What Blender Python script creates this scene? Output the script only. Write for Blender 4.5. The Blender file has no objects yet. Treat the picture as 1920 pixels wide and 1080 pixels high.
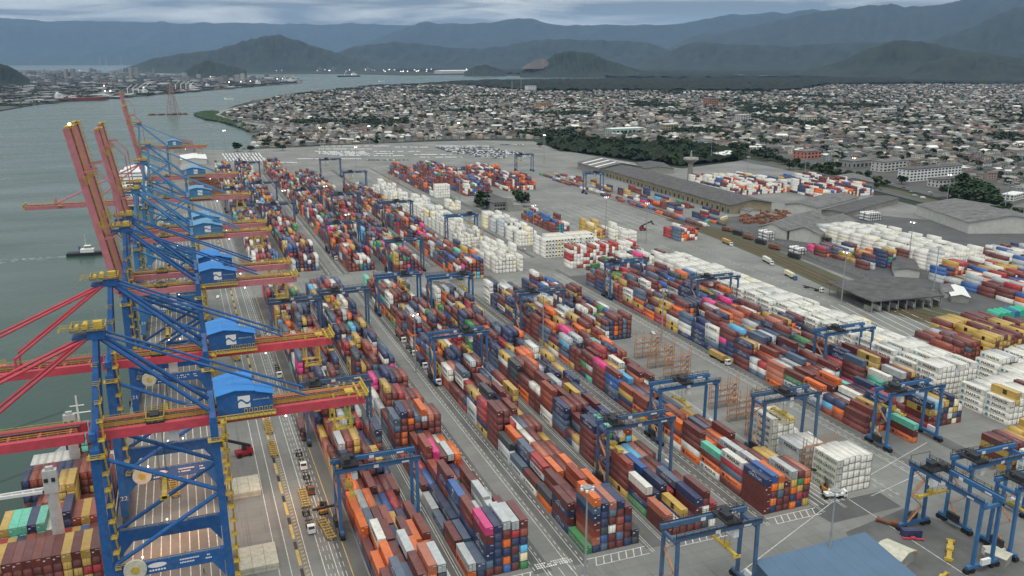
import bpy, bmesh, math, random
import numpy as np
R = math.radians
rnd = random.Random(7)
scene = bpy.context.scene
col = scene.collection

# ------------------------------------------------------------------ camera
CAMH, PITCH, YAW = 148.0, R(15.005), R(21.119)
FPX = 1593.0
cam_d = bpy.data.cameras.new('camera')
cam_d.sensor_width = 36.0
cam_d.lens = 36.0 * FPX / 1920.0
cam_d.clip_start = 1.0
cam_d.clip_end = 120000.0
cam = bpy.data.objects.new('camera', cam_d)
col.objects.link(cam)
cam.location = (0, 0, CAMH)
cam.rotation_euler = (R(90) - PITCH, 0, -YAW)
scene.camera = cam

# ------------------------------------------------------------------ world: overcast dusk sky
SUN_EL, SUN_ROT = R(72), R(215)
world = bpy.data.worlds.new('World')
scene.world = world
world.use_nodes = True
wn, wl = world.node_tree.nodes, world.node_tree.links
for n in list(wn):
    wn.remove(n)


def wnode(t, **kw):
    n = wn.new(t)
    for k, v in kw.items():
        setattr(n, k, v)
    return n


w_out = wnode('ShaderNodeOutputWorld')
w_bg = wnode('ShaderNodeBackground')
w_bg.inputs['Strength'].default_value = 0.075
w_sky = wnode('ShaderNodeTexSky', sky_type='NISHITA', sun_disc=False, sun_elevation=SUN_EL, sun_rotation=SUN_ROT)
w_sky.altitude = 100.0
w_tc = wnode('ShaderNodeTexCoord')
w_sep = wnode('ShaderNodeSeparateXYZ')
wl.new(w_tc.outputs['Generated'], w_sep.inputs[0])


def wmath(op, a, b=None, clamp=False):
    n = wnode('ShaderNodeMath', operation=op, use_clamp=clamp)
    for i, x in enumerate((a, b)):
        if x is None:
            continue
        if isinstance(x, (int, float)):
            n.inputs[i].default_value = x
        else:
            wl.new(x, n.inputs[i])
    return n.outputs[0]


wz = wmath('MAXIMUM', w_sep.outputs['Z'], 0.0)
wzz = wmath('ADD', wz, 0.045)
w_comb = wnode('ShaderNodeCombineXYZ')
wl.new(wmath('DIVIDE', w_sep.outputs['X'], wzz), w_comb.inputs[0])
wl.new(wmath('DIVIDE', w_sep.outputs['Y'], wzz), w_comb.inputs[1])
w_n1 = wnode('ShaderNodeTexNoise')
w_n1.inputs['Scale'].default_value = 0.42
w_n1.inputs['Detail'].default_value = 7.0
w_n1.inputs['Roughness'].default_value = 0.58
w_n1.inputs['Distortion'].default_value = 0.6
wl.new(w_comb.outputs[0], w_n1.inputs['Vector'])
w_ramp = wnode('ShaderNodeValToRGB')
w_ramp.color_ramp.elements[0].position = 0.41
w_ramp.color_ramp.elements[0].color = (0.56, 0.64, 0.675, 1)
w_ramp.color_ramp.elements[1].position = 0.60
w_ramp.color_ramp.elements[1].color = (2.22, 2.22, 2.06, 1)
wl.new(w_n1.outputs['Fac'], w_ramp.inputs[0])
# CIE overcast gradient: zenith about three times the horizon
w_grad = wmath('MULTIPLY', wmath('ADD', wmath('MULTIPLY', wz, 1.75), 1.25), 3.55)
w_mul = wnode('ShaderNodeVectorMath', operation='SCALE')
wl.new(w_ramp.outputs[0], w_mul.inputs[0])
wl.new(w_grad, w_mul.inputs['Scale'])
w_mix = wnode('ShaderNodeMix', data_type='RGBA')
w_mix.inputs[0].default_value = 0.97
wl.new(w_sky.outputs[0], w_mix.inputs[6])
wl.new(w_mul.outputs[0], w_mix.inputs[7])
wl.new(w_mix.outputs[2], w_bg.inputs['Color'])
wl.new(w_bg.outputs[0], w_out.inputs['Surface'])

sun_d = bpy.data.lights.new('sun', 'SUN')
sun_d.energy = 1.5
sun_d.angle = R(30)
sun_d.color = (1.0, 0.95, 0.88)
sun = bpy.data.objects.new('sun', sun_d)
col.objects.link(sun)
sun.rotation_euler = (R(90) - SUN_EL, 0, R(180) - SUN_ROT)
sun.location = (0, -50, 300)

scene.view_settings.view_transform = 'Standard'
scene.view_settings.look = 'None'
scene.view_settings.exposure = 0.15
scene.view_settings.gamma = 1.0
scene.view_settings.use_curve_mapping = False
try:
    scene.cycles.volume_bounces = 1
    scene.cycles.max_bounces = 6
    scene.cycles.diffuse_bounces = 3
    scene.cycles.glossy_bounces = 2
except Exception:
    pass

# ------------------------------------------------------------------ survey helpers (sighting of the site from the drone)
_f = (math.sin(YAW) * math.cos(PITCH), math.cos(YAW) * math.cos(PITCH), -math.sin(PITCH))
_r = (math.cos(YAW), -math.sin(YAW), 0.0)
_u = (math.sin(YAW) * math.sin(PITCH), math.cos(YAW) * math.sin(PITCH), math.cos(PITCH))


def sight(px, py):
    a, b = (px - 960.0) / FPX, -(py - 540.0) / FPX
    return [_f[i] + a * _r[i] + b * _u[i] for i in range(3)]


def g(px, py, z=0.0):
    d = sight(px, py)
    t = (z - CAMH) / d[2]
    return (d[0] * t, d[1] * t)


def far(px, py, dist):
    """point seen at that pixel at the given horizontal distance"""
    d = sight(px, py)
    t = dist / math.hypot(d[0], d[1])
    return (d[0] * t, d[1] * t, CAMH + d[2] * t)


def proj(x, y, z=0.0):
    p = (x, y, z - CAMH)
    D = sum(p[i] * _f[i] for i in range(3))
    if D < 1:
        return (-9999, -9999, 1)
    return (960 + FPX * sum(p[i] * _r[i] for i in range(3)) / D, 540 - FPX * sum(p[i] * _u[i] for i in range(3)) / D, D)


def lin(r, g_, b):
    def c(v):
        v /= 255.0
        return v / 12.92 if v <= 0.04045 else ((v + 0.055) / 1.055) ** 2.4
    return (c(r), c(g_), c(b))


# ------------------------------------------------------------------ materials
MAT = {}


def material(name, base, rough=0.6, metal=0.0, var=0.12, scale=0.35, bump=0.0, bump_scale=4.0, spec=0.4, mode='rgb', dirt=0.0, corr=0.0, detail=4.0, streak=0.0, dust=0.0):
    """principled paint/stone/... with world-space noise; mode rgb | object | attr says where the base colour comes from"""
    m = bpy.data.materials.new(name)
    m.use_nodes = True
    nt = m.node_tree
    N, L = nt.nodes, nt.links
    b = N['Principled BSDF']
    b.inputs['Roughness'].default_value = rough
    b.inputs['Metallic'].default_value = metal
    b.inputs['Specular IOR Level'].default_value = spec
    geo = N.new('ShaderNodeNewGeometry')
    if mode == 'object':
        src = N.new('ShaderNodeObjectInfo').outputs['Color']
    elif mode == 'attr':
        a = N.new('ShaderNodeAttribute')
        a.attribute_name = 'col'
        src = a.outputs['Color']
    else:
        c = N.new('ShaderNodeRGB')
        c.outputs[0].default_value = (*base, 1)
        src = c.outputs[0]
    if var > 0:
        nz = N.new('ShaderNodeTexNoise')
        nz.inputs['Scale'].default_value = scale
        nz.inputs['Detail'].default_value = detail
        nz.inputs['Roughness'].default_value = 0.6
        if streak > 0:
            mp = N.new('ShaderNodeMapping')
            mp.inputs['Scale'].default_value = (1, 1, streak)
            L.new(geo.outputs['Position'], mp.inputs['Vector'])
            L.new(mp.outputs[0], nz.inputs['Vector'])
        else:
            L.new(geo.outputs['Position'], nz.inputs['Vector'])
        mr = N.new('ShaderNodeMapRange')
        mr.inputs['From Min'].default_value = 0.28
        mr.inputs['From Max'].default_value = 0.72
        mr.inputs['To Min'].default_value = 1 - var
        mr.inputs['To Max'].default_value = 1 + var
        L.new(nz.outputs['Fac'], mr.inputs['Value'])
        sc = N.new('ShaderNodeVectorMath')
        sc.operation = 'SCALE'
        L.new(src, sc.inputs[0])
        L.new(mr.outputs[0], sc.inputs['Scale'])
        src = sc.outputs[0]
    if dirt > 0:
        n2 = N.new('ShaderNodeTexNoise')
        n2.inputs['Scale'].default_value = 0.9
        n2.inputs['Detail'].default_value = 6
        L.new(geo.outputs['Position'], n2.inputs['Vector'])
        m2 = N.new('ShaderNodeMapRange')
        m2.inputs['From Min'].default_value = 0.45
        m2.inputs['From Max'].default_value = 0.75
        m2.inputs['To Min'].default_value = 0
        m2.inputs['To Max'].default_value = dirt
        L.new(n2.outputs['Fac'], m2.inputs['Value'])
        mx = N.new('ShaderNodeMix')
        mx.data_type = 'RGBA'
        mx.inputs[7].default_value = (0.19, 0.15, 0.13, 1)
        L.new(m2.outputs[0], mx.inputs[0])
        L.new(src, mx.inputs[6])
        src = mx.outputs[2]
    if dust > 0:  # dust and fading on upward faces, also painting in their skylit paleness
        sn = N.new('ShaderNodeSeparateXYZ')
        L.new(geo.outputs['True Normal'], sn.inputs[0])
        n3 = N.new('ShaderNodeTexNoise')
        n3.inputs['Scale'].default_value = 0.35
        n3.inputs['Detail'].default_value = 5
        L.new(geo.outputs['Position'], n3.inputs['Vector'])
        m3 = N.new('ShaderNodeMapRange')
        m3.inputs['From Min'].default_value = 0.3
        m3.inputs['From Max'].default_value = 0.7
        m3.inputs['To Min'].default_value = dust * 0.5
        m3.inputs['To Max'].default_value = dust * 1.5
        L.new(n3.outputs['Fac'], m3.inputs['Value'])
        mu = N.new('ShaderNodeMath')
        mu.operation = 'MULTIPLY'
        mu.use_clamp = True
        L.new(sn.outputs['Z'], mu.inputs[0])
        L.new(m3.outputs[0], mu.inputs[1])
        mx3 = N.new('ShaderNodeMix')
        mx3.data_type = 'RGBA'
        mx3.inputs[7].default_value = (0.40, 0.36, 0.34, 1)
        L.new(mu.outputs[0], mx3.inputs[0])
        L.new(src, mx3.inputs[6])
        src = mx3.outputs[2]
    L.new(src, b.inputs['Base Color'])
    h = None
    if bump > 0:
        nb = N.new('ShaderNodeTexNoise')
        nb.inputs['Scale'].default_value = bump_scale
        nb.inputs['Detail'].default_value = 4
        L.new(geo.outputs['Position'], nb.inputs['Vector'])
        h = nb.outputs['Fac']
        bs, bd = bump, 0.1
    if corr > 0:
        sp = N.new('ShaderNodeSeparateXYZ')
        L.new(geo.outputs['Position'], sp.inputs[0])
        mm = N.new('ShaderNodeMath')
        mm.operation = 'MULTIPLY'
        mm.inputs[1].default_value = 2 * math.pi / 0.56
        L.new(sp.outputs['Y'], mm.inputs[0])
        ms = N.new('ShaderNodeMath')
        ms.operation = 'SINE'
        L.new(mm.outputs[0], ms.inputs[0])
        h = ms.outputs[0]
        bs, bd = corr, 0.04
    if h is not None:
        bp = N.new('ShaderNodeBump')
        bp.inputs['Strength'].default_value = bs
        bp.inputs['Distance'].default_value = bd
        L.new(h, bp.inputs['Height'])
        L.new(bp.outputs[0], b.inputs['Normal'])
    MAT[name] = m
    return m


def glow(name, colr, strength):
    m = bpy.data.materials.new(name)
    m.use_nodes = True
    b = m.node_tree.nodes['Principled BSDF']
    b.inputs['Base Color'].default_value = (0.8, 0.8, 0.8, 1)
    b.inputs['Emission Color'].default_value = (*colr, 1)
    b.inputs['Emission Strength'].default_value = strength
    MAT[name] = m
    return m


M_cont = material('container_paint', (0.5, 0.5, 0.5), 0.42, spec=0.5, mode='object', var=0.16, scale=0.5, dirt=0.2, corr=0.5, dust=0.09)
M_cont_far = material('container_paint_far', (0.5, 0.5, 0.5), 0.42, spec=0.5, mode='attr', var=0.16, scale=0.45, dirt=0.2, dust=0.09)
M_attr = material('mixed_paint', (0.5, 0.5, 0.5), 0.75, mode='attr', var=0.12, scale=0.25)
M_obj = material('tinted_paint', (0.5, 0.5, 0.5), 0.6, mode='object', var=0.1, scale=0.4)
M_leaf = material('foliage', (0.5, 0.5, 0.5), 0.8, mode='attr', var=0.35, scale=0.6, spec=0.15)
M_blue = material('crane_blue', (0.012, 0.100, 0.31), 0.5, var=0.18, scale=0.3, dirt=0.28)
M_house = material('machinery_house_blue', (0.03, 0.22, 0.60), 0.5, var=0.08, scale=0.3)  # crane house roof: lighter than its walls, sky light put into the colour
M_blue2 = material('faded_crane_blue', (0.05, 0.20, 0.42), 0.5, var=0.15, scale=0.25, dirt=0.2)  # farther cranes: faded paint, with distance haze mixed into the blue
M_house2 = material('faded_house_blue', (0.13, 0.32, 0.52), 0.55, var=0.1, scale=0.3)  # farther roofs: faded paint, paled further by haze put into the colour
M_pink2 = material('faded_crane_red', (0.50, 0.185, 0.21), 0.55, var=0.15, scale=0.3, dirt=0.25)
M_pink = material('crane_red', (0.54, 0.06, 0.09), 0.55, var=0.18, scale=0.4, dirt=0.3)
M_yel = material('safety_yellow', (0.56, 0.40, 0.06), 0.6, var=0.2, scale=0.7, dirt=0.4)
M_rtg = material('gantry_blue', (0.04, 0.15, 0.34), 0.5, var=0.15, scale=0.3, dirt=0.22)
M_rtgd = material('gantry_blue_weathered', (0.06, 0.13, 0.25), 0.6, var=0.2, scale=0.4, dirt=0.4)
M_grat = material('steel_grating', (0.10, 0.10, 0.09), 0.7, var=0.3, scale=1.0, dirt=0.3)
M_dark = material('dark_steel', (0.03, 0.032, 0.036), 0.6, var=0.3, scale=0.8)
M_rub = material('rubber', (0.018, 0.018, 0.018), 0.85, var=0.2, scale=1.0)
M_grey = material('grey_steel', (0.30, 0.31, 0.32), 0.55, var=0.15, scale=0.5)
M_wht = material('white_paint', (0.78, 0.79, 0.78), 0.5, var=0.06, scale=0.4, dirt=0.08)
M_blk = material('black_print', (0.012, 0.012, 0.014), 0.6, var=0)
M_prt_w = material('white_print', (0.78, 0.78, 0.78), 0.6, var=0)
M_prt_b = material('blue_print', (0.16, 0.48, 0.68), 0.6, var=0)
M_prt_g = material('green_print', (0.02, 0.22, 0.10), 0.6, var=0)
M_prt_n = material('navy_print', (0.03, 0.05, 0.16), 0.6, var=0)
M_rack = material('rack_orange', (0.55, 0.28, 0.15), 0.6, var=0.2, scale=0.6, dirt=0.2)
M_line = material('road_paint', (0.62, 0.62, 0.58), 0.8, var=0.35, scale=0.6)
M_yline = material('yellow_road_paint', (0.52, 0.38, 0.12), 0.8, var=0.3, scale=0.6)
M_rust = material('rust', (0.20, 0.085, 0.045), 0.85, var=0.3, scale=0.7)
M_roof = material('fibre_cement_roof', (0.145, 0.15, 0.15), 0.85, var=0.4, scale=0.16, dirt=0.55)
M_roofd = material('dark_roof', (0.085, 0.088, 0.09), 0.85, var=0.4, scale=0.16, dirt=0.4)
M_roofb = material('blue_sheet_roof', (0.095, 0.165, 0.255), 0.55, var=0.07, scale=0.15, bump=0.0)
M_wall = material('plaster_wall', (0.55, 0.55, 0.52), 0.8, var=0.12, scale=0.2, dirt=0.2)
M_wally = material('yellow_plaster', (0.38, 0.33, 0.22), 0.8, var=0.12, scale=0.2, dirt=0.3)
M_conc = material('raw_concrete', (0.30, 0.30, 0.28), 0.85, var=0.2, scale=0.2, dirt=0.3)
M_pane = material('window_glass', (0.03, 0.04, 0.05), 0.15, var=0)
M_hatch = material('hatch_cover_paint', (0.55, 0.54, 0.44), 0.7, var=0.14, scale=0.5, dirt=0.25)
M_tarp = material('green_tarpaulin', (0.05, 0.42, 0.28), 0.6, var=0.12, scale=0.8)
M_trunk = material('bark', (0.07, 0.05, 0.035), 0.9, var=0.2, scale=2.0)
M_lamp = glow('lamp_white', (1.0, 0.86, 0.78), 6.0)
M_lampo = glow('lamp_orange', (1.0, 0.45, 0.18), 9.0)
M_redhull = material('hull_red', (0.20, 0.05, 0.045), 0.6, var=0.15, scale=0.1)
M_blkhull = material('hull_black', (0.025, 0.028, 0.035), 0.6, var=0.15, scale=0.1)


# ------------------------------------------------------------------ mesh builder
class MB:
    def __init__(s):
        s.v, s.f, s.c = [], [], []
        s.cur = None

    def _add(s, vs, fs):
        o = len(s.v)
        s.v += [tuple(p) for p in vs]
        s.f += [tuple(i + o for i in f) for f in fs]
        if s.cur is not None:
            s.c += [s.cur] * len(vs)
        return s

    def box(s, x0, y0, z0, x1, y1, z1):
        vs = [(x0, y0, z0), (x1, y0, z0), (x1, y1, z0), (x0, y1, z0), (x0, y0, z1), (x1, y0, z1), (x1, y1, z1), (x0, y1, z1)]
        return s._add(vs, [(3, 2, 1, 0), (4, 5, 6, 7), (0, 1, 5, 4), (1, 2, 6, 5), (2, 3, 7, 6), (3, 0, 4, 7)])

    def cbox(s, cx, cy, z0, sx, sy, h, rot=0.0):
        ca, sa = math.cos(rot), math.sin(rot)
        vs = []
        for z in (z0, z0 + h):
            for (a, b) in ((-1, -1), (1, -1), (1, 1), (-1, 1)):
                x, y = a * sx / 2, b * sy / 2
                vs.append((cx + x * ca - y * sa, cy + x * sa + y * ca, z))
        return s._add(vs, [(3, 2, 1, 0), (4, 5, 6, 7), (0, 1, 5, 4), (1, 2, 6, 5), (2, 3, 7, 6), (3, 0, 4, 7)])

    def beam(s, p, q, w, h=None, w2=None):
        """bar with a rectangular section from p to q (w across, h in the plane that holds the vertical)"""
        h = h or w
        k = (w2 / w) if w2 else 1.0
        p, q = np.array(p, float), np.array(q, float)
        d = q - p
        d /= (np.linalg.norm(d) + 1e-9)
        ref = np.array((0, 0, 1.0)) if abs(d[2]) < 0.95 else np.array((0, 1.0, 0))
        a = np.cross(d, ref)
        a /= np.linalg.norm(a)
        b = np.cross(a, d)
        vs = []
        for (e, m) in ((p, 1.0), (q, k)):
            for (i, j) in ((-1, -1), (1, -1), (1, 1), (-1, 1)):
                vs.append(e + a * i * w / 2 * m + b * j * h / 2 * m)
        return s._add(vs, [(3, 2, 1, 0), (4, 5, 6, 7), (0, 1, 5, 4), (1, 2, 6, 5), (2, 3, 7, 6), (3, 0, 4, 7)])

    def tube(s, p, q, r, n=6, r2=None):
        r2 = r if r2 is None else r2
        p, q = np.array(p, float), np.array(q, float)
        d = q - p
        d /= (np.linalg.norm(d) + 1e-9)
        ref = np.array((0, 0, 1.0)) if abs(d[2]) < 0.95 else np.array((0, 1.0, 0))
        a = np.cross(d, ref)
        a /= np.linalg.norm(a)
        b = np.cross(d, a)
        vs = []
        for (e, rr) in ((p, r), (q, r2)):
            for i in range(n):
                t = 2 * math.pi * i / n
                vs.append(e + (a * math.cos(t) + b * math.sin(t)) * rr)
        fs = [(i, (i + 1) % n, n + (i + 1) % n, n + i) for i in range(n)]
        fs += [tuple(range(n - 1, -1, -1)), tuple(range(n, 2 * n))]
        return s._add(vs, fs)

    def prism(s, pts, z0, z1):
        n = len(pts)
        vs = [(x, y, z0) for x, y in pts] + [(x, y, z1) for x, y in pts]
        fs = [(i, (i + 1) % n, n + (i + 1) % n, n + i) for i in range(n)]
        fs += [tuple(range(n - 1, -1, -1)), tuple(range(n, 2 * n))]
        return s._add(vs, fs)

    def xprism(s, pts, y0, y1):
        """profile in x,z extruded along y"""
        n = len(pts)
        vs = [(x, y0, z) for x, z in pts] + [(x, y1, z) for x, z in pts]
        fs = [((i + 1) % n, i, n + i, n + (i + 1) % n) for i in range(n)]
        fs += [tuple(range(n)), tuple(range(2 * n - 1, n - 1, -1))]
        return s._add(vs, fs)

    def yprism(s, pts, x0, x1):
        """profile in y,z extruded along x"""
        n = len(pts)
        vs = [(x0, y, z) for y, z in pts] + [(x1, y, z) for y, z in pts]
        fs = [(i, (i + 1) % n, n + (i + 1) % n, n + i) for i in range(n)]
        fs += [tuple(range(n - 1, -1, -1)), tuple(range(n, 2 * n))]
        return s._add(vs, fs)

    def quad(s, a, b, c, d):
        return s._add([a, b, c, d], [(0, 1, 2, 3)])

    def ball(s, c, r, n=6, m=4):
        vs = [(c[0], c[1], c[2] + r)]
        for j in range(1, m):
            t = math.pi * j / m
            for i in range(n):
                p = 2 * math.pi * i / n
                vs.append((c[0] + r * math.sin(t) * math.cos(p), c[1] + r * math.sin(t) * math.sin(p), c[2] + r * math.cos(t)))
        vs.append((c[0], c[1], c[2] - r))
        fs = [(0, 1 + i, 1 + (i + 1) % n) for i in range(n)]
        for j in range(m - 2):
            for i in range(n):
                fs.append((1 + j * n + i, 1 + (j + 1) * n + i, 1 + (j + 1) * n + (i + 1) % n, 1 + j * n + (i + 1) % n))
        b = len(vs) - 1
        fs += [(1 + (m - 2) * n + (i + 1) % n, 1 + (m - 2) * n + i, b) for i in range(n)]
        return s._add(vs, fs)

    def rail(s, pts, h=1.1, r=0.05, step=2.5):
        """handrail with posts along a polyline"""
        for p, q in zip(pts[:-1], pts[1:]):
            p, q = np.array(p, float), np.array(q, float)
            for k in (0.55, 1.0):
                s.beam(p + (0, 0, h * k), q + (0, 0, h * k), r * 2)
            L = np.linalg.norm(q - p)
            n = max(1, int(L / step))
            for i in range(n + 1):
                e = p + (q - p) * i / n
                s.beam(e, e + np.array((0, 0, h)), r * 2)
        return s

    def mesh(s, name, mat=None):
        me = bpy.data.meshes.new(name)
        me.from_pydata([tuple(map(float, p)) for p in s.v], [], s.f)
        if s.c and len(s.c) == len(s.v):
            at = me.attributes.new('col', 'FLOAT_COLOR', 'POINT')
            at.data.foreach_set('color', np.array([(*c[:3], 1.0) for c in s.c], dtype=np.float32).ravel())
        if mat:
            me.materials.append(mat)
        me.update()
        return me

    def build(s, name, mat=None, parent=None, loc=None, rotz=0.0):
        return link(name, s.mesh(name, mat), parent, loc, rotz)


def link(name, me, parent=None, loc=None, rotz=0.0):
    o = bpy.data.objects.new(name, me)
    col.objects.link(o)
    if parent is not None:
        o.parent = parent
    if loc is not None:
        o.location = loc
    if rotz:
        o.rotation_euler = (0, 0, rotz)
    return o


def tag(o, label=None, cat=None, group=None, kind=None):
    if label:
        o['label'] = label
    if cat:
        o['category'] = cat
    if group:
        o['group'] = group
    if kind:
        o['kind'] = kind
    return o


def thing(name, label, cat, loc=(0, 0, 0), rotz=0.0, group=None):
    o = bpy.data.objects.new(name, None)
    o.empty_display_size = 1.0
    col.objects.link(o)
    o.location = loc
    o.rotation_euler = (0, 0, rotz)
    return tag(o, label, cat, group)


KIDS = {}


def copy_tree(o, parent=None):
    c = o.copy()
    col.objects.link(c)
    if parent is not None:
        c.parent = parent
    for ch in list(o.children):
        copy_tree(ch, c)
    return c


ORD = ['zeroth', 'first', 'second', 'third', 'fourth', 'fifth', 'sixth', 'seventh', 'eighth', 'ninth', 'tenth', 'eleventh', 'twelfth', 'thirteenth', 'fourteenth', 'fifteenth', 'sixteenth', 'seventeenth', 'eighteenth', 'nineteenth', 'twentieth']
TENS = {2: 'twenty', 3: 'thirty', 4: 'forty', 5: 'fifty', 6: 'sixty', 7: 'seventy', 8: 'eighty', 9: 'ninety'}


def ordinal(n):
    if n <= 20:
        return ORD[n]
    if n >= 100:
        return '%dth' % n
    t, u = divmod(n, 10)
    if u == 0:
        return TENS[t][:-1] + 'ieth'
    return TENS[t] + '-' + ORD[u]


def single_out(objs):
    """give look-alikes that share a label their place in the row, counted from the left of the view"""
    by = {}
    for o in objs:
        by.setdefault(o['label'], []).append(o)
    for lab, os_ in by.items():
        if len(os_) < 2:
            continue
        os_.sort(key=lambda o: proj(*o.location)[0])
        for i, o in enumerate(os_):
            if i == 0:
                o['label'] = lab + ', leftmost'
            elif i == len(os_) - 1:
                o['label'] = lab + ', rightmost'
            else:
                o['label'] = lab + ', ' + ordinal(i + 1) + ' from left'


def inpoly(x, y, poly):
    c = False
    j = len(poly) - 1
    for i in range(len(poly)):
        xi, yi = poly[i]
        xj, yj = poly[j]
        if (yi > y) != (yj > y) and x < (xj - xi) * (y - yi) / (yj - yi) + xi:
            c = not c
        j = i
    return c


def bulk(name, tv, tf, inst, cols, mat, kind='stuff'):
    """one mesh of many copies: tv template verts (n,3), tf faces, inst rows (x,y,z,sx,sy,sz,rot), cols (k,3) or (k,n,3)"""
    tv = np.asarray(tv, float)
    inst = np.asarray(inst, float)
    k, n = len(inst), len(tv)
    ca, sa = np.cos(inst[:, 6])[:, None], np.sin(inst[:, 6])[:, None]
    X = tv[None, :, 0] * inst[:, 3:4]
    Y = tv[None, :, 1] * inst[:, 4:5]
    V = np.empty((k, n, 3))
    V[:, :, 0] = X * ca - Y * sa + inst[:, 0:1]
    V[:, :, 1] = X * sa + Y * ca + inst[:, 1:2]
    V[:, :, 2] = tv[None, :, 2] * inst[:, 5:6] + inst[:, 2:3]
    lens = [len(f) for f in tf]
    flat = np.concatenate([np.array(f) for f in tf])
    loops = (flat[None, :] + (np.arange(k) * n)[:, None]).ravel().astype(np.int32)
    me = bpy.data.meshes.new(name)
    me.vertices.add(k * n)
    me.vertices.foreach_set('co', V.ravel().astype(np.float32))
    me.loops.add(len(loops))
    me.loops.foreach_set('vertex_index', loops)
    tot = np.tile(np.array(lens, np.int32), k)
    st = np.concatenate(([0], np.cumsum(tot)[:-1])).astype(np.int32)
    me.polygons.add(len(tot))
    me.polygons.foreach_set('loop_start', st)
    me.polygons.foreach_set('loop_total', tot)
    if cols is not None:
        cols = np.asarray(cols, float)
        if cols.ndim == 2:
            cols = np.repeat(cols[:, None, :], n, axis=1)
        rgba = np.ones((k, n, 4), np.float32)
        rgba[:, :, :3] = cols
        at = me.attributes.new('col', 'FLOAT_COLOR', 'POINT')
        at.data.foreach_set('color', rgba.ravel())
    me.materials.append(mat)
    me.update(calc_edges=True)
    me.validate()
    o = link(name, me)
    if kind:
        o['kind'] = kind
    return o


BOXV = [(-.5, -.5, 0), (.5, -.5, 0), (.5, .5, 0), (-.5, .5, 0), (-.5, -.5, 1), (.5, -.5, 1), (.5, .5, 1), (-.5, .5, 1)]
BOXF = [(4, 5, 6, 7), (0, 1, 5, 4), (1, 2, 6, 5), (2, 3, 7, 6), (3, 0, 4, 7)]

# ================================================================== SETTING
def slab(name, pts, top, bottom, mat, kind='structure', **kw):
    m = MB()
    m.prism(pts, bottom, top)
    bmx = bmesh.new()
    me0 = m.mesh(name, mat)
    bmx.from_mesh(me0)
    bmesh.ops.recalc_face_normals(bmx, faces=bmx.faces)
    bmesh.ops.triangulate(bmx, faces=bmx.faces)
    bmx.to_mesh(me0)
    bmx.free()
    o = link(name, me0)
    o['kind'] = kind
    return o


def ground_material(name, base, base2, scale, stain=0.25, rough=0.85, slabs=0.0):
    m = bpy.data.materials.new(name)
    m.use_nodes = True
    N, L = m.node_tree.nodes, m.node_tree.links
    b = N['Principled BSDF']
    b.inputs['Roughness'].default_value = rough
    b.inputs['Specular IOR Level'].default_value = 0.3
    geo = N.new('ShaderNodeNewGeometry')

    def noise(sc, det, stretch=None):
        n = N.new('ShaderNodeTexNoise')
        n.inputs['Scale'].default_value = sc
        n.inputs['Detail'].default_value = det
        n.inputs['Roughness'].default_value = 0.65
        if stretch:
            mp = N.new('ShaderNodeMapping')
            mp.inputs['Scale'].default_value = stretch
            L.new(geo.outputs['Position'], mp.inputs['Vector'])
            L.new(mp.outputs[0], n.inputs['Vector'])
        else:
            L.new(geo.outputs['Position'], n.inputs['Vector'])
        return n.outputs['Fac']

    def ramp(src, a, c):
        r = N.new('ShaderNodeMapRange')
        r.inputs['From Min'].default_value = a
        r.inputs['From Max'].default_value = c
        L.new(src, r.inputs['Value'])
        return r.outputs[0]

    def mix(fac, a, c):
        x = N.new('ShaderNodeMix')
        x.data_type = 'RGBA'
        for i, v in ((0, fac), (6, a), (7, c)):
            if hasattr(v, 'links'):
                L.new(v, x.inputs[i])
            else:
                x.inputs[i].default_value = v if i == 0 else (*v, 1)
        return x.outputs[2]
    c = mix(ramp(noise(scale, 6), 0.35, 0.65), base, base2)
    dark = tuple(v * 0.45 for v in base)
    st = N.new('ShaderNodeMath')
    st.operation = 'MULTIPLY'
    L.new(ramp(noise(scale * 6, 5, (1, 0.18, 1)), 0.55, 0.8), st.inputs[0])
    st.inputs[1].default_value = stain
    c = mix(st.outputs[0], c, dark)
    if slabs > 0:
        # tyre tracks: long thin rubber streaks down the lanes
        t2 = N.new('ShaderNodeMath')
        t2.operation = 'MULTIPLY'
        L.new(ramp(noise(0.8, 3, (1, 0.012, 1)), 0.54, 0.72), t2.inputs[0])
        L.new(ramp(noise(0.03, 3), 0.40, 0.62), t2.inputs[1])
        t3 = N.new('ShaderNodeMath')
        t3.operation = 'MULTIPLY'
        L.new(t2.outputs[0], t3.inputs[0])
        t3.inputs[1].default_value = 0.75
        c = mix(t3.outputs[0], c, dark)
    if slabs > 0:
        br = N.new('ShaderNodeTexBrick')
        br.inputs['Scale'].default_value = 1.0
        br.inputs['Color1'].default_value = (1, 1, 1, 1)
        br.inputs['Color2'].default_value = (0.86, 0.87, 0.88, 1)
        br.inputs['Mortar'].default_value = (0.75, 0.75, 0.75, 1)
        br.inputs['Mortar Size'].default_value = 0.12
        br.inputs['Brick Width'].default_value = 14.0
        br.inputs['Row Height'].default_value = 5.5
        br.inputs['Bias'].default_value = -0.2
        L.new(geo.outputs['Position'], br.inputs['Vector'])
        mu = N.new('ShaderNodeMix')
        mu.data_type = 'RGBA'
        mu.blend_type = 'MULTIPLY'
        mu.inputs[0].default_value = slabs
        L.new(c, mu.inputs[6])
        L.new(br.outputs['Color'], mu.inputs[7])
        c = mu.outputs[2]
    L.new(c, b.inputs['Base Color'])
    MAT[name] = m
    return m


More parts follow.
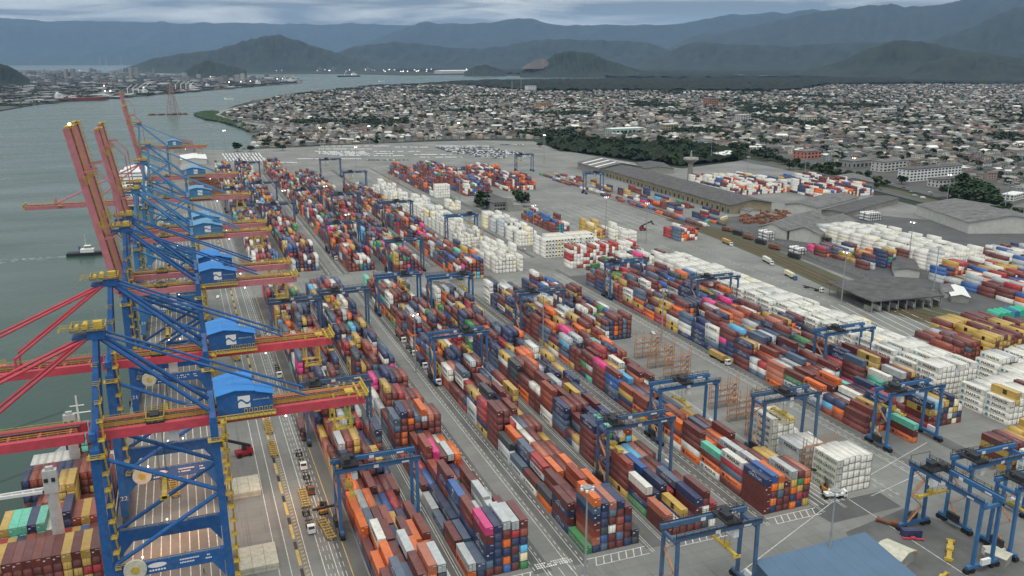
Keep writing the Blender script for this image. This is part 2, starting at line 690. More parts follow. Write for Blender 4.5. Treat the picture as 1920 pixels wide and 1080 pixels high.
M_port = ground_material('port_concrete', (0.262, 0.265, 0.25), (0.175, 0.178, 0.172), 0.022, 0.6, slabs=0.8)
M_asph = ground_material('asphalt', (0.115, 0.118, 0.12), (0.085, 0.087, 0.09), 0.05, 0.3)
M_yard = ground_material('oily_yard', (0.15, 0.152, 0.15), (0.10, 0.102, 0.10), 0.08, 0.5)
M_town = ground_material('town_soil', (0.075, 0.077, 0.075), (0.12, 0.118, 0.11), 0.02, 0.4)
M_bank = ground_material('bank_ground', (0.055, 0.06, 0.05), (0.10, 0.10, 0.095), 0.006, 0.4)
M_earth = ground_material('earth_green', (0.02, 0.03, 0.018), (0.034, 0.042, 0.025), 0.004, 0.3)
M_verge = ground_material('grass_verge', (0.075, 0.085, 0.045), (0.10, 0.095, 0.065), 0.08, 0.3)
M_rock = ground_material('forest_hill', (0.008, 0.014, 0.011), (0.026, 0.038, 0.024), 0.004, 0.6)
M_scar = ground_material('quarry_scar', (0.13, 0.108, 0.09), (0.08, 0.07, 0.06), 0.01, 0.3)
M_deckq = ground_material('quay_concrete', (0.235, 0.222, 0.205), (0.165, 0.157, 0.148), 0.06, 0.5)
M_road = ground_material('pale_road', (0.27, 0.265, 0.25), (0.22, 0.22, 0.21), 0.01, 0.2)

# ---- water
mw = bpy.data.materials.new('estuary_water')
mw.use_nodes = True
_N, _L = mw.node_tree.nodes, mw.node_tree.links
_b = _N['Principled BSDF']
_b.inputs['Base Color'].default_value = (0.028, 0.066, 0.052, 1)
_b.inputs['Roughness'].default_value = 0.22
_b.inputs['IOR'].default_value = 1.33
_geo = _N.new('ShaderNodeNewGeometry')
_mp = _N.new('ShaderNodeMapping')
_mp.inputs['Scale'].default_value = (0.35, 0.16, 1)
_mp.inputs['Rotation'].default_value = (0, 0, 0.5)
_L.new(_geo.outputs['Position'], _mp.inputs['Vector'])
_nz = _N.new('ShaderNodeTexNoise')
_nz.inputs['Scale'].default_value = 1.0
_nz.inputs['Detail'].default_value = 6
_L.new(_mp.outputs[0], _nz.inputs['Vector'])
_nz2 = _N.new('ShaderNodeTexNoise')
_nz2.inputs['Scale'].default_value = 0.012
_nz2.inputs['Detail'].default_value = 4
_mp2 = _N.new('ShaderNodeMapping')
_mp2.inputs['Scale'].default_value = (0.35, 1.4, 1)
_L.new(_geo.outputs['Position'], _mp2.inputs['Vector'])
_L.new(_mp2.outputs[0], _nz2.inputs['Vector'])
_mr = _N.new('ShaderNodeMapRange')
_mr.inputs['To Min'].default_value = 0.08
_mr.inputs['To Max'].default_value = 0.45
_L.new(_nz2.outputs['Fac'], _mr.inputs['Value'])
_L.new(_mr.outputs[0], _b.inputs['Roughness'])
_bp = _N.new('ShaderNodeBump')
_bp.inputs['Strength'].default_value = 0.35
_bp.inputs['Distance'].default_value = 0.5
_L.new(_nz.outputs['Fac'], _bp.inputs['Height'])
_L.new(_bp.outputs[0], _b.inputs['Normal'])

WATER_Z = -3.2
m = MB()
ring = [(math.cos(2 * math.pi * i / 96), math.sin(2 * math.pi * i / 96)) for i in range(96)]
m._add([(x * 46000, y * 46000, WATER_Z) for x, y in ring], [tuple(range(96))])
water = m.build('water', mw)
water['kind'] = 'structure'

# ---- land
PEN = [(-31.5, -150), (-31.5, 1690), (-20, 1735), (10, 1740), (36, 1560)] + [g(*p) for p in (
    (400, 284), (450, 281.5), (472, 271), (482, 257), (470, 245), (440, 233.5), (415, 226.5), (385, 222), (364, 214), (385, 209.5), (420, 206.5), (440, 197.5),
    (480, 187.5), (530, 178.5), (600, 169), (690, 161), (760, 158.5), (840, 153), (900, 151), (935, 150.5), (1000, 149.5), (1085, 149), (1130, 146.5), (1155, 145),
    (1090, 143.4), (1000, 142.2), (870, 140.3), (760, 141), (640, 138), (450, 138.4), (340, 138), (260, 135), (255, 130.5), (330, 129.5), (640, 129.3), (665, 124), (700, 121), (2700, 121), (2700, 420))] + [(1500, -150)]
land = slab('land', PEN, -0.5, -6.0, M_earth)
LB = [g(*p) for p in ((-420, 232), (0, 206.5), (60, 196), (110, 190), (205, 184), (345, 172.5), (480, 161.5), (558, 156), (562, 150), (480, 146.5), (440, 143.5), (400, 141), (330, 141), (250, 138), (80, 131.5), (-420, 131.5))]
left_bank = slab('left_bank', LB, -0.5, -6.0, M_bank)
TOWN = [g(*p) for p in ((452, 279), (474, 269), (484, 257), (474, 247), (446, 236), (432, 226), (425, 216), (440, 204), (484, 190), (535, 180), (605, 171), (695, 163), (765, 161), (845, 158), (905, 165), (1000, 172), (1250, 172), (1400, 173),
        (1500, 171), (1560, 160), (1740, 159), (2150, 160), (2500, 420), (1920, 425), (1860, 395), (1760, 368), (1650, 343), (1560, 322), (1480, 300), (1400, 283), (1300, 268), (1200, 266), (1100, 260), (1000, 260), (900, 259), (800, 262), (700, 268), (560, 273))]
town_ground = slab('town_ground', TOWN, -0.25, -0.45, M_town)
PORT = [(-31.5, -150), (-31.5, 1685), (-20, 1730), (8, 1735), (34, 1556)] + [g(*p) for p in ((440, 281), (560, 276), (640, 272), (800, 266), (900, 263), (1000, 265), (1040, 279), (1100, 290), (1190, 305), (1280, 316), (1400, 300), (1480, 318), (1620, 362), (1760, 396), (1950, 440))] + [(900, 250), (900, -150)]
port_ground = slab('port_ground', PORT, 0.0, -0.4, M_port)
# quay apron between the crane rails, darker stretch
mq = MB()
mq.box(-31.3, -140, 0.004, 0.2, 1400, 0.012)
o = mq.build('quay_apron', M_deckq)
o['kind'] = 'structure'


def sheet(name, pts, z, mat, kind='structure'):
    m = MB()
    m._add([(x, y, z) for x, y in pts], [tuple(range(len(pts)))])
    me = m.mesh(name, mat)
    b = bmesh.new()
    b.from_mesh(me)
    bmesh.ops.triangulate(b, faces=b.faces)
    bmesh.ops.recalc_face_normals(b, faces=b.faces)
    for f in b.faces:
        if f.normal.z < 0:
            f.normal_flip()
    b.to_mesh(me)
    b.free()
    o = link(name, me)
    if kind:
        o['kind'] = kind
    return o


def strip(name, pts, w, z, mat, kind='structure'):
    """flat ribbon along a polyline"""
    L, Rr = [], []
    for i, p in enumerate(pts):
        a = pts[max(0, i - 1)]
        b = pts[min(len(pts) - 1, i + 1)]
        dx, dy = b[0] - a[0], b[1] - a[1]
        n = math.hypot(dx, dy) + 1e-9
        nx, ny = -dy / n, dx / n
        L.append((p[0] + nx * w / 2, p[1] + ny * w / 2, z))
        Rr.append((p[0] - nx * w / 2, p[1] - ny * w / 2, z))
    m = MB()
    for i in range(len(pts) - 1):
        m.quad(Rr[i], Rr[i + 1], L[i + 1], L[i])
    o = m.build(name, mat)
    if kind:
        o['kind'] = kind
    return o


# seaside road round the tip of the town, rail corridor, highway, dark asphalt yards
strip('road', [g(*p) for p in ((640, 243), (560, 241), (500, 236), (455, 229), (420, 222), (403, 215), (412, 209), (440, 203), (478, 194))], 26, -0.2, M_road)
strip('road', [g(*p) for p in ((1090, 148.5), (1180, 154), (1270, 164))], 60, 0.0, M_road)
strip('highway', [g(*p) for p in ((1340, 290), (1480, 316), (1640, 352), (1760, 382), (1860, 412), (1960, 440))], 26, 0.012, M_asph)
strip('highway', [g(*p) for p in ((1500, 297), (1620, 332), (1700, 352), (1800, 378), (1900, 410))], 18, 0.014, M_asph)
strip('grass_verge', [g(*p) for p in ((1440, 303), (1560, 332), (1680, 358), (1800, 392), (1900, 425))], 14, 0.016, M_verge)
RAILX = [(452, 1080), (446, 900), (441, 700), (434, 600), (424, 520), (408, 430), (404, 380), (412, 330), (432, 270), (460, 210)]
strip('rail_corridor', RAILX[2:], 26, 0.010, M_verge)
strip('grass_verge', [(432, 420), (424, 372), (430, 330), (450, 275)], 9, 0.018, M_verge)
sheet('asphalt_yard', [(446, 690), (446, 600), (437, 500), (424, 400), (440, 330), (480, 250), (760, 250), (720, 520), (640, 640), (560, 660), (520, 690)], 0.006, M_asph)
sheet('asphalt_patch', [g(*p) for p in ((1513, 953), (1647, 922), (1690, 950), (1560, 981))], 0.008, M_asph)
sheet('asphalt_patch', [g(*p) for p in ((1585, 998), (1695, 953), (1790, 985), (1990, 1090), (1900, 1230), (1690, 1150))], 0.0095, M_yard)
sheet('asphalt_patch', [(247, 530), (262, 530), (258, 505), (247, 500)], 0.008, M_asph)
sheet('pond', [g(*p) for p in ((1362, 140.8), (1410, 141.6), (1456, 143.8), (1448, 145.6), (1390, 143.6))], 14.0, mw)

# darker runways for the gantry tyres beside every block
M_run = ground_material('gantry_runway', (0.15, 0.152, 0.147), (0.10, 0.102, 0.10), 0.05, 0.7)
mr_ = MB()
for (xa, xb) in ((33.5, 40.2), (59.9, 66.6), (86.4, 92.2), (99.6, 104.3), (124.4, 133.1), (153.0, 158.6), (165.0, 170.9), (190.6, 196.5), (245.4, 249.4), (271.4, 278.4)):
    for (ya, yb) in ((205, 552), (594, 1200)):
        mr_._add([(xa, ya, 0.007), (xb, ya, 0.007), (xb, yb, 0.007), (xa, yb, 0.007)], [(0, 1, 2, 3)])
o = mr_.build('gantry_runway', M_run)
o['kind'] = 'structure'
# rail tracks on the corridor
for k, off in enumerate((-7.5, -2.5, 3.0)):
    m = MB()
    pts = RAILX[1:]
    for a, b in zip(pts[:-1], pts[1:]):
        for s_ in (-0.72, 0.72):
            m.beam((a[0] + off + s_, a[1], 0.12), (b[0] + off + s_, b[1], 0.12), 0.09, 0.16)
        n = int(math.hypot(b[0] - a[0], b[1] - a[1]) / 2.2)
        for i in range(n):
            t = i / n
            m.cbox(a[0] + (b[0] - a[0]) * t + off, a[1] + (b[1] - a[1]) * t, 0.012, 2.4, 0.35, 0.06)
    o = m.build('rail_track', M_rust)
    o['kind'] = 'structure'
# quay crane rails
for x in (-28.5, 1.6):
    m = MB()
    m.box(x - 0.25, -140, 0.01, x + 0.25, 1400, 0.02)
    m.box(x - 0.05, -140, 0.02, x + 0.05, 1400, 0.10)
    o = m.build('crane_rail', M_dark)
    o['kind'] = 'structure'
# fenders and bollards along the quay wall
m = MB()
for i in range(40):
    y = 150 + i * 22
    m.box(-32.3, y, -2.4, -31.45, y + 1.6, 0.2)
o = m.build('quay_fenders', M_rub)
o['kind'] = 'stuff'
bol = MB()
bol.tube((0, 0, 0.01), (0, 0, 0.55), 0.32, 8, 0.25)
bol.tube((0, 0, 0.5), (0, 0, 0.72), 0.42, 8, 0.36)
bol_me = bol.mesh('bollard', M_dark)
bolls = []
for i in range(24):
    o = link('bollard', bol_me, None, (-30.6, 188 + i * 22, 0))
    bolls.append(tag(o, 'dark iron mooring bollard on the quay edge', 'bollard', 'bollards along the quay edge'))

# ---- painted markings
m = MB()


def dash(x0, y0, x1, y1, w, n=1, duty=1.0, mm=None, z=0.016):
    mm = mm or m
    dx, dy = x1 - x0, y1 - y0
    L = math.hypot(dx, dy)
    nx, ny = -dy / L * w / 2, dx / L * w / 2
    for i in range(n):
        a, b = i / n, (i + duty) / n
        ax, ay, bx, by = x0 + dx * a, y0 + dy * a, x0 + dx * b, y0 + dy * b
        mm.quad((ax - nx, ay - ny, z), (bx - nx, by - ny, z), (bx + nx, by + ny, z), (ax + nx, ay + ny, z))


for i, x in enumerate((-25.6, -22.9, -20.4, -17.5, -14.8, -12.0, -9.1, -6.4, -3.4, -0.9)):
    dash(x, -100, x, 900, 0.28)
for x in (15.6, 19.0, 24.6, 28.6, 32.0):
    dash(x, 150, x, 1100, 0.22)
for x in (29.8, 31.0, 33.2, 34.3):
    dash(x, 150, x, 1000, 0.16, 160, 0.55)
# lanes between the stacks
for (xa, xb) in ((86.6, 104), (153.2, 170.6), (221, 247)):
    for k, x in enumerate((xa + 0.6, xa + 3.4, xa + 4.2, xb - 6.2, xb - 5.0, xb - 2.0, xb - 1.0)):
        dash(x, 203, x, 540, 0.18, 1 if k % 2 else 90, 1.0 if k % 2 else 0.5)
        dash(x, 596, x, 1180, 0.18)
for (xa, xb) in ((59.8, 66.8), (124.4, 133.0), (190.6, 202.5)):
    for x in (xa + 1.0, xa + 1.8, xb - 1.8, xb - 1.0):
        dash(x, 203, x, 540, 0.16)
# stop lines, hatched ends and bay letters at the front of each block
for (xa, xb) in ((104.2, 124.6), (133.2, 153.2), (170.8, 191), (66.8, 86.4)):
    dash(xa, 206.6, xb, 206.6, 0.3)
    dash(xa + 1.5, 202.6, xb - 0.5, 202.6, 0.25)
    for i in range(7):
        dash(xa + 1.6 + i * 2.6, 202.7, xa + 3.2 + i * 2.6, 206.4, 0.3)
for x in (91, 94.5, 98):
    dash(x, 196, x, 206, 0.2)
dash(88, 196, 101, 196, 0.25)
for i in range(16):
    for j in range(3):
        if rnd.random() < 0.75:
            m.cbox(88.5 + i * 0.75, 207.5 + j * 1.0, 0.016, 0.5, 0.7, 0.001)
for (a, b) in (((200, 210), (268, 232)), ((215, 206), (250, 214)), ((140, 182), (205, 210))):
    dash(*a, *b, 0.22)
dash(206, 150, 206, 207, 0.25)
for i in range(6):
    dash(193 + i * 2.2, 207, 193 + i * 2.2, 250, 0.3)
for i in range(11):
    dash(318 + i * 9, 655, 326 + i * 9, 800, 0.25)
for j in range(10):
    dash(322, 668 + j * 17, 408, 668 + j * 17, 0.2, 18, 0.5)
for i in range(9):
    dash(341 + i * 6.5, 330, 357 + i * 6.5, 405, 0.45)
for x in (352, 375):
    dash(x, 410, x + 20, 720, 0.25, 50, 0.5)
o = m.build('lane_markings', M_line)
o['kind'] = 'stuff'
m = MB()
dash(22.0, -50, 22.0, 900, 0.9, 60, 0.62, m)
for i in range(260):
    m.cbox(23.5, 150 + i * 2.2, 0.016, 1.2, 0.5, 0.001, 0.5)
dash(36.0, 150, 36.0, 560, 0.25, 1, 1.0, m)
o = m.build('yellow_lane_markings', M_yline)
o['kind'] = 'stuff'
m = MB()
dash(22.0, -50 + 9.3, 22.0, 900 + 9.3, 1.0, 60, 0.3, m, 0.017)
o = m.build('cable_trench_covers', M_dark)
o['kind'] = 'stuff'

# ================================================================== HILLS
def ridge(name, pts, dist, depth, seed, mat=M_rock, rough=1.0, nx=220, base=-3.0):
    r = np.random.RandomState(seed)
    xs = np.array([p[0] for p in pts], float)
    ys = np.array([p[1] for p in pts], float)
    px = np.linspace(xs[0], xs[-1], nx)
    py = np.interp(px, xs, ys)
    k = np.ones(7) / 7
    py = np.convolve(np.pad(py, 3, 'edge'), k, 'valid')

    def fbm(n, oct=5, f0=6):
        v = np.zeros(n)
        t = np.linspace(0, 1, n)
        for o_ in range(oct):
            m_ = f0 * 2 ** o_ + 2
            v += np.interp(t, np.linspace(0, 1, m_), r.uniform(-1, 1, m_)) / 1.9 ** o_
        return v
    py = py + fbm(nx, 5, 9) * 1.5 * rough
    rows = 26
    V = []
    # value-noise sheet for gullies
    gx, gy = 60, 14
    G = r.uniform(-1, 1, (gy, gx))
    G2 = r.uniform(-1, 1, (gy * 3, gx * 3))

    def samp(Gm, u, v):
        h_, w_ = Gm.shape
        x, y = u * (w_ - 1), v * (h_ - 1)
        i, j = np.minimum(x.astype(int), w_ - 2), np.minimum(y.astype(int), h_ - 2)
        fx, fy = x - i, y - j
        fx, fy = fx * fx * (3 - 2 * fx), fy * fy * (3 - 2 * fy)
        return (Gm[j, i] * (1 - fx) + Gm[j, i + 1] * fx) * (1 - fy) + (Gm[j + 1, i] * (1 - fx) + Gm[j + 1, i + 1] * fx) * fy
    u = np.linspace(0, 1, nx)
    crest = [far(a, b, dist) for a, b in zip(px, py)]
    for j in range(rows):
        t = -1 + 2 * j / (rows - 1)
        s = (1 - abs(t)) ** 1.25
        s = s * (0.75 + 0.25 * (1 - abs(t)))
        nz = samp(G, u, np.full(nx, j / (rows - 1))) * 0.20 + samp(G2, u, np.full(nx, j / (rows - 1))) * 0.09
        damp = min(1.0, abs(t) * 3) * (1 - abs(t)) ** 0.5
        for i in range(nx):
            x, y, z = crest[i]
            d = math.hypot(x, y)
            kk = (d + t * depth) / d
            h = max(0.0, (z - base)) * max(0.0, s * (1 + nz[i] * 1.6 * damp) if abs(t) > 0.02 else 1.0)
            V.append((x * kk, y * kk, base + h))
    F = []
    for j in range(rows - 1):
        for i in range(nx - 1):
            a = j * nx + i
            F.append((a, a + 1, a + nx + 1, a + nx))
    m = MB()
    m.v, m.f = V, F
    o = m.build(name, mat)
    for p in o.data.polygons:
        p.use_smooth = True
    o['kind'] = 'structure'
    return o


HB = 124.0
ridge('hills', [(-700, 34), (-200, 26), (0, 30), (60, 33), (200, 37), (400, 39), (560, 40), (700, 41), (790, 44), (900, 60)], 39000, 5000, 11, rough=0.5)
ridge('hills', [(-300, 128), (60, 108), (100, 96), (140, 102), (200, 88), (290, 82), (380, 92), (460, 110), (520, 128)], 34000, 3000, 12, rough=0.7)
ridge('hills', [(560, 118), (640, 92), (700, 72), (750, 50), (790, 37), (860, 38), (900, 41), (935, 31), (975, 26), (1005, 31), (1035, 41), (1090, 43), (1160, 42), (1230, 40), (1290, 39), (1330, 30), (1380, 22), (1450, 20), (1520, 12), (1600, 10), (1700, 14), (1900, 40), (2100, 90)], 30000, 4500, 13, rough=0.8)
ridge('hills', [(1220, 118), (1260, 82), (1310, 62), (1380, 52), (1440, 38), (1500, 24), (1560, 14), (1620, 8), (1700, 2), (1760, 4), (1800, -6), (1900, -14), (2100, -10), (2500, 10)], 23000, 4000, 14, rough=0.9)
ridge('hills', [(1640, 120), (1740, 74), (1800, 58), (1850, 34), (1880, 18), (1920, 6), (2000, -4), (2200, -10), (2600, 30)], 15500, 3000, 15)
ridge('hills', [(600, 110), (660, 86), (700, 80), (740, 76), (790, 80), (850, 89), (890, 90), (950, 84), (1000, 73), (1060, 70), (1120, 74), (1200, 76), (1240, 84), (1300, 112), (1340, 128)], 17500, 2200, 16)
ridge('hills', [(1180, 128), (1230, 104), (1290, 80), (1330, 78), (1400, 82), (1480, 84), (1560, 78), (1640, 76), (1720, 76), (1820, 90), (1960, 118)], 14500, 2000, 17)
ridge('hills', [(230, 128), (290, 108), (340, 98), (400, 93), (440, 78), (480, 66), (525, 61), (560, 72), (600, 86), (640, 100), (690, 116), (740, 128)], 13500, 1800, 18)
ridge('hills', [(1480, 140), (1580, 112), (1620, 92), (1680, 74), (1730, 76), (1790, 88), (1850, 98), (1960, 112), (2300, 128)], 9000, 1100, 19, rough=1.2)
ridge('hills', [(1690, 142), (1740, 112), (1790, 98), (1840, 100), (1900, 118), (1960, 126), (2300, 140)], 7800, 900, 20, rough=1.4)
ridge('hills', [(975, 134), (1010, 122), (1040, 98), (1075, 94), (1110, 98), (1150, 114), (1200, 132)], 8600, 700, 21, rough=1.0)
ridge('quarry', [(978, 127), (990, 119), (1002, 113), (1014, 108), (1022, 109), (1034, 122)], 8480, 150, 22, mat=M_scar, rough=0.5, nx=40, base=70.0)
ridge('hills', [(346, 132), (366, 118), (392, 112), (410, 116), (420, 121), (440, 123), (462, 132)], 8500, 500, 23, nx=90)
ridge('hills', [(-260, 150), (-120, 122), (-40, 113), (0, 117), (18, 123), (33, 132), (46, 142), (56, 150)], 6200, 300, 24, nx=120)
ridge('hills', [(870, 134), (890, 124), (912, 120), (935, 128), (950, 135)], 8900, 400, 25, nx=50)

# ================================================================== CONTAINERS
CC = {
    'maroon': lin(104, 51, 49), 'brown red': lin(120, 62, 54), 'rust red': lin(146, 72, 56), 'orange': lin(220, 112, 52), 'navy': lin(44, 58, 94),
    'blue': lin(52, 96, 158), 'steel blue': lin(84, 102, 124), 'light grey': lin(184, 190, 192), 'white': lin(222, 221, 214), 'yellow': lin(190, 158, 84),
    'green': lin(62, 140, 84), 'turquoise': lin(108, 196, 172), 'magenta': lin(216, 70, 134), 'light blue': lin(100, 180, 222), 'charcoal': lin(62, 68, 76), 'red': lin(164, 52, 56), 'salmon': lin(184, 112, 90), 'cream': lin(232, 222, 190)}
MIX = [('maroon', 33), ('brown red', 14), ('navy', 21), ('orange', 6), ('light grey', 7), ('white', 9), ('yellow', 9), ('steel blue', 8), ('red', 3), ('rust red', 4), ('blue', 3), ('green', 2), ('turquoise', 1), ('magenta', 1.6), ('light blue', 1), ('charcoal', 4), ('salmon', 2)]
WHITES = [('white', 90), ('light grey', 8), ('cream', 6)]
REDWHITE = [('white', 55), ('red', 25), ('light grey', 8), ('charcoal', 3), ('rust red', 9)]
YBROWN = [('yellow', 58), ('maroon', 34), ('brown red', 8)]
REDORANGE = [('maroon', 36), ('rust red', 16), ('orange', 9), ('blue', 9), ('brown red', 14), ('steel blue', 5), ('white', 6), ('navy', 5), ('green', 3), ('white', 2)]


def pick(mix):
    t = rnd.random() * sum(w for _, w in mix)
    for n_, w in mix:
        t -= w
        if t <= 0:
            return n_
    return mix[-1][0]


CONT = []   # every container of the yard and of the ship


def add_cont(x, y, z, L, h, cname, desc, tl, tf, tt, tr=False, brand=None, rot=0.0, W=2.44):
    CONT.append(dict(x=x, y=y, z=z, L=L, h=h, c=cname, d=desc, l=tl, f=tf, t=tt, r=tr, b=brand, rot=rot, W=W))


def block(name, x0, rows, pitch, y0, y1, mix=MIX, base=(3, 5), preset=None, gaps=(), bay=13.0, fill=1.0, hmax=6, brandp=1.0, hc=0.4, minh=0, twenty=0.22, same=0.36, brand=None, jit=(-2, -1, -1, 0, 0, 0, 1, 1)):
    """rows of stacks side by side along x, bays one behind the other along y"""
    nb = int((y1 - y0) / bay)
    H = []
    C = []
    preset = preset or {}
    for b in range(nb):
        yb = y0 + b * bay
        if any(a <= yb <= c or a <= yb + 12 <= c for a, c in gaps):
            H.append([0] * rows)
            C.append([[] for _ in range(rows)])
            continue
        if b in preset:
            cols_ = [list(s_.split()) if isinstance(s_, str) else list(s_) for s_ in preset[b]]
            cols_ = [[ABBR[k] for k in s_] for s_ in cols_]
            cols_ = (cols_ + [[]] * rows)[:rows]
            H.append([len(s_) for s_ in cols_])
            C.append(cols_)
            continue
        bb = rnd.randint(*base)
        hs, cs = [], []
        for r_ in range(rows):
            if rnd.random() > fill:
                hs.append(0)
                cs.append([])
                continue
            h_ = max(minh, min(hmax, bb + rnd.choice(jit)))
            st, last = [], None
            for k in range(h_):
                c_ = last if (last and rnd.random() < same) else pick(mix)
                st.append(c_)
                last = c_
            hs.append(h_)
            cs.append(st)
        H.append(hs)
        C.append(cs)
    hh = {}
    for b in range(nb):
        for r_ in range(rows):
            z = 0.0
            split = (b not in preset) and rnd.random() < twenty
            zs = []
            for k, c_ in enumerate(C[b][r_]):
                h_ = 2.9 if (rnd.random() < hc or mix is WHITES) else 2.6
                zs.append((z, h_))
                z += h_
            hh[(b, r_)] = (zs, z, split)
    for b in range(nb):
        for r_ in range(rows):
            zs, ztop, split = hh[(b, r_)]
            for k, c_ in enumerate(C[b][r_]):
                z, h_ = zs[k]
                tl = r_ == 0 or hh[(b, r_ - 1)][1] < z + h_ - 0.7
                tr = r_ == rows - 1 or hh[(b, r_ + 1)][1] < z + h_ - 0.7
                tf = b == 0 or hh[(b - 1, r_)][1] < z + h_ - 0.7
                tt = k == len(zs) - 1
                if not (tl or tf or tt or tr):
                    continue
                x = x0 + pitch * (r_ + 0.5) + rnd.uniform(-0.05, 0.05)
                y = y0 + b * bay + rnd.uniform(-0.12, 0.12)
                up = 'at the bottom' if k == 0 else ('on top' if tt else ordinal(k + 1) + ' up')
                desc = '%s, %s row, %s bay, %s' % (up, ordinal(r_ + 1), ordinal(b + 1) if b else 'front', name)
                if split and k < 4:
                    add_cont(x, y, z, 6.06, h_, c_, 'nearer ' + desc, tl, tf, tt, tr)
                    add_cont(x, y + 6.2, z, 6.06, h_, c_ if rnd.random() < .5 else pick(mix), 'farther ' + desc, tl, False, tt, tr)
                else:
                    add_cont(x, y, z, 12.19, h_, c_, desc, tl, tf, tt, tr, brand=brand)
    return hh


ABBR = dict(m='maroon', b='brown red', r='rust red', o='orange', n='navy', u='blue', s='steel blue', g='light grey', w='white', y='yellow', e='green', t='turquoise', p='magenta', l='light blue', c='charcoal', d='red', a='salmon', k='cream')
# bottom to top
FA = {0: ['m c o', 'o m w o', 's n m m', 'm r r n g', 'b o o o', 'm b m', 'm m b'], 1: ['n m', 'w r o w', 'o m c m', 'm m n', 'm d b m', 'm o o', 'o o o b'], 2: ['s r o', 'm m s', 'b n m', 'm m r', 'n y', 'm n', 's m b'],
      3: ['m r o', 'r g g', 'r o o', 'm s', 'n u', 'm d', 'm'], 4: ['m n m', 'n m o', 'b m', 'm b m', 'r m', 'g m', 'c m']}
F1 = {0: ['o g', 'n s', 'm s n n m p', 'm n n n n n', 'u o n o m g', 'm n m n d g', 'e k l n r m'], 1: ['b m', 'c s', 'm c n m b', 'n n m g', 's r a', 'm m b g', 'm n m m'], 2: ['s', 'c n', 'n m s n u', 'm m n m', 'm m', 'm m g g', 'm b g'],
      3: ['g', 'b n', 'm n m n m', 'u u s', 'l e', 'm b m m', 'm d b'], 4: ['w m', 'n u', 'm b r', 'm m', 'r o', 's n', 'e d'], 5: ['m b', 's d', 'b p n m r', 'u l d p', 'b m m', 'm o g', 'r o o'], 6: ['r', 'm', 'm n b', 'm m n', 'b b r', 's w', 'm o']}
F2 = {0: ['e', 'n a r m n s o', 's u c n n n', 'm m w m s a', 'm s r r m n', 'n m m n m', 'c c'], 1: ['n m n m', 'b m n m', 'm b r', 'm n m', 'b s m', 'm m', 'r o'], 2: ['o c', 'm n b m', 'm m b', 'o m', 'm m a r', 'n m', 'b r o'],
      3: ['w m', 'o m g d', 'b m m', 'r m o', 'm m m', 'n m o', 'm b'], 4: ['g s', 'b m n s', 'o o r', 'm r a', 'm b b', 's m r', 'n u'], 5: ['g g c', 'o y w o', 'm n m', 'n b w', 'm b m', 's m', 'm y'], 6: ['m m m m m m', 'm m m m m m', 'b m m d', 'n s w', 'l n s', 'm m b', 'm b b'],
      7: ['y n d d d', 'n m n g', 'c s n', 'u l', 'b m m b', 'y p y', 'd m']}
F3 = {0: ['m m a', 'm w', 'm n y', 'm m', 'm n m n', 'c w w m m', 'w g d'], 1: ['e n m w', 'b m n', 'r m m n', 'b m d', 'm m b s', 'm u n', 'm m b'], 2: ['y m m m r', 'm m n', 'm b l u', 'n m s', 'm r b', 'm b m', 'b m'], 3: ['y m n m', 'm r', 'b n y', 'y y k', 'm s l', 'c m a', 'b m m']}
F4 = {0: ['m m m m n', 'n o m o u', 'm m s y o', 'm m m m', 'o n o y g', 'n d y e m', 'y m m o a'], 1: ['m o s d w', 'm m', 'b b d', 'm m m g', 'm m m b', 'm b y y', 'm m y y'], 2: ['w o m t', 'o m d', 'b b', 'm m d g', 'm b m', 'm m b', 'n y'], 3: ['o w m m m', 'b m m', 'm n o', 'm s b', 'm n o', 'm b m m', 'n y'],
      4: ['w o m o', 'm m a', 's c m', 'm o', 'm s s', 'm r m', 'm m'], 5: ['y m m n', 'm y m', 'm n m', 'o o a', 'w m', 's o', 'm y'], 6: ['y o m r', 'm m d', 'n m s', 'm b', 'n n', 'y n', 'b'], 7: ['m n y r', 'm y o', 'n n s', 'm m b', 's c m', 'n m', 'd']}
GAP = [(556, 592)]
block('quayside block', 40.6, 7, 2.72, 209.5 - 13, 1240, preset={k + 1: v for k, v in FA.items()}, gaps=[(560, 625)], base=(3, 5), minh=1)
block('second block from quay', 66.9, 7, 2.72, 209, 1255, preset=F1, gaps=[(556, 606)], base=(3, 5), minh=1)
block('third block from quay', 104.6, 7, 2.76, 209, 1260, preset=F2, gaps=[(548, 590)], base=(4, 5), minh=2)
block('fourth block from quay', 133.4, 7, 2.74, 209, 1120, preset=F3, gaps=[(520, 560)], base=(4, 5), minh=2)
block('fifth block from quay', 171.2, 7, 2.70, 209, 1000, preset=F4, gaps=[(500, 545)], base=(4, 5), minh=2)
# refrigerated containers next to the fifth block
block('frontmost white stack', 203, 6, 2.62, 211, 224, mix=[('white', 1)], preset={0: ['w w w w w'] * 6}, brand='EVERGREEN')
block('grey white stack', 204, 6, 2.62, 231.5, 245, mix=[('white', 3), ('light grey', 2)], preset={0: ['g g g', 'g g g', 'w g g', 'w w w', 'w w w', 'w w']})
block('tall white stack', 203, 6, 2.62, 246.5, 260, mix=[('white', 1)], preset={0: ['w w w w w', 'w w w w', 'w w w w k', 'w w w w k', 'w w w', 'w w']}, brand='MAERSK')
block('block behind racks', 203, 7, 2.70, 392, 510, base=(3, 5), minh=2)
block('white lattice stacks', 202, 8, 2.70, 556, 612, mix=WHITES, base=(4, 5), fill=0.9, twenty=0, minh=3)
block('whites past cross road', 205, 7, 2.70, 645, 860, mix=WHITES, base=(4, 5), twenty=0.05, minh=3)
block('far white stacks', 205, 6, 2.70, 880, 1010, mix=WHITES, base=(2, 4), fill=0.8, twenty=0.05)
block('detached white row', 252, 6, 2.62, 636, 742, mix=WHITES, base=(5, 5), hmax=5, minh=4, bay=20.5, twenty=0, same=0.9)
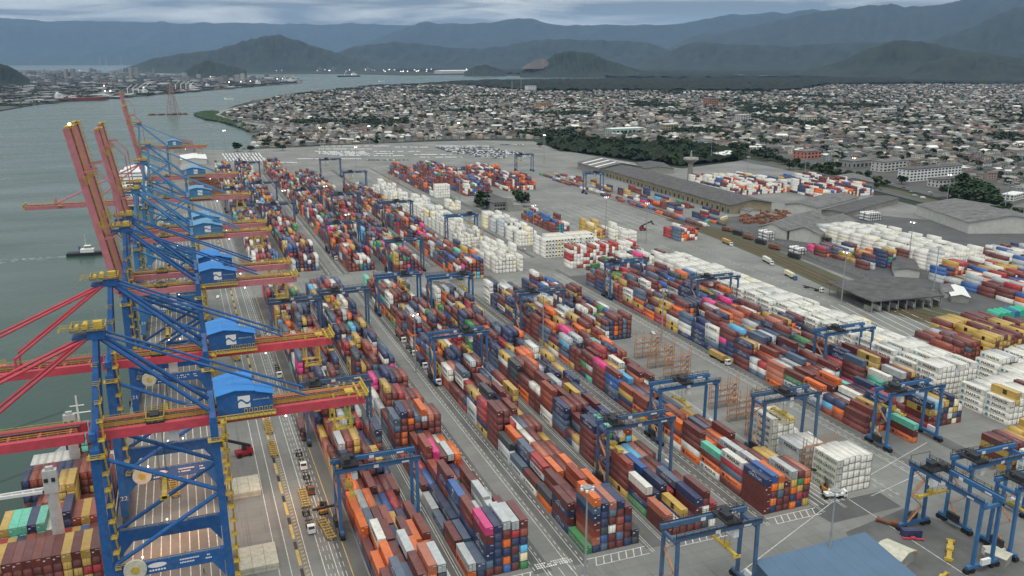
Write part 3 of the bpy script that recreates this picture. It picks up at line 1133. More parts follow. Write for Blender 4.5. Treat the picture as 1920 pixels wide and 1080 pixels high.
# two more gantry blocks by the wide lane
block('wide lane block', 249.8, 8, 2.62, 247, 508, base=(4, 5), minh=2, preset={0: ['b m m', 'm y m b', 'w b r y', 'o c m n', 'm m l w n', 'n m m y d', 'm n w'], })
block('wide lane corner', 261.5, 1, 2.7, 233.5, 247, preset={0: ['o m t']})
block('block beside reefer wall', 278.6, 8, 2.64, 242, 508, base=(4, 5), minh=2, preset={0: ['d m y n', 'm b y l', 'n n s g', 'm m n y', 'm w k n n', 'k s y k', 'm n w'], })
# refrigerated wall
block('long white reefer wall', 303.5, 9, 2.64, 262, 520, mix=[('white', 94), ('light grey', 4), ('cream', 2)], base=(6, 6), hmax=6, minh=5, twenty=0, same=0.95, brand='MAERSK', jit=(0, 0, 0, 0, 0, -1))
block('mix past reefer wall', 279, 16, 2.64, 522, 586, mix=[('white', 50), ('maroon', 12), ('navy', 10), ('green', 3), ('red', 6), ('yellow', 5), ('magenta', 2), ('light grey', 8)], base=(3, 5), minh=2)
block('red white checkered stack', 258.5, 16, 2.60, 550, 563.5, mix=REDWHITE, base=(6, 6), hmax=6, minh=5, same=0.2, twenty=0)
block('whites behind checkered stack', 254.8, 18, 2.60, 588, 616, mix=WHITES, base=(5, 5), hmax=6, minh=4, twenty=0, same=0.9, jit=(0, 0, 0, -1))
block('red pile by empty lot', 300.6, 6, 2.66, 677, 760, mix=REDORANGE, base=(2, 5))
block('yellow pile, empty lot', 320.6, 5, 2.62, 641, 668, mix=[('yellow', 70), ('rust red', 15), ('cream', 8), ('white', 10)], base=(4, 5), hmax=5, minh=3, twenty=0)
block('whites by empty lot', 336, 6, 2.62, 618, 660, mix=WHITES, base=(2, 4), fill=0.8)
block('small railway stack', 385, 7, 2.66, 606, 634, mix=[('maroon', 3), ('white', 2), ('steel blue', 2), ('orange', 2), ('red', 2)], base=(4, 5), hmax=5, minh=3)
# far reds and whites
block('the far red stacks', 259, 6, 2.66, 920, 1150, mix=REDORANGE, base=(3, 5))
block('the far white cube', 259.5, 6, 2.66, 905, 919, mix=WHITES, preset={0: ['w w w w w'] * 6})
block('the far orange stacks', 294, 12, 2.66, 905, 1140, mix=REDORANGE, base=(4, 6), hmax=6)
block('the far mixed stacks', 350, 14, 2.66, 925, 1110, mix=[('maroon', 4), ('white', 5), ('navy', 3), ('orange', 2), ('rust red', 3)], base=(3, 5))
block('the small white stack in the far lot', 251, 4, 2.66, 822, 850, mix=WHITES, base=(3, 3), hmax=3)
# right foreground
block('yellow maroon pile', 371, 15, 2.62, 291, 332, mix=YBROWN, base=(4, 5), hmax=5, minh=3, twenty=0.1)
block('maroon pile by rails', 346, 9, 2.62, 296, 325, mix=[('maroon', 6), ('rust red', 4), ('light grey', 2), ('steel blue', 1)], base=(2, 4), hmax=4, minh=2)
block('white lane pile', 312, 12, 2.62, 232, 262, mix=[('white', 80), ('light grey', 10), ('maroon', 5), ('yellow', 3)], base=(4, 5), hmax=5, minh=4, twenty=0, brand='MAERSK', jit=(0, 0, 0, -1))
block('right edge white pile', 345, 16, 2.62, 240, 290, mix=[('white', 85), ('light grey', 12), ('navy', 3)], base=(4, 5), hmax=5, minh=4, twenty=0, brand='MAERSK', jit=(0, 0, 0, -1))
block('striped right pile', 274.2, 5, 2.62, 201.5, 216, mix=YBROWN, preset={0: ['y m y m', 'm y m m', 'y m m m', 'm y y a', 'y y m y']})
block('whites behind parked gantries', 276, 8, 2.62, 187, 200.5, mix=[('white', 1)], preset={0: ['w w w w'] * 8}, brand='MAERSK')
block('right edge yellow pile', 290, 9, 2.62, 203, 217, mix=YBROWN, base=(3, 4), minh=3)
# yard beyond the railway
block('the white wall beyond the railway', 498, 16, 2.64, 440, 585, mix=[('white', 92), ('cream', 5), ('light grey', 3)], base=(5, 5), hmax=6, minh=4, bay=13.2, twenty=0, jit=(0, 0, 0, -1, 1))
block('the mixed pile beyond the railway', 458, 16, 2.64, 468, 548, mix=MIX, base=(2, 4), fill=0.5, bay=15)
block('the colourful rows beyond the railway', 478, 24, 2.64, 352, 434, mix=[('maroon', 24), ('white', 20), ('blue', 12), ('yellow', 10), ('light grey', 12), ('navy', 8), ('red', 8), ('orange', 4)], base=(3, 4), bay=13.4, minh=2)
block('the rows at the right edge beyond the railway', 545, 20, 2.64, 345, 470, mix=[('maroon', 20), ('white', 40), ('blue', 6), ('yellow', 6), ('light grey', 12), ('navy', 6)], base=(3, 4), bay=13.4, minh=2)
block('upper right yard corner', 655, 28, 2.66, 748, 850, mix=[('white', 45), ('maroon', 16), ('navy', 12), ('yellow', 4), ('red', 6), ('orange', 6), ('blue', 8)], base=(3, 5), bay=13.4, minh=2)
block('the upper right yard', 576, 28, 2.66, 800, 905, mix=[('white', 55), ('maroon', 12), ('navy', 8), ('yellow', 5), ('red', 8), ('orange', 4), ('blue', 4)], base=(4, 5), bay=13.4, minh=2)
# rows on and beside the train
block('the freight train', 443.5, 1, 2.6, 655, 1050, mix=REDORANGE, base=(1, 1), hmax=1, minh=1, bay=13.6, fill=0.8)
block('the second freight train', 438.5, 1, 2.6, 655, 1030, mix=REDORANGE, base=(1, 1), hmax=1, minh=1, bay=13.6, fill=0.55)
block('the rows behind the train', 458, 2, 2.7, 650, 1050, mix=MIX, base=(1, 3), hmax=3, fill=0.75, bay=14)
block('the rows along the warehouse', 482, 3, 2.8, 700, 900, mix=MIX, base=(1, 2), hmax=3, fill=0.45, bay=15)

# ship deck stacks: rows across the deck, seen from the stern
SHIP_X1 = -32.7


def ship_bay(y, z0, stacks, desc, xr=SHIP_X1, dz=2.6):
    n = len(stacks)
    H = [len(s_.split()) for s_ in stacks]
    for i, s_ in enumerate(stacks):
        x = xr - 1.22 - i * 2.5
        for k, c_ in enumerate(s_.split()):
            tt = k == H[i] - 1
            tl = i == n - 1 or H[i + 1] < k + 1
            tr = i == 0 or H[i - 1] < k + 1
            up = 'on top' if tt else ('at the bottom' if k == 0 else ordinal(k + 1) + ' up')
            add_cont(x, y, z0 + k * 2.62, 12.19, 2.6, ABBR[c_], '%s, %s stack from quay, %s' % (up, ordinal(i + 1), desc), tl, True, tt, tr)


ship_bay(232.0, -0.6, ['m', 'y', 'b', 'm', 'b', 'g', 'm', 'b', 'y', 'm', 'm'], 'sternmost ship bay')
ship_bay(245.3, -0.6, ['y m d m m', 'm y d y y', 'd y y m m', 'y y y y y', 'm m b m m', 'm m m b b', 'b m b m b', 'r m g b m', 'm y m b b', 'y m y b m', 'm b y m y'], 'front ship bay')
ship_bay(258.3, -0.6, ['g m w', 'm b m', 'y m u', 'm b y', 'd m d', 'y y y', 'm m m', 'b b b', 'm m r', 'm n n', 'y y y', 'm m d'][:12], 'second ship bay')
ship_bay(271.3, -0.6, ['m s n s', 'r m b r', 'y y y y', 'm r m r', 'n n n n n', 'm n m r', 'y m w', 't y t t', 'n n m n', 't y t t', 't m t t', 'y y y y'], 'third ship bay')
ship_bay(285.0, -0.6, ['b m', 'm b', 'm m', 'y b', 'y y y y y y', 'y y y y y y', 'm m m r', 'r m m r', 'm m b', 'm n', 'n m'], 'fourth ship bay')
ship_bay(298.0, -0.6, ['m n b b r', 'b m b m r', 'm m y m r', 'm b m b r', 'b m n b m', 'm m n m n', 'n m n b n', 'm n b m d', 'm n m m r', 'm n n m r', 'n m n n n'], 'fifth ship bay')
ship_bay(313.0, -0.6, ['w w w', 'c m c', 'm b y', 'c y y', 'm m b', 'w w w w', 'w w w w', 'w w w w', 'w w w w', 'w w w w', 'w w w w'], 'sixth ship bay')
ship_bay(331.0, 0.4, ['b r b m r', 'm b m b r', 'b r m m r', 't m t t t', 'm b m b r', 'b m n b r'], 'bow ship bay', xr=-35.5)

# ---- lettering as flat print
def text_tris(s_, size):
    cu = bpy.data.curves.new('t', 'FONT')
    cu.body = s_
    cu.size = size
    cu.align_x = 'CENTER'
    cu.align_y = 'CENTER'
    cu.resolution_u = 1
    ob = bpy.data.objects.new('t', cu)
    col.objects.link(ob)
    dg = bpy.context.evaluated_depsgraph_get()
    dg.update()
    me = bpy.data.meshes.new_from_object(ob.evaluated_get(dg))
    V = [tuple(v.co) for v in me.vertices]
    F = [tuple(p.vertices) for p in me.polygons]
    bpy.data.objects.remove(ob)
    bpy.data.curves.remove(cu)
    bpy.data.meshes.remove(me)
    # the fill of a text curve faces +z
    return V, F


def bold(VF, dx):
    V, F = VF
    n = len(V)
    return [(x, y, 0) for x, y, z in V] + [(x + dx, y + dx * .4, 0.002) for x, y, z in V], F + [tuple(i + n for i in f) for f in F]


WHT, BLK, SKY, NVY, GRN, DBL = (0.75, 0.75, 0.75), (0.012, 0.012, 0.014), (0.24, 0.46, 0.58), (0.02, 0.03, 0.12), (0.015, 0.22, 0.10), (0.02, 0.05, 0.16)


def brand_mesh(parts):
    V, F, Cc = [], [], []
    for (VF, ox, oy, c_, sx) in parts:
        o_ = len(V)
        V += [(x * sx + ox, y + oy) for x, y, *_ in VF[0]]
        F += [tuple(i + o_ for i in f) for f in VF[1]]
        Cc += [c_] * len(VF[0])
    return V, F, Cc


SQ = ([(-.5, -.5), (.5, -.5), (.5, .5), (-.5, .5)], [(0, 1, 2, 3)])


def sq(w, h):
    return ([(-w / 2, -h / 2), (w / 2, -h / 2), (w / 2, h / 2), (-w / 2, h / 2)], [(0, 1, 2, 3)])


def star(r, n=7):
    P = []
    for i in range(2 * n):
        rr = r if i % 2 == 0 else r * 0.45
        t = math.pi * i / n + math.pi / 2
        P.append((rr * math.cos(t), rr * math.sin(t)))
    return [(0, 0)] + P, [(0, 1 + i, 1 + (i + 1) % (2 * n)) for i in range(2 * n)]


def arc_mark(w, h):
    P, F = [], []
    n = 8
    for i in range(n + 1):
        t = i / n
        x = -w / 2 + w * t
        y = h * math.sin(t * math.pi * 1.6) * 0.5
        P += [(x, y - h * .12), (x, y + h * .12)]
    for i in range(n):
        F.append((2 * i, 2 * i + 2, 2 * i + 3, 2 * i + 1))
    return P, F


_t = {k: bold(text_tris(k, s_), 0.05 * s_) for k, s_ in (('MAERSK', 1.85), ('EVERGREEN', 1.85), ('CMA CGM', 1.45), ('Hapag-Lloyd', 1.25), ('HAMBURG SÜD', 1.25), ('ONE', 1.7), ('COSCO', 1.4), ('MSC', 0.75))}
BRANDS = {
    'MAERSK': brand_mesh([(sq(1.45, 1.45), -4.6, 0, SKY, 1), (star(0.6), -4.6, 0, WHT, 1), (_t['MAERSK'], 0.9, 0, BLK, 1.1)]),
    'EVERGREEN': brand_mesh([(_t['EVERGREEN'], 0, 0, GRN, 1.1)]),
    'EVERGREEN_W': brand_mesh([(_t['EVERGREEN'], 0, 0, WHT, 1.05)]),
    'CMA': brand_mesh([(_t['CMA CGM'], 0.3, -0.05, WHT, 1.05), (arc_mark(3.2, 1.1), 0.0, 0.85, WHT, 1)]),
    'HAPAG': brand_mesh([(sq(1.5, 1.3), -4.3, 0, DBL, 1), (_t['Hapag-Lloyd'], 0.9, 0, DBL, 1.1)]),
    'SUD': brand_mesh([(_t['HAMBURG SÜD'], 0, 0, WHT, 1.05)]),
    'ONE': brand_mesh([(_t['ONE'], -1.5, 0, WHT, 1.2)]),
    'COSCO': brand_mesh([(star(0.9, 9), -0.2, 0.1, WHT, 1.3)]),
    'MSC': brand_mesh([(sq(1.9, 1.9), 0.6, 0, BLK, 1), (_t['MSC'], 0.6, 0, (0.55, 0.40, 0.12), 1)]),
}
BR_OF = {'white': ('MAERSK', .45), 'light grey': ('MAERSK', .6), 'navy': ('CMA', .75), 'orange': ('HAPAG', .85), 'yellow': ('MSC', .85), 'magenta': ('ONE', 1), 'red': ('SUD', .8), 'green': ('EVERGREEN_W', .8), 'blue': ('COSCO', .6), 'steel blue': ('CMA', .4), 'light blue': ('COSCO', .4)}
M_print = material('container_print', (0.5, 0.5, 0.5), 0.6, mode='attr', var=0)


def brand_on_face(key, L, h, W):
    """print on the seaward (-x) side: reads from the far end to the near end"""
    V, F, Cc = BRANDS[key]
    k = min(1.0, h / 2.75)
    return [(-W / 2 - 0.03, L / 2 - x * k, h / 2 + y * k) for x, y in V], F, Cc


BR_ME = {}
for key in BRANDS:
    V, F, Cc = brand_on_face(key, 12.19, 2.75, 2.44)
    b = MB()
    b.v, b.f, b.c = list(V), list(F), list(Cc)
    BR_ME[key] = b.mesh('lettering', M_print)

# ---- meshes of a container with frame, recessed panels and door leaves
def cont_mesh(L, h, W=2.44):
    b = MB()
    e = 0.018
    b.box(-W / 2 + e, e, 0.10, W / 2 - e, L - e, h - 0.05)
    p = 0.16
    for sx in (-1, 1):
        for y in (0, L - p):
            x0 = sx * (W / 2) - (p if sx > 0 else 0)
            b.box(x0, y, 0.03, x0 + p, y + p, h - 0.03)
        x0 = sx * (W / 2) - (0.1 if sx > 0 else 0)
        b.box(x0, p, 0.07, x0 + 0.1, L - p, 0.17)
        b.box(x0, p, h - 0.12, x0 + 0.1, L - p, h - 0.034)
    for y in (0.004, L - 0.104):
        b.box(-W / 2 + p, y, 0.07, W / 2 - p, y + 0.1, 0.18)
        b.box(-W / 2 + p, y, h - 0.16, W / 2 - p, y + 0.1, h - 0.036)
    return b.mesh('shipping_container', M_cont)


def door_mesh(h, side, W=2.44):
    b = MB()
    x0, x1 = (-W / 2 + 0.17, -0.012) if side < 0 else (0.012, W / 2 - 0.17)
    b.box(x0, 0.006, 0.2, x1, 0.045, h - 0.18)
    for t in (0.3, 0.72):
        x = x0 + (x1 - x0) * t
        b.box(x - 0.025, -0.03, 0.12, x + 0.025, 0.004, h - 0.1)
        b.box(x - 0.16, -0.028, 1.05, x + 0.10, -0.002, 1.12)
    return b.mesh('door', M_cont)


CM = {}
for L in (12.19, 6.06):
    for h in (2.6, 2.9):
        CM[(L, h)] = cont_mesh(L, h)
DM = {(h, s_): door_mesh(h, s_) for h in (2.6, 2.9) for s_ in (-1, 1)}

MK = []
for k_ in range(4):
    b = MB()
    b.cur = WHT
    for i in range(5):
        x = 0.12 + i * 0.19
        b._add([(x, -0.035, 2.0), (x + 0.14, -0.035, 2.0), (x + 0.14, -0.035, 2.22), (x, -0.035, 2.22)], [(0, 1, 2, 3)])
    if k_ > 1:
        b._add([(-0.85, -0.035, 1.5 - .3 * k_ + .6), (-0.3, -0.035, 1.5 - .3 * k_ + .6), (-0.3, -0.035, 1.9 - .3 * k_ + .6), (-0.85, -0.035, 1.9 - .3 * k_ + .6)], [(0, 1, 2, 3)])
    MK.append(b.mesh('lettering', M_print))
SEAL = {}
for h in (2.6, 2.9):
    b = MB()
    for (x0, z0, x1, z1) in ((-1.22, 0.03, -1.12, h - .03), (1.12, 0.03, 1.22, h - .03), (-1.12, 0.03, 1.12, 0.15), (-1.12, h - .13, 1.12, h - .03), (-.03, .15, .03, h - .13)):
        b.box(x0, -0.028, z0, x1, -0.012, z1)
    SEAL[h] = b.mesh('door_seal', M_dark)
camp = np.array((0, 0, CAMH))
for c in CONT:
    px, py, D = proj(c['x'], c['y'] + c['L'] / 2, c['z'] + c['h'])
    inside = -60 < px < 1980 and -60 < py < 1150
    v = np.array((c['x'], c['y'] + c['L'] / 2, c['z'] + c['h'] / 2)) - camp
    dd = np.linalg.norm(v)
    v = v / dd
    a = 0.0
    if c['t']:
        a += c['L'] * 2.44 * abs(v[2])
    if c['f']:
        a += 2.44 * c['h'] * max(0, v[1])
    if c['l']:
        a += c['L'] * c['h'] * max(0, v[0])
    if c['r']:
        a += c['L'] * c['h'] * max(0, -v[0])
    c['score'] = a / dd ** 2 if inside and D > 5 else 0
    c['dist'] = dd
    t = rnd.uniform(-0.10, 0.10)
    fade = rnd.uniform(0.0, 0.16)
    base = np.array(CC[c['c']])
    gmean = base.mean()
    base = np.clip(gmean + (base - gmean) * 1.12, 0.004, 0.85)
    if c['c'] in ('white', 'cream'):
        fade = 0.0
        t *= 0.5
    c['rgb'] = np.clip((base * (1 - fade) + gmean * fade) * (1 + t) * 1.0, 0, 0.85)
    bk = c['b']
    if bk is None and c['c'] in BR_OF and c['L'] > 10:
        k_, p_ = BR_OF[c['c']]
        if rnd.random() < p_:
            bk = k_
    elif bk and c['c'] not in ('white', 'light grey', 'cream'):
        bk = BR_OF.get(c['c'], (None, 0))[0]
    c['b'] = bk
CONT.sort(key=lambda c: -c['score'])
NIND = 300
cont_objs = []
for c in CONT[:NIND]:
    size = '40-foot' if c['L'] > 10 else '20-foot'
    o = link('shipping_container', CM[(c['L'], c['h'])], None, (c['x'], c['y'], c['z']))
    o.color = (*c['rgb'], 1)
    lab = '%s container %s' % (c['c'], c['d'])
    tag(o, lab, 'container', 'containers on the ship deck' if 'ship bay' in c['d'] else 'containers stacked in the yard')
    cont_objs.append(o)
    if c['f'] and c['dist'] < 420:
        for s_ in (-1, 1):
            d_ = link('door', DM[(c['h'], s_)], o)
            d_.color = (*(c['rgb'] * 0.92), 1)
    if c['l'] and c['b'] and c['L'] > 10:
        d_ = link('lettering', BR_ME[c['b']], o, (0, 0, (c['h'] - 2.75) / 2))
    if c['f'] and c['dist'] < 420 and c['c'] in ('white', 'cream', 'light grey'):
        link('door_seal', SEAL[c['h']], o)
    if c['f'] and c['dist'] < 420 and c['c'] not in ('white', 'cream'):
        link('lettering', MK[rnd.randrange(4)], o, (0, 0, c['h'] - 2.6))['kind'] = 'stuff'
single_out(cont_objs)
rest = CONT[NIND:]
inst = [(c['x'], c['y'] + c['L'] / 2, c['z'] + 0.06, c['W'] - 0.02, c['L'] - 0.02, c['h'] - 0.075, 0) for c in rest]
stuff_cont = bulk('shipping_containers', BOXV, BOXF, inst, [c['rgb'] for c in rest], M_cont_far)
# cooling units on the near ends of white refrigerated boxes
cu = [c for c in rest if c['f'] and 'checkered' in c['d'] and 'red white' not in c['d'] and c['c'] in ('white', 'cream') and c['L'] > 10 and 360 < c['dist'] < 900]
o = bulk('cooling_units', BOXV, BOXF, [(c['x'] - 0.1, c['y'] + 0.0, c['z'] + c['h'] * 0.42, 1.5, 0.12, c['h'] * 0.36, 0) for c in cu], [(0.05, 0.055, 0.06)] * len(cu), M_attr, None)
o.parent = stuff_cont
o['kind'] = 'stuff'
# dark door seals and rails on the near ends, joined: thin lines that part box from box
V, F = [], []
for c in rest:
    if c['f'] and c['dist'] < 620 and 'checkered' not in c['d']:
        x, y, z, h = c['x'], c['y'] - 0.012, c['z'], c['h']
        for (x0, z0, x1, z1) in ((-1.22, .05, -1.12, h - .02), (1.12, .05, 1.22, h - .02), (-1.12, .05, 1.12, .17), (-1.12, h - .12, 1.12, h - .02), (-.035, .17, .035, h - .12)):
            o_ = len(V)
            V += [(x + x0, y, z + z0), (x + x1, y, z + z0), (x + x1, y, z + z1), (x + x0, y, z + z1)]
            F.append((o_, o_ + 1, o_ + 2, o_ + 3))
b = MB()
b.v, b.f = V, F
o = b.build('door_seals', M_dark, stuff_cont)
o['kind'] = 'stuff'
# their print, joined
V, F, Cc = [], [], []
for c in rest:
    if c['l'] and c['b'] and c['L'] > 10 and c['dist'] < 560:
        fv, ff, fc = BRANDS[c['b']]
        k = min(1.0, c['h'] / 2.75)
        o_ = len(V)
        V += [(c['x'] - c['W'] / 2 - 0.03, c['y'] + c['L'] / 2 - x * k, c['z'] + c['h'] / 2 + y * k) for x, y in fv]
        F += [tuple(i + o_ for i in f) for f in ff]
        Cc += fc
b = MB()
b.v, b.f, b.c = V, F, Cc
o = b.build('lettering', M_print, stuff_cont)
o['kind'] = 'stuff'
M_pale = material('pale_grey_paint', (0.52, 0.53, 0.52), 0.6, var=0.12, scale=0.4, dirt=0.2)
M_rackd = material('rack_deck_brown', (0.34, 0.20, 0.13), 0.7, var=0.2, scale=0.6, dirt=0.3)
M_yeld = material('worn_yellow', (0.42, 0.29, 0.07), 0.65, var=0.25, scale=0.8, dirt=0.4)

# ================================================================== SHIP-TO-SHORE CRANES
XW, XL = -28.5, 1.6          # the two crane rails
GZ, GT = 51.8, 54.3          # underside and top of the bridge girders


def number_mesh(s_, size):
    V, F = bold(text_tris(s_, size), 0.06 * size)
    b = MB()
    # faces -y (towards the camera)
    b.v = [(x, -0.02, y) for x, y, *_ in V]
    b.f = list(F)
    return b


def make_sts(number, raised, LB_=70.0, faded=False):
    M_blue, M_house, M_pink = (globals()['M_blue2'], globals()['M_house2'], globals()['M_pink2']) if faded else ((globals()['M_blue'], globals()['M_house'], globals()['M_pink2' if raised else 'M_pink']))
    root = thing('container_crane', 'x', 'harbour crane')
    # legs, one per corner, with the upper mast on the seaward pair as its own part
    for sy in (-1, 1):
        y = sy * 9.6
        b = MB()
        b.beam((XW, y, 2.4), (XW + 0.6, y, GZ), 2.3, 2.0)
        b.build('leg', M_blue, root)
        b = MB()
        b.beam((XL + 0.4, y, 2.4), (XL - 0.4, y, GZ + 3.5), 2.0, 1.8)
        b.build('leg', M_blue, root)
        b = MB()
        b.beam((XW + 0.7, y, GZ - 1), (XW + 3.4, sy * 1.6, 79.4), 1.7, 1.5, w2=1.3)
        b.build('mast', M_blue, root)
        # portal beam with print
        b = MB()
        b.beam((XW - 0.2, y, 15.6), (XL, y, 15.6), 1.7, 3.6)
        for sx, x in ((1, XW + 1.0), (-1, XL - 1.0)):
            b.xprism([(x, 13.9), (x + sx * 4.2, 13.9), (x, 9.0)] if sx > 0 else [(x, 9.0), (x + sx * 3.2, 13.9), (x, 13.9)], y - 0.8, y + 0.8)
        pb = b.build('portal_beam', M_blue, root)
        b = MB()
        b.rail([(XW + 2, y - 0.9, 17.4), (XL - 2, y - 0.9, 17.4)], 1.0, 0.04, 3.0)
        b.build('handrail', M_yel, pb)
        if sy < 0:
            b = MB()
            yy = y - 0.9
            n = 14
            ov = [(-16.5 + 2.4 * math.cos(2 * math.pi * i / n), yy, 16.2 + 0.75 * math.sin(2 * math.pi * i / n)) for i in range(n)]
            b._add(ov, [tuple(range(n))])
            for i in range(6):
                b.box(-18.6 + i * 0.72, yy - 0.02, 14.5, -18.1 + i * 0.72, yy, 15.0)
            for k, (x0, ln) in enumerate(((-10.8, 5.2), (-10.8, 4.0), (-4.2, 1.6), (-4.2, 1.9))):
                z = 16.2 - 0.95 * (k % 2)
                for j in range(int(ln / 0.42)):
                    if rnd.random() < 0.86:
                        b.box(x0 + j * 0.42, yy - 0.02, z, x0 + j * 0.42 + 0.3, yy, z + 0.42)
            b.build('lettering', M_prt_w, pb)
            nb = number_mesh(number, 2.3)
            nb.v = [(x + XW + 0.3, yv + y - 1.06, z + 9.0) for x, yv, z in nb.v]
            nb.build('number', M_prt_w, root)
        # upper diagonal braces inside the frame
        b = MB()
        b.tube((XW + 1, y, 17.5), (XL - 0.6, y, 34.0), 0.62, 8)
        b.build('brace', M_blue, root)
        b = MB()
        b.tube((XL - 0.8, y, 35.0), (XW + 1.2, y, 49.5), 0.62, 8)
        b.build('brace', M_blue, root)
        # thick stay from the mast head down to the landward leg, thin stay on to the end of the bridge
        b = MB()
        b.tube((XW + 4.2, sy * 1.4, 79.0), (XL - 1.2, sy * 4.4, 56.2), 0.62, 8)
        b.build('stay', M_blue, root)
        b = MB()
        b.tube((XW + 4.6, sy * 1.7, 80.0), (26.5, sy * 3.2, 56.4), 0.36, 8)
        b.build('stay', M_blue, root)
        # bridge girders
        b = MB()
        b.box(XW - 1.5, sy * 3.8 - 0.75, GZ, 43.0, sy * 3.8 + 0.75, GT)
        gr = b.build('girder', M_pink, root)
        # walkway with rails beside the girder
        b = MB()
        yo = sy * 2.5
        b.box(XW + 1, yo - 0.5, GT - 0.35, 43.5, yo + 0.5, GT - 0.25)
        b.build('grating', M_grat, gr)
        b = MB()
        b.rail([(XW + 1, yo - sy * 0.5, GT - 0.25), (43.5, yo - sy * 0.5, GT - 0.25)], 1.3, 0.06, 2.2)
        b.rail([(XW + 1, sy * 3.2, GT), (43.5, sy * 3.2, GT)], 1.2, 0.05, 2.6)
        b.build('walkway', M_yel, root)
    # cross ties along the quay
    for x, zs in ((XW, (3.6, 34.0)), (XL, (3.6, 34.0))):
        for z in zs:
            b = MB()
            b.beam((x + 0.2, -9.6, z), (x + 0.2, 9.6, z), 1.5, 2.2)
            b.build('sill_beam', M_blue, root)
    for x in (XW + 0.5, XL - 0.4):
        b = MB()
        b.beam((x, -10.4, GT + 1.0), (x, 10.4, GT + 1.0), 1.6, 1.9)
        b.build('cross_beam', M_blue, root)
    # bogies
    for x in (XW, XL):
        for sy in (-1, 1):
            b = MB()
            b.box(x - 0.7, sy * 9.6 - 4.6, 0.9, x + 0.7, sy * 9.6 + 4.6, 2.4)
            bg = b.build('bogie', M_dark, root)
            b = MB()
            for k in range(8):
                yy = sy * 9.6 - 4.2 + k * 1.2
                b.tube((x - 0.3, yy, 0.55), (x + 0.3, yy, 0.55), 0.45, 8)
            b.build('wheel', M_dark, bg)
    # cable reel on the near portal beam
    b = MB()
    b.tube((-21.9, -11.9, 16.6), (-21.9, -11.2, 16.6), 2.9, 20)
    rl = b.build('cable_reel', M_hatch, root)
    b = MB()
    b.tube((-21.9, -12.05, 16.6), (-21.9, -11.88, 16.6), 1.1, 12)
    b.build('hub', M_yel, rl)
    # ladder tower and platforms up the seaward leg and the landward leg
    for (x, z0, z1, st) in ((XW + 2.6, 17, 75, 4.6), (XL + 2.2, 4, 56, 4.2)):
        k = 0
        z = z0
        while z < z1:
            t = max(0, (z - GZ) / 25.0)
            yy = -9.6 + 8.0 * t if x < 0 else -9.6
            b = MB()
            b.box(x - 0.8, yy - 1.3, z, x + 0.8, yy + 1.3, z + 0.1)
            b.rail([(x + 0.8, yy - 1.3, z), (x + 0.8, yy + 1.3, z)], 1.1, 0.045, 1.3)
            b.rail([(x - 0.8, yy - 1.3, z), (x + 0.8, yy - 1.3, z)], 1.1, 0.045, 1.6)
            z2 = min(z + st, z1)
            t2 = max(0, (z2 - GZ) / 25.0)
            y2 = -9.6 + 8.0 * t2 if x < 0 else -9.6
            b.beam((x + 0.3, yy + 1.2, z), (x + 0.3, y2 - 1.2, z2), 0.5, 0.08)
            b.build('ladder_platform', M_yel, root)
            z += st
    # big yellow corner platforms where legs meet the bridge
    for (x, sy) in ((XW + 1, -1), (XL, -1), (XW + 1, 1), (XL, 1)):
        b = MB()
        b.box(x - 2.2, sy * 9.6 - 1.7, GZ - 2.2, x + 2.2, sy * 9.6 + 1.7, GZ - 2.1)
        b.rail([(x - 2.2, sy * 9.6 - 1.7, GZ - 2.1), (x + 2.2, sy * 9.6 - 1.7, GZ - 2.1), (x + 2.2, sy * 9.6 + 1.7, GZ - 2.1)], 1.2, 0.06, 1.8)
        b.build('platform', M_yel, root)
    # mast head with winches
    HX, HZ = XW + 2.0, 3.0
    b = MB()
    b.box(HX - 0.4, -2.6, 75.8 + HZ, HX + 3.6, 2.6, 78.2 + HZ)
    b.box(HX - 4.0, -2.2, 76.0 + HZ, HX - 0.4, 2.2, 76.7 + HZ)
    hd = b.build('mast_head', M_blue, root)
    b = MB()
    b.box(HX - 4.0, -3.0, 78.2 + HZ, HX + 4.0, 3.0, 78.3 + HZ)
    b.build('grating', M_grat, hd)
    b = MB()
    b.rail([(HX - 4.0, -3.0, 78.3 + HZ), (HX + 4.0, -3.0, 78.3 + HZ), (HX + 4.0, 3.0, 78.3 + HZ), (HX - 4.0, 3.0, 78.3 + HZ), (HX - 4.0, -3.0, 78.3 + HZ)], 1.2, 0.055, 2.0)
    b.box(HX + 1.2, -2.0, 78.4 + HZ, HX + 3.4, -0.2, 80.4 + HZ)
    b.tube((HX - 0.8, -1.8, 79.2 + HZ), (HX - 0.8, 1.8, 79.2 + HZ), 0.75, 10)
    b.tube((HX - 2.8, -1.4, 78.9 + HZ), (HX - 2.8, 1.4, 78.9 + HZ), 0.5, 10)
    b.rail([(HX - 7.0, -1.4, 78.0 + HZ), (HX - 4.0, -1.4, 78.0 + HZ)], 1.2, 0.06, 1.5)
    b.rail([(HX - 7.0, 1.4, 78.0 + HZ), (HX - 4.0, 1.4, 78.0 + HZ)], 1.2, 0.06, 1.5)
    b.beam((HX - 7.0, -1.4, 78.0 + HZ), (HX - 7.0, 1.4, 78.0 + HZ), 0.14)
    b.build('winch_platform', M_yel, hd)
    b = MB()
    b.tube((HX + 2, 0, 78.4 + HZ), (HX + 2, 0, 83.0 + HZ), 0.09, 5)
    b.build('antenna', M_grey, hd)
    # machinery house
    b = MB()
    y0, y1 = -6.4, 8.2
    b.xprism([(2.6, GT - 0.3), (12.4, GT - 0.3), (12.4, 60.9), (7.4, 61.5), (2.6, 60.5)], y0, y1)
    b.xprism([(12.42, GT - 0.3), (17.2, GT - 0.3), (17.2, 59.4), (12.42, 60.6)], y0 + 0.02, -0.6)
    hs = b.build('machinery_house', M_blue, root)
    b = MB()
    b.beam((2.2, 0.9, 60.52), (7.4, 0.9, 61.66), 15.4, 0.2)
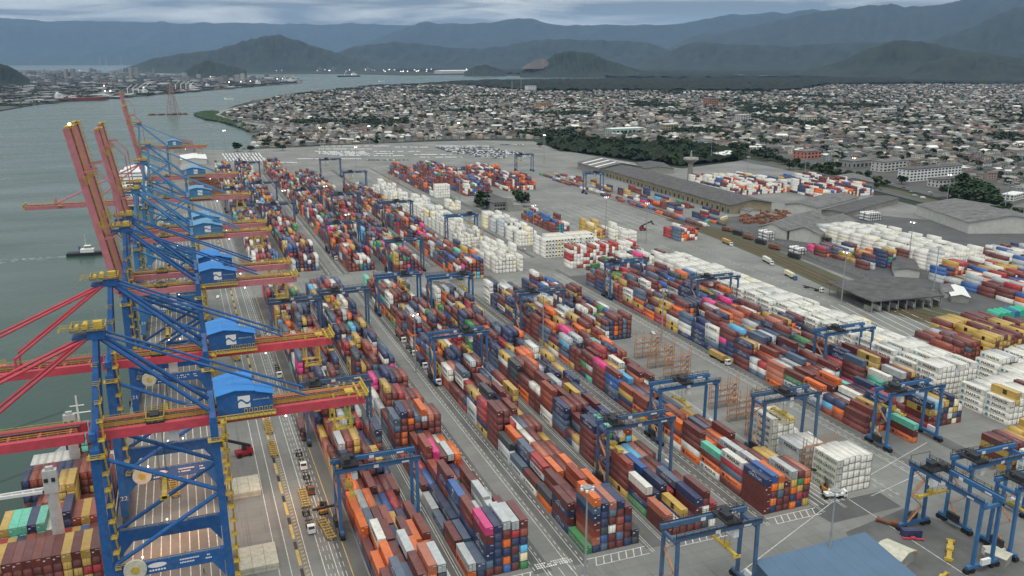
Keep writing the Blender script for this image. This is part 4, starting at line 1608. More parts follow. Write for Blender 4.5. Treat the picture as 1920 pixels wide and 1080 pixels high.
    b.beam((7.4, 0.9, 61.66), (12.7, 0.9, 61.0), 15.4, 0.2)
    b.beam((12.72, -3.55, 60.75), (17.6, -3.55, 59.5), 6.5, 0.18)
    b.build('roof', M_house, hs)
    b = MB()
    yy = y0 - 0.05
    b._add([(8.0, yy, 56.4), (11.2, yy, 56.4), (11.2, yy, 59.8), (8.0, yy, 59.8)], [(0, 1, 2, 3)])
    sg = b.build('sign', M_prt_w, hs)
    b = MB()
    n = 10
    P = []
    for i in range(n + 1):
        t = i / n
        P.append((7.9 + 3.4 * t, 58.1 - 0.55 * math.sin((t - 0.5) * math.pi * 2.1) ))
    for i in range(n):
        (xa, za), (xb, zb) = P[i], P[i + 1]
        b._add([(xa, yy - 0.03, za - 0.28), (xb, yy - 0.03, zb - 0.28), (xb, yy - 0.03, zb + 0.28), (xa, yy - 0.03, za + 0.28)], [(0, 1, 2, 3)])
    b.build('emblem', M_blue, sg)
    tv, tf = bold(text_tris('SANTOS BRASIL', 0.62), 0.03)
    b = MB()
    b.v = [(x + 14.1, yy - 0.02, y + 58.3) for x, y, *_ in tv]
    b.f = list(tf)
    b.build('lettering', M_prt_w, hs)
    b = MB()
    b.box(2.2, y0 - 1.5, GT - 0.45, 17.6, y0 - 0.05, GT - 0.32)
    b.rail([(2.2, y0 - 1.5, GT - 0.32), (17.6, y0 - 1.5, GT - 0.32)], 1.3, 0.09, 1.1)
    for i in range(6):
        x = 9.4 + i * 1.35
        for dz in (0.4, 1.6):
            b.box(x, y0 - 0.12, GT + dz, x + 0.9, y0 - 0.02, GT + dz + 0.16)
        for dx in (0, 0.76):
            b.box(x + dx, y0 - 0.11, GT + 0.5, x + dx + 0.14, y0 - 0.02, GT + 1.7)
    b.build('balcony', M_yel, hs)
    b = MB()
    b.box(11.6, 1.2, 60.0, 12.7, 2.6, 61.2)
    b.build('vent', M_dark, hs)
    # yellow cage hung under the landward end, end frame
    b = MB()
    for (x, y) in ((34, -4), (38.5, -4), (34, 4), (38.5, 4)):
        b.beam((x, y, GZ - 7), (x, y, GT + 1.5), 0.5)
    b.box(33.4, -4.6, GZ - 7.1, 39.2, -2.6, GZ - 6.95)
    b.box(33.4, 2.6, GZ - 7.1, 39.2, 4.6, GZ - 6.95)
    b.rail([(33.4, -4.6, GZ - 6.9), (39.2, -4.6, GZ - 6.9), (39.2, 4.6, GZ - 6.9)], 1.3, 0.09, 1.5)
    for x in (41.5, 43.4):
        b.beam((x, -5.6, GT + 0.3), (x, 5.6, GT + 0.3), 0.5, 0.5)
    b.rail([(40.4, -6.4, GT), (43.8, -6.4, GT), (43.8, 6.4, GT)], 1.6, 0.12, 1.5)
    b.box(38.0, -2.0, GT + 0.2, 40.5, 2.0, GT + 0.4)
    b.build('service_cage', M_yel, root)
    # trolley with its cabin
    b = MB()
    b.box(-15.5, -4.2, GT + 0.1, -11.0, 4.2, GT + 0.6)
    b.box(-14.6, -2.2, GT + 0.6, -12.4, 1.6, GT + 1.7)
    tr = b.build('trolley', M_dark, root)
    b = MB()
    b.rail([(-15.5, -4.4, GT + 0.6), (-11.0, -4.4, GT + 0.6), (-11.0, 4.4, GT + 0.6), (-15.5, 4.4, GT + 0.6), (-15.5, -4.4, GT + 0.6)], 1.3, 0.06, 1.4)
    b.build('handrail', M_yel, tr)
    b = MB()
    b.box(-10.6, -1.6, GZ - 4.2, -7.9, 1.2, GZ - 1.4)
    cb = b.build('cabin', M_wht, tr)
    b = MB()
    b.box(-13.6, -6.1, 33.0, -12.4, 6.1, 33.8)
    for y in (-5.9, 5.9):
        b.box(-14.2, y - 0.2, 32.7, -11.8, y + 0.2, 33.9)
    sp = b.build('spreader', M_yel, tr)
    b = MB()
    for y in (-2.2, 2.2):
        for x in (-13.9, -12.1):
            b.tube((x, y, 33.8), (x, y, GT), 0.05, 4)
    b.build('hoist_rope', M_dark, tr)
    # floodlights under the bridge and on the portal beams
    for (x, y, z) in ((-20, -8.4, 18.1), (-14, 10.8, 17.9), (-9, 10.8, 18.0), (20.5, -4.0, GZ - 0.6)):
        b = MB()
        b.ball((x, y, z), 0.26, 8, 5)
        b.build('floodlight', M_lamp, root)
    # boom
    hinge = np.array((XW - 1.6, 0, GZ + 1.2))
    bm = bpy.data.objects.new('boom', None)
    col.objects.link(bm)
    bm.parent = root
    bm.location = hinge
    ang = R(80.5) if raised else 0.0
    bm.rotation_euler = (0, ang, 0)
    # built pointing to -x; turning about y lifts the tip
    for sy in (-1, 1):
        b = MB()
        b.box(-LB_, sy * 3.8 - 0.75, -1.2, -0.4, sy * 3.8 + 0.75, 1.3)
        b.build('boom_girder', M_pink, bm)
        b = MB()
        yo = sy * 2.5
        b.box(-LB_, yo - 0.5, 0.95, -2, yo + 0.5, 1.05)
        b.build('boom_grating', M_rust if raised else M_grat, bm)
        b = MB()
        b.rail([(-LB_, sy * 3.2, 1.31), (-2, sy * 3.2, 1.31)], 1.2, 0.06, 2.2)
        b.build('boom_walkway', M_yel, bm)
    for i in range(9):
        b = MB()
        x = -4 - i * 7.2
        b.beam((x, -3.04, 0.4), (x, 3.04, 0.4), 0.6, 0.6)
        b.build('boom_tie', M_pink, bm)
    for x in (-24, -52):
        for sy in (-1, 1):
            b = MB()
            b.beam((x, sy * 3.8, 1.3), (x, sy * 3.8, 6.0), 0.6)
            b.build('stay_post', M_pink, bm)
    b = MB()
    b.rail([(-LB_, -5.9, 1.0), (-LB_ - 0.5, -5.9, 1.0), (-LB_ - 0.5, 5.9, 1.0)], 1.8, 0.12, 1.2)
    b.box(-LB_ - 0.8, -4.5, -0.6, -LB_ - 0.02, 4.5, 0.9)
    for x in (-30, -49):
        for sy in (-1, 1):
            b.box(x - 1.5, sy * 5.6 - 0.9, 1.0, x + 1.5, sy * 5.6 + 0.9, 1.1)
            b.rail([(x - 1.5, sy * 6.4, 1.1), (x + 1.5, sy * 6.4, 1.1)], 1.4, 0.07, 1.0)
    b.build('boom_tip', M_yel, bm)
    b = MB()
    b.ball((-LB_ - 1.3, -2.0, 1.5), 0.6 if number == '21' else 0.25, 8, 5)
    b.build('boom_lamp', M_lampo if number == '21' else M_grey, bm)
    ca, sa = math.cos(ang), math.sin(ang)

    def onboom(x, z=2.0):
        # rotation about +y by ang: x' = x cos + z sin ; z' = -x sin + z cos
        return hinge + np.array((x * ca + z * sa, 0, -x * sa + z * ca))
    top = np.array((XW + 1.6, 0, 79.2))
    if raised:
        for sy in (-1, 1):
            for x in (-24, -52):
                b = MB()
                e = onboom(x, 5.5)
                mid = (e + top) / 2 + np.array((2.0, 0, 7 if x < -40 else -4.0))
                b.tube(e + np.array((0, sy * 3.6, 0)), mid + np.array((0, sy * 2.4, 0)), 0.15, 6)
                b.tube(mid + np.array((0, sy * 2.4, 0)), top + np.array((0, sy * 1.6, 0)), 0.15, 6)
                b.build('forestay', M_pink, root)
    else:
        for sy in (-1, 1):
            for x, r_ in ((-24, 0.42), (-52, 0.42)):
                b = MB()
                e = onboom(x, 5.5 if x > -40 else 2.0)
                b.tube(e + np.array((0, sy * 3.7, 0)), top + np.array((0, sy * 1.8, 0)), r_, 6)
                b.build('forestay', M_pink, root)
    return root


sts_dn = {}
STS = [  # centre y, number, boom raised, x shift, label
    (234, '23', False, 0, 'blue harbour crane nearest the camera with its red boom lowered over the ship'),
    (291, '22', False, 0, 'blue harbour crane numbered 22 behind the nearest one, red boom lowered'),
    (384, '21', True, 0, 'blue harbour crane numbered 21, nearest of the cranes with a raised red boom'),
    (411, '20', True, 0, 'blue harbour crane close behind crane 21, its raised boom overlapping that boom'),
    (497, '19', True, 0, 'nearer of the two mid-quay cranes with raised booms right of crane 21'),
    (524, '18', True, 0, 'farther of the two mid-quay cranes with raised booms, house behind its neighbour'),
    (640, '17', False, 0, 'distant harbour crane with its red boom lowered far out over the river'),
    (765, '16', True, 0, 'distant harbour crane with a slender raised boom left of the car carrier'),
    (1040, '15', True, -16, 'farthest harbour crane at the end of the quay with a raised boom'),
]
for (yc, num, up, dx, lab) in STS:
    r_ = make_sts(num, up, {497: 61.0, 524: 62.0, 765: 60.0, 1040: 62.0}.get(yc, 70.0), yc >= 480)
    r_.location = (dx, yc, 0)
    tag(r_, lab, 'harbour crane', 'ship-to-shore cranes along the quay')

# warm pools of light under the two nearest cranes (their floodlights are lit in the photograph)
for (x, y, z, e) in ((-14, 307, 12, 3200), (-9, 266, 12, 4600), (-20, 256, 9, 2200), (26.5, 271, 22, 8000)):
    ld = bpy.data.lights.new('crane_floodlight', 'POINT')
    ld.energy = e
    ld.color = (1.0, 0.46, 0.17)
    ld.shadow_soft_size = 0.6
    lo = bpy.data.objects.new('crane_floodlight', ld)
    col.objects.link(lo)
    lo.location = (x, y, z)

# ================================================================== YARD GANTRY CRANES
def make_rtg(span, mat, trolley=0.3, near_stair=True):
    """portal on rubber tyres, centre of the span at the origin, beams along x"""
    root = thing('yard_gantry_crane', 'x', 'gantry crane')
    h = span / 2
    top = 22.2
    for sx in (-1, 1):
        for sy in (-1, 1):
            b = MB()
            b.beam((sx * h, sy * 3.9, 2.0), (sx * h, sy * 3.6, top - 0.2), 1.0, 0.78)
            b.build('leg', mat, root)
        b = MB()
        b.box(sx * h - 0.55, -6.2, 1.5, sx * h + 0.55, 6.2, 2.5)
        sb = b.build('sill_beam', mat, root)
        for sy in (-1, 1):
            b = MB()
            b.box(sx * h - 0.5, sy * 5.0 - 1.7, 0.75, sx * h + 0.5, sy * 5.0 + 1.7, 1.5)
            bg = b.build('bogie', M_dark, root)
            for k in (-1, 1):
                b = MB()
                for o_ in (-0.45, 0.45):
                    b.tube((sx * h + o_ - 0.3, sy * 5.0 + k * 1.05, 0.82), (sx * h + o_ + 0.3, sy * 5.0 + k * 1.05, 0.82), 0.82, 12)
                b.build('wheel', M_rub, bg)
        b = MB()
        b.beam((sx * h, -3.6, top - 1.0), (sx * h, 3.6, top - 1.0), 0.8, 1.0)
        b.build('end_tie', mat, root)
    for sy in (-1, 1):
        b = MB()
        b.box(-h - 1.2, sy * 3.6 - 0.55, top + 0.05, h + 1.2, sy * 3.6 + 0.55, top + 1.5)
        gd = b.build('girder', mat, root)
        b = MB()
        b.rail([(-h - 1, sy * 4.4, top + 1.5), (h + 1, sy * 4.4, top + 1.5)], 1.1, 0.05, 2.4)
        b.box(-h - 1, sy * 4.2 - 0.35, top + 1.42, h + 1, sy * 4.2 + 0.35, top + 1.5)
        b.build('walkway', M_dark, gd)
        b = MB()
        yy = sy * 3.6 - 0.57
        b._add([(-1.4, yy, top + 0.1), (0.2, yy, top + 0.1), (0.2, yy, top + 1.2), (-1.4, yy, top + 1.2)], [(0, 1, 2, 3)])
        b._add([(h - 5, yy, top + 0.3), (h - 2.6, yy, top + 0.3), (h - 2.6, yy, top + 0.9), (h - 5, yy, top + 0.9)], [(0, 1, 2, 3)])
        b.build('plate', M_prt_w, gd)
    # engine house and electric cabinet on the left sill, stairs on the left frame
    b = MB()
    b.box(-h - 1.6, -2.2, 2.5, -h - 0.62, 2.2, 4.9)
    b.build('engine_house', M_dark, root)
    b = MB()
    b.box(h + 0.62, -1.8, 2.5, h + 1.5, 1.6, 4.4)
    b.build('electric_cabinet', M_wht, root)
    b = MB()
    z = 2.5
    k = 0
    while z < top - 3:
        a_, c_ = (-2.6, 2.6) if k % 2 == 0 else (2.6, -2.6)
        b.beam((-h, a_, z), (-h, c_, z + 4.6), 0.75, 0.14)
        b.rail([(-h - 0.4, a_, z), (-h - 0.4, c_, z + 4.6)], 1.0, 0.035, 2.5)
        z += 4.6
        k += 1
    b.build('stair', M_rack, root)
    # trolley, cabin, spreader
    tx = -h + 3 + trolley * (span - 6)
    b = MB()
    b.box(tx - 2.4, -3.9, top + 1.5, tx + 2.4, 3.9, top + 2.0)
    b.box(tx - 1.8, -2.4, top + 2.0, tx + 0.4, 0.2, top + 3.6)
    b.box(tx - 0.4, 0.6, top + 2.0, tx + 2.0, 3.0, top + 3.2)
    b.tube((tx - 1.6, 1.4, top + 2.6), (tx + 0.2, 1.4, top + 2.6), 0.6, 8)
    b.rail([(tx - 2.4, -3.9, top + 2.0), (tx + 2.4, -3.9, top + 2.0), (tx + 2.4, 3.9, top + 2.0), (tx - 2.4, 3.9, top + 2.0)], 1.1, 0.05, 1.6)
    tr = b.build('trolley', M_dark, root)
    b = MB()
    b.box(tx + 0.6, -3.0, top - 3.4, tx + 2.3, -0.8, top - 1.2)
    b.build('cabin', M_wht, tr)
    b = MB()
    b.box(tx - 0.5, -6.0, 14.6, tx + 0.5, 6.0, 15.2)
    b.box(tx - 1.2, -1.2, 15.2, tx + 1.2, 1.2, 16.0)
    for y in (-5.9, 5.9):
        b.box(tx - 1.2, y - 0.2, 14.4, tx + 1.2, y + 0.2, 15.2)
    b.build('spreader', M_yel, tr)
    b = MB()
    for x in (-0.9, 0.9):
        for y in (-1, 1):
            b.tube((tx + x, y, 16.0), (tx + x, y, top + 1.5), 0.04, 4)
    b.build('hoist_rope', M_dark, tr)
    # goal-post frame over the walkway
    b = MB()
    x = -h - 0.8
    for y in (-3.9, 3.9):
        b.beam((x, y, top + 1.5), (x, y, top + 3.8), 0.12)
    b.beam((x, -3.9, top + 3.8), (x, 3.9, top + 3.8), 0.12)
    b.build('cable_frame', M_dark, root)
    return root


RTG_PROTO = {}


def rtg(x0, x1, y, lab, mat=M_rtg, rot=0.0, trolley=0.25, centre=None):
    sp = round((x1 - x0) * 2) / 2
    key = (sp, mat.name, trolley)
    if key not in RTG_PROTO:
        RTG_PROTO[key] = make_rtg(sp, mat, trolley)
        o = RTG_PROTO[key]
    else:
        o = copy_tree(RTG_PROTO[key])
    o.location = centre if centre else ((x0 + x1) / 2, y, 0)
    o.rotation_euler = (0, 0, rot)
    tag(o, lab, 'gantry crane', 'rubber-tyred gantry cranes in the yard')
    return o


A_, B1, B2, B3, B4 = (36.6, 62), (64.6, 90.6), (101.6, 127.6), (130.6, 156.6), (167, 193)
rtg(*A_, 250.5, 'blue yard gantry over the quayside block, nearest the camera', trolley=0.05)
rtg(*A_, 323.5, 'blue yard gantry over the quayside block beside the lowered spreader cage', M_rtgd, trolley=0.05)
rtg(*A_, 454.5, 'dark blue yard gantry over the quayside block past the front cranes', M_rtgd)
rtg(*B1, 464, 'dark blue yard gantry over the second block, level with the one beside it', M_rtgd)
rtg(*B2, 367.5, 'blue yard gantry over the third block with a waiting truck at its foot', trolley=0.7)
rtg(*B2, 488, 'blue yard gantry over the third block, just before the cross road', trolley=0.7)
rtg(*B3, 475, 'blue yard gantry over the fourth block, right of the cross-road pair', trolley=0.9)
rtg(*B4, 423, 'blue yard gantry over the fifth block in mid yard', M_rtgd)
rtg(*B3, 248, 'weathered blue yard gantry over the front of the fourth block', M_rtgd, trolley=0.05)
rtg(*B4, 273.5, 'blue yard gantry over the fifth block beside the orange racks', trolley=0.45)
rtg(197.5, 222.5, 248.5, 'weathered yard gantry straddling the white lettered stacks', M_rtgd, trolley=0.45)
rtg(276, 304, 306, 'blue yard gantry against the long white reefer wall, nearer one', trolley=0.25)
rtg(276, 304, 414.5, 'blue yard gantry against the long white reefer wall, farther one', M_rtgd, trolley=0.25)
rtg(247.2, 273.2, 470, 'blue yard gantry at the far end of the wide lane block', trolley=0.05)
rtg(247.2, 273.2, 236.5, 'blue yard gantry at the front of the wide lane block beside the turquoise container', trolley=0.1)
rtg(115.5, 141.5, 178, 'weathered yard gantry standing empty on the front roadway', M_rtgd, trolley=0.75)
rtg(*B3, 587, 'blue yard gantry over the fourth block behind the cross road', M_rtgd)
rtg(200, 226, 669.5, 'blue yard gantry over the far white stacks', trolley=0.9)
rtg(*B2, 672, 'blue yard gantry over the third block behind the cross road', M_rtgd)
rtg(*B2, 865, 'distant yard gantry over the third block, farther of two', M_rtgd)
rtg(*B4, 757, 'blue yard gantry over the fifth block near the white rows', M_rtgd, trolley=0.45)
rtg(172, 198, 985, 'distant yard gantry over the fifth block near the car park', M_rtgd)
rtg(*A_, 787, 'distant yard gantry over the quayside block, nearer of the far pair', M_rtgd)
rtg(*B1, 784, 'distant yard gantry over the second block near the blue crane houses', M_rtgd)
rtg(*A_, 895, 'distant yard gantry over the quayside block, farther of the far pair', M_rtgd)
rtg(*B1, 930, 'distant yard gantry over the second block close to the log pile', M_rtgd)
rtg(*B3, 820, 'distant yard gantry over the fourth block in front of the far white stacks', M_rtgd)
rtg(*B4, 1125, 'farthest yard gantry over the fifth block by the parked cars', M_rtgd)
rtg(*B1, 1125, 'farthest yard gantry over the second block by the parked cars', M_rtgd)
rtg(427.5, 449.5, 876, 'blue gantry straddling the freight train in front of the long warehouse', M_rtg, trolley=0.7)
rtg(426, 450, 1088, 'distant gantry straddling the railway at the far end of the yard', M_rtgd)
# three machines parked in the lower right corner, beams turned along the lane or across it
rtg(0, 26, 0, 'bright blue parked gantry with its beams pointing towards the camera, lower right', M_rtg, rot=R(-90), trolley=0.12, centre=(212.6, 172.0, 0))
rtg(0, 26, 0, 'bright blue parked gantry behind the blue one turned towards the camera', M_rtg, rot=0, trolley=0.05, centre=(238.5, 180.5, 0))
rtg(0, 26, 0, 'bright blue parked gantry cut by the right edge of the picture', M_rtg, rot=0, trolley=0.05, centre=(239.0, 164.5, 0))

# ================================================================== ORANGE REEFER RACKS
def make_rack(w=14.0, levels=5):
    root = thing('reefer_rack', 'x', 'rack')
    for i in range(4):
        for y in (0, 1.6):
            b = MB()
            b.beam((i * w / 3, y, 0), (i * w / 3, y, levels * 2.7 + 1), 0.22)
            b.build('post', M_rack, root)
    for k in range(1, levels):
        b = MB()
        b.box(-0.2, -0.1, k * 2.7 - 0.12, w + 0.2, 1.7, k * 2.7)
        b.rail([(0, -0.1, k * 2.7), (w, -0.1, k * 2.7)], 1.1, 0.03, 3.5)
        b.build('deck', M_rackd, root)
    b = MB()
    for k in range(levels - 1):
        x0 = w - 3.6
        b.beam((x0, 0.8, k * 2.7), (w - 0.3, 0.8, k * 2.7 + 2.7), 0.9, 0.14)
    b.build('stair', M_rack, root)
    return root


rk = None
for i, (x, y) in enumerate(((203.2, 227.2), (204, 262.5), (205, 276.5), (205.5, 291), (206, 330), (206, 345), (207, 360))):
    rk = make_rack() if rk is None else copy_tree(rk)
    rk.location = (x, y, 0)
    tag(rk, ['orange steel rack squeezed behind the front white stack', 'orange steel rack behind the tall white stacks', 'empty orange steel rack with stairs beside the fifth block gantry', 'empty orange steel rack left of the wide lane, middle of the row',
             'orange steel rack in mid yard, nearer of the upper three', 'orange steel rack in mid yard, middle of the upper three', 'orange steel rack in mid yard, farthest of the upper three'][i], 'rack', 'orange reefer racks')
for i, (x, y) in enumerate(((204, 614), (206, 646), (263, 1000), (225, 1010))):
    r2 = copy_tree(rk)
    r2.location = (x, y, 0)
    r2.scale = (1.3, 1, 1)
    tag(r2, ['rust orange rack in front of the white lattice stacks', 'rust orange rack under the far white stacks', 'distant pale orange rack by the far red stacks', 'distant orange rack behind the far white stacks'][i], 'rack', 'orange reefer racks')

# ================================================================== VEHICLES
def make_truck(cab_mat, load=None, tractor='yard'):
    """lorry with a skeleton trailer, driving towards -y, front bumper at y=0"""
    root = thing('truck', 'x', 'truck')
    b = MB()
    b.box(-1.2, 0.0, 0.55, 1.2, 2.1, 1.25)
    b.yprism([(0.0, 1.25), (2.1, 1.25), (2.1, 3.0), (0.45, 3.0), (0.08, 2.1)], -1.2, 1.2)
    c_ = b.build('cab', cab_mat, root)
    b = MB()
    b.yprism([(0.045, 2.05), (0.4, 2.85), (0.36, 2.87), (0.0, 2.07)], -1.0, 1.0)
    b.box(-1.225, 0.6, 1.9, 1.225, 1.6, 2.7)
    b.build('window', M_pane, c_)
    b = MB()
    b.box(-0.5, 0.6, 0.75, 0.5, 6.4, 1.05)
    b.box(-0.55, 4.4, 1.05, -0.35, 16.4, 1.35)
    b.box(0.35, 4.4, 1.05, 0.55, 16.4, 1.35)
    for y in (4.4, 7.5, 10.4, 13.2, 16.2):
        b.box(-1.22, y, 1.06, 1.22, y + 0.25, 1.36)
    b.build('chassis', M_dark, root)
    for y in (1.1, 4.6, 5.8, 13.4, 14.7):
        b = MB()
        for s_ in (-1, 1):
            b.tube((s_ * 0.72, y, 0.52), (s_ * 1.2, y, 0.52), 0.52, 10)
        b.build('axle_wheels', M_rub, root)
    return root


TRK = {'white': make_truck(M_wht), 'blue': None, 'red': None}
TRK['blue'] = make_truck(M_rtg)
TRK['red'] = make_truck(M_rust)
used = set()
trucks = []
load_inst, load_col = [], []


def truck(x, y, rot, kind, where, load=None, l20=False):
    o = TRK[kind] if kind not in used else copy_tree(TRK[kind])
    used.add(kind)
    o.location = (x, y, 0.0)
    o.rotation_euler = (0, 0, rot)
    what = 'carrying a %s container' % load if load else 'with an empty trailer'
    tag(o, '%s truck %s %s' % (kind, what, where), 'truck', 'container trucks in the terminal')
    trucks.append(o)
    if load:
        L = 6.06 if l20 else 12.19
        c_ = link('shipping_container', CM[(L, 2.6)], None, (x - math.sin(rot) * 4.3, y + math.cos(rot) * 4.3, 1.37), rot)
        c_.color = (*CC[load], 1)
        tag(c_, '%s container riding on the %s truck %s' % (load, kind, where), 'container', 'containers riding on trucks')
        loads.append(c_)
        for s_ in (-1, 1):
            pass
    return o


loads = []
for (x, y, kind, load, where) in ((31.6, 297, 'white', None, 'on the quay lane beside the hatch covers'), (31.6, 277, 'red', None, 'on the quay lane behind the white one'), (27.8, 251, 'white', None, 'nearest the camera on the quay lane'),
                                  (35.5, 323, 'red', 'maroon', 'under the quay crane tail'), (34.0, 398, 'white', None, 'on the quay lane under the cranes'), (30, 455, 'white', 'navy', 'on the quay lane past the front cranes'),
                                  (102.8, 361, 'white', 'maroon', 'at the foot of the third block gantry'), (102.9, 385, 'white', 'navy', 'queueing beside the third block'), (102.9, 405, 'white', None, 'last in the queue beside the third block'), (102.9, 428, 'white', 'brown red', 'in the lane by the third block'),
                                  (87.9, 442, 'white', None, 'beside the second block gantry'), (87.8, 470, 'white', None, 'farther up beside the second block'), (154.6, 378, 'white', 'yellow', 'beside the fourth block'), (154.6, 420, 'white', None, 'farther up beside the fourth block'),
                                  (246.0, 335, 'white', 'yellow', 'turning out of the wide lane block'), (88.2, 700, 'white', None, 'in the far lane by the second block'), (154.8, 640, 'white', 'white', 'past the cross road by the fourth block'), (103, 640, 'white', 'navy', 'past the cross road by the third block'),
                                  (88.2, 800, 'white', 'maroon', 'far up the lane by the second block'), (155, 760, 'white', None, 'far up the lane by the fourth block')):
    truck(x, y, 0.0, kind, where, load)
for (px, py, px2, py2, kind, load, where) in ((1448, 498, 1424, 484, 'white', 'white', 'on the wide road by the reefer wall'), (1492, 526, 1463, 510, 'blue', 'cream', 'on the wide road by the reefer wall'), (1543, 549, 1512, 540, 'white', None, 'on the wide road before the dark shed'), (1812, 609, 1757, 590, 'white', None, 'between the dark shed and the yellow pile'),
                                              (1372, 462, 1346, 450, 'white', 'yellow', 'on the wide road near the freight train'), (1100, 507, 1138, 500, 'red', 'green', 'in front of the checkered stack'), (1290, 434, 1318, 428, 'white', None, 'near the small stack by the railway')):
    A, Bb = g(px, py), g(px2, py2)
    rot = math.atan2(-(Bb[0] - A[0]), Bb[1] - A[1])
    truck(A[0], A[1], rot, kind, where, load)
single_out(trucks)
single_out(loads)

# yellow and orange handling machines on the quay lane
def make_trailer(mat):
    root = thing('bomb_cart', 'x', 'trailer')
    b = MB()
    b.box(-1.3, 0, 0.9, -1.0, 13, 1.3)
    b.box(1.0, 0, 0.9, 1.3, 13, 1.3)
    for i in range(8):
        b.box(-1.5, i * 1.8, 1.0, 1.5, i * 1.8 + 0.5, 1.45)
    b.build('frame', mat, root)
    for y in (1.5, 11, 12.2):
        b = MB()
        for s_ in (-1, 1):
            b.tube((s_ * 0.8, y, 0.5), (s_ * 1.3, y, 0.5), 0.5, 10)
        b.build('axle_wheels', M_rub, root)
    return root


tr1 = make_trailer(M_yeld)
for i, (x, y, rot, lab) in enumerate(((28.6, 268, 0, 'yellow empty trailer parked on the quay lane'), (22.6, 312, 0, 'yellow trailer standing on the cable trench line'), (23.0, 334, 0, 'yellow trailer farther up the cable trench line'), (-13.0, 292, 0.1, 'yellow trailer under the quay crane numbered 22'),
                                      (33.2, 245, 0.1, 'rusty trailer at the bottom of the quay lane'), (20.5, 452, 0, 'yellow trailer on the apron behind the front crane houses'), (17, 430, 0.2, 'yellow trailer on the apron near the crane stairs'))):
    o = tr1 if i == 0 else copy_tree(tr1)
    o.location = (x, y, 0)
    o.rotation_euler = (0, 0, rot)
    tag(o, lab, 'trailer', 'empty trailers on the quay')


def make_reachstacker(mat):
    root = thing('reach_stacker', 'x', 'reach stacker')
    b = MB()
    b.box(-1.7, 0, 0.9, 1.7, 6.4, 2.3)
    b.box(-1.5, 4.2, 2.3, 1.5, 6.4, 3.1)
    b.build('body', mat, root)
    b = MB()
    b.box(-0.9, 2.6, 2.3, 0.9, 4.1, 4.0)
    c_ = b.build('cabin', M_dark, root)
    b = MB()
    b.beam((0, 5.8, 3.6), (0, -4.5, 8.6), 0.9, 1.0)
    b.beam((0, -4.5, 8.6), (0, -5.0, 7.2), 0.7)
    b.build('boom', M_dark, root)
    b = MB()
    b.box(-6, -5.6, 6.4, 6, -4.4, 7.2)
    b.build('spreader', M_dark, root)
    for y, r_ in ((1.2, 0.9), (5.2, 0.7)):
        b = MB()
        for s_ in (-1, 1):
            b.tube((s_ * 1.2, y, r_), (s_ * 2.0, y, r_), r_, 12)
        b.build('axle_wheels', M_rub, root)
    return root


rs = make_reachstacker(material('machine_red', (0.32, 0.02, 0.03), 0.5, var=0.1))
rs.location = (8.6, 318, 0)
rs.rotation_euler = (0, 0, R(-80))
tag(rs, 'red reach stacker with a raised black boom on the quay apron', 'reach stacker')
r2 = copy_tree(rs)
r2.location = (*g(1212, 432), 0)
r2.rotation_euler = (0, 0, R(70))
tag(r2, 'red reach stacker lifting at the small stack by the railway', 'reach stacker')
r3 = copy_tree(rs)
r3.location = (6, 480, 0)
r3.rotation_euler = (0, 0, R(160))
tag(r3, 'red reach stacker on the apron behind the crane legs', 'reach stacker')
fk = make_reachstacker(material('machine_orange', (0.42, 0.20, 0.05), 0.5, var=0.1))
fk.location = (*g(1545, 915), 0)
fk.rotation_euler = (0, 0, R(150))
fk.scale = (.75, .75, .75)
tag(fk, 'orange forklift in front of the white stacks by the racks', 'forklift')
f2 = copy_tree(fk)
f2.location = (33.4, 262, 0)
f2.rotation_euler = (0, 0, R(5))
tag(f2, 'orange forklift beside the yellow trailer on the quay lane', 'forklift')

# white tipper lorry by the front racks
o = make_truck(M_wht)
o.location = (*g(1586, 932), 0)
o.rotation_euler = (0, 0, R(75))
o.scale = (.95, .55, .95)
b = MB()
b.box(-1.2, 2.3, 1.37, 1.2, 14.5, 2.3)
b.build('tipper_body', M_wht, o)
tag(o, 'white tipper lorry in front of the white lettered stack', 'lorry')

# hatch covers laid on the apron
def make_hatch(nx_, ny_, n):
    root = thing('hatch_cover_stack', 'x', 'hatch cover')
    for k in range(n):
        for i in range(nx_):
            for j in range(ny_):
                b = MB()
                w, l = 11.4 / nx_, 12.6 / ny_
                b.box(-5.7 + i * w + 0.04, j * l + 0.04, k * 1.1, -5.7 + (i + 1) * w - 0.04, (j + 1) * l - 0.04, k * 1.1 + 0.95)
                for q in range(2):
                    b.box(-5.7 + i * w + 0.9 + q * 2.0, j * l + 0.6, k * 1.1 + 0.95, -5.7 + i * w + 1.3 + q * 2.0, j * l + 0.9, k * 1.1 + 1.08)
                b.build('panel', M_hatch, root)
    return root


hc = make_hatch(3, 2, 2)
hc.location = (9.4, 284, 0)
tag(hc, 'pale beige hatch covers stacked on the apron beside the reach stacker', 'hatch cover', 'hatch covers on the apron')
h2 = copy_tree(hc)
h2.location = (10.2, 235.5, 0)
tag(h2, 'pale beige hatch covers stacked at the bottom of the apron', 'hatch cover', 'hatch covers on the apron')

# ---- cars
def car_mesh():
    b = MB()
    b.yprism([(0, .35), (4.3, .35), (4.3, .85), (3.9, .95), (3.2, 1.42), (1.6, 1.42), (1.0, .95), (.1, .85)], -.85, .85)
    return b


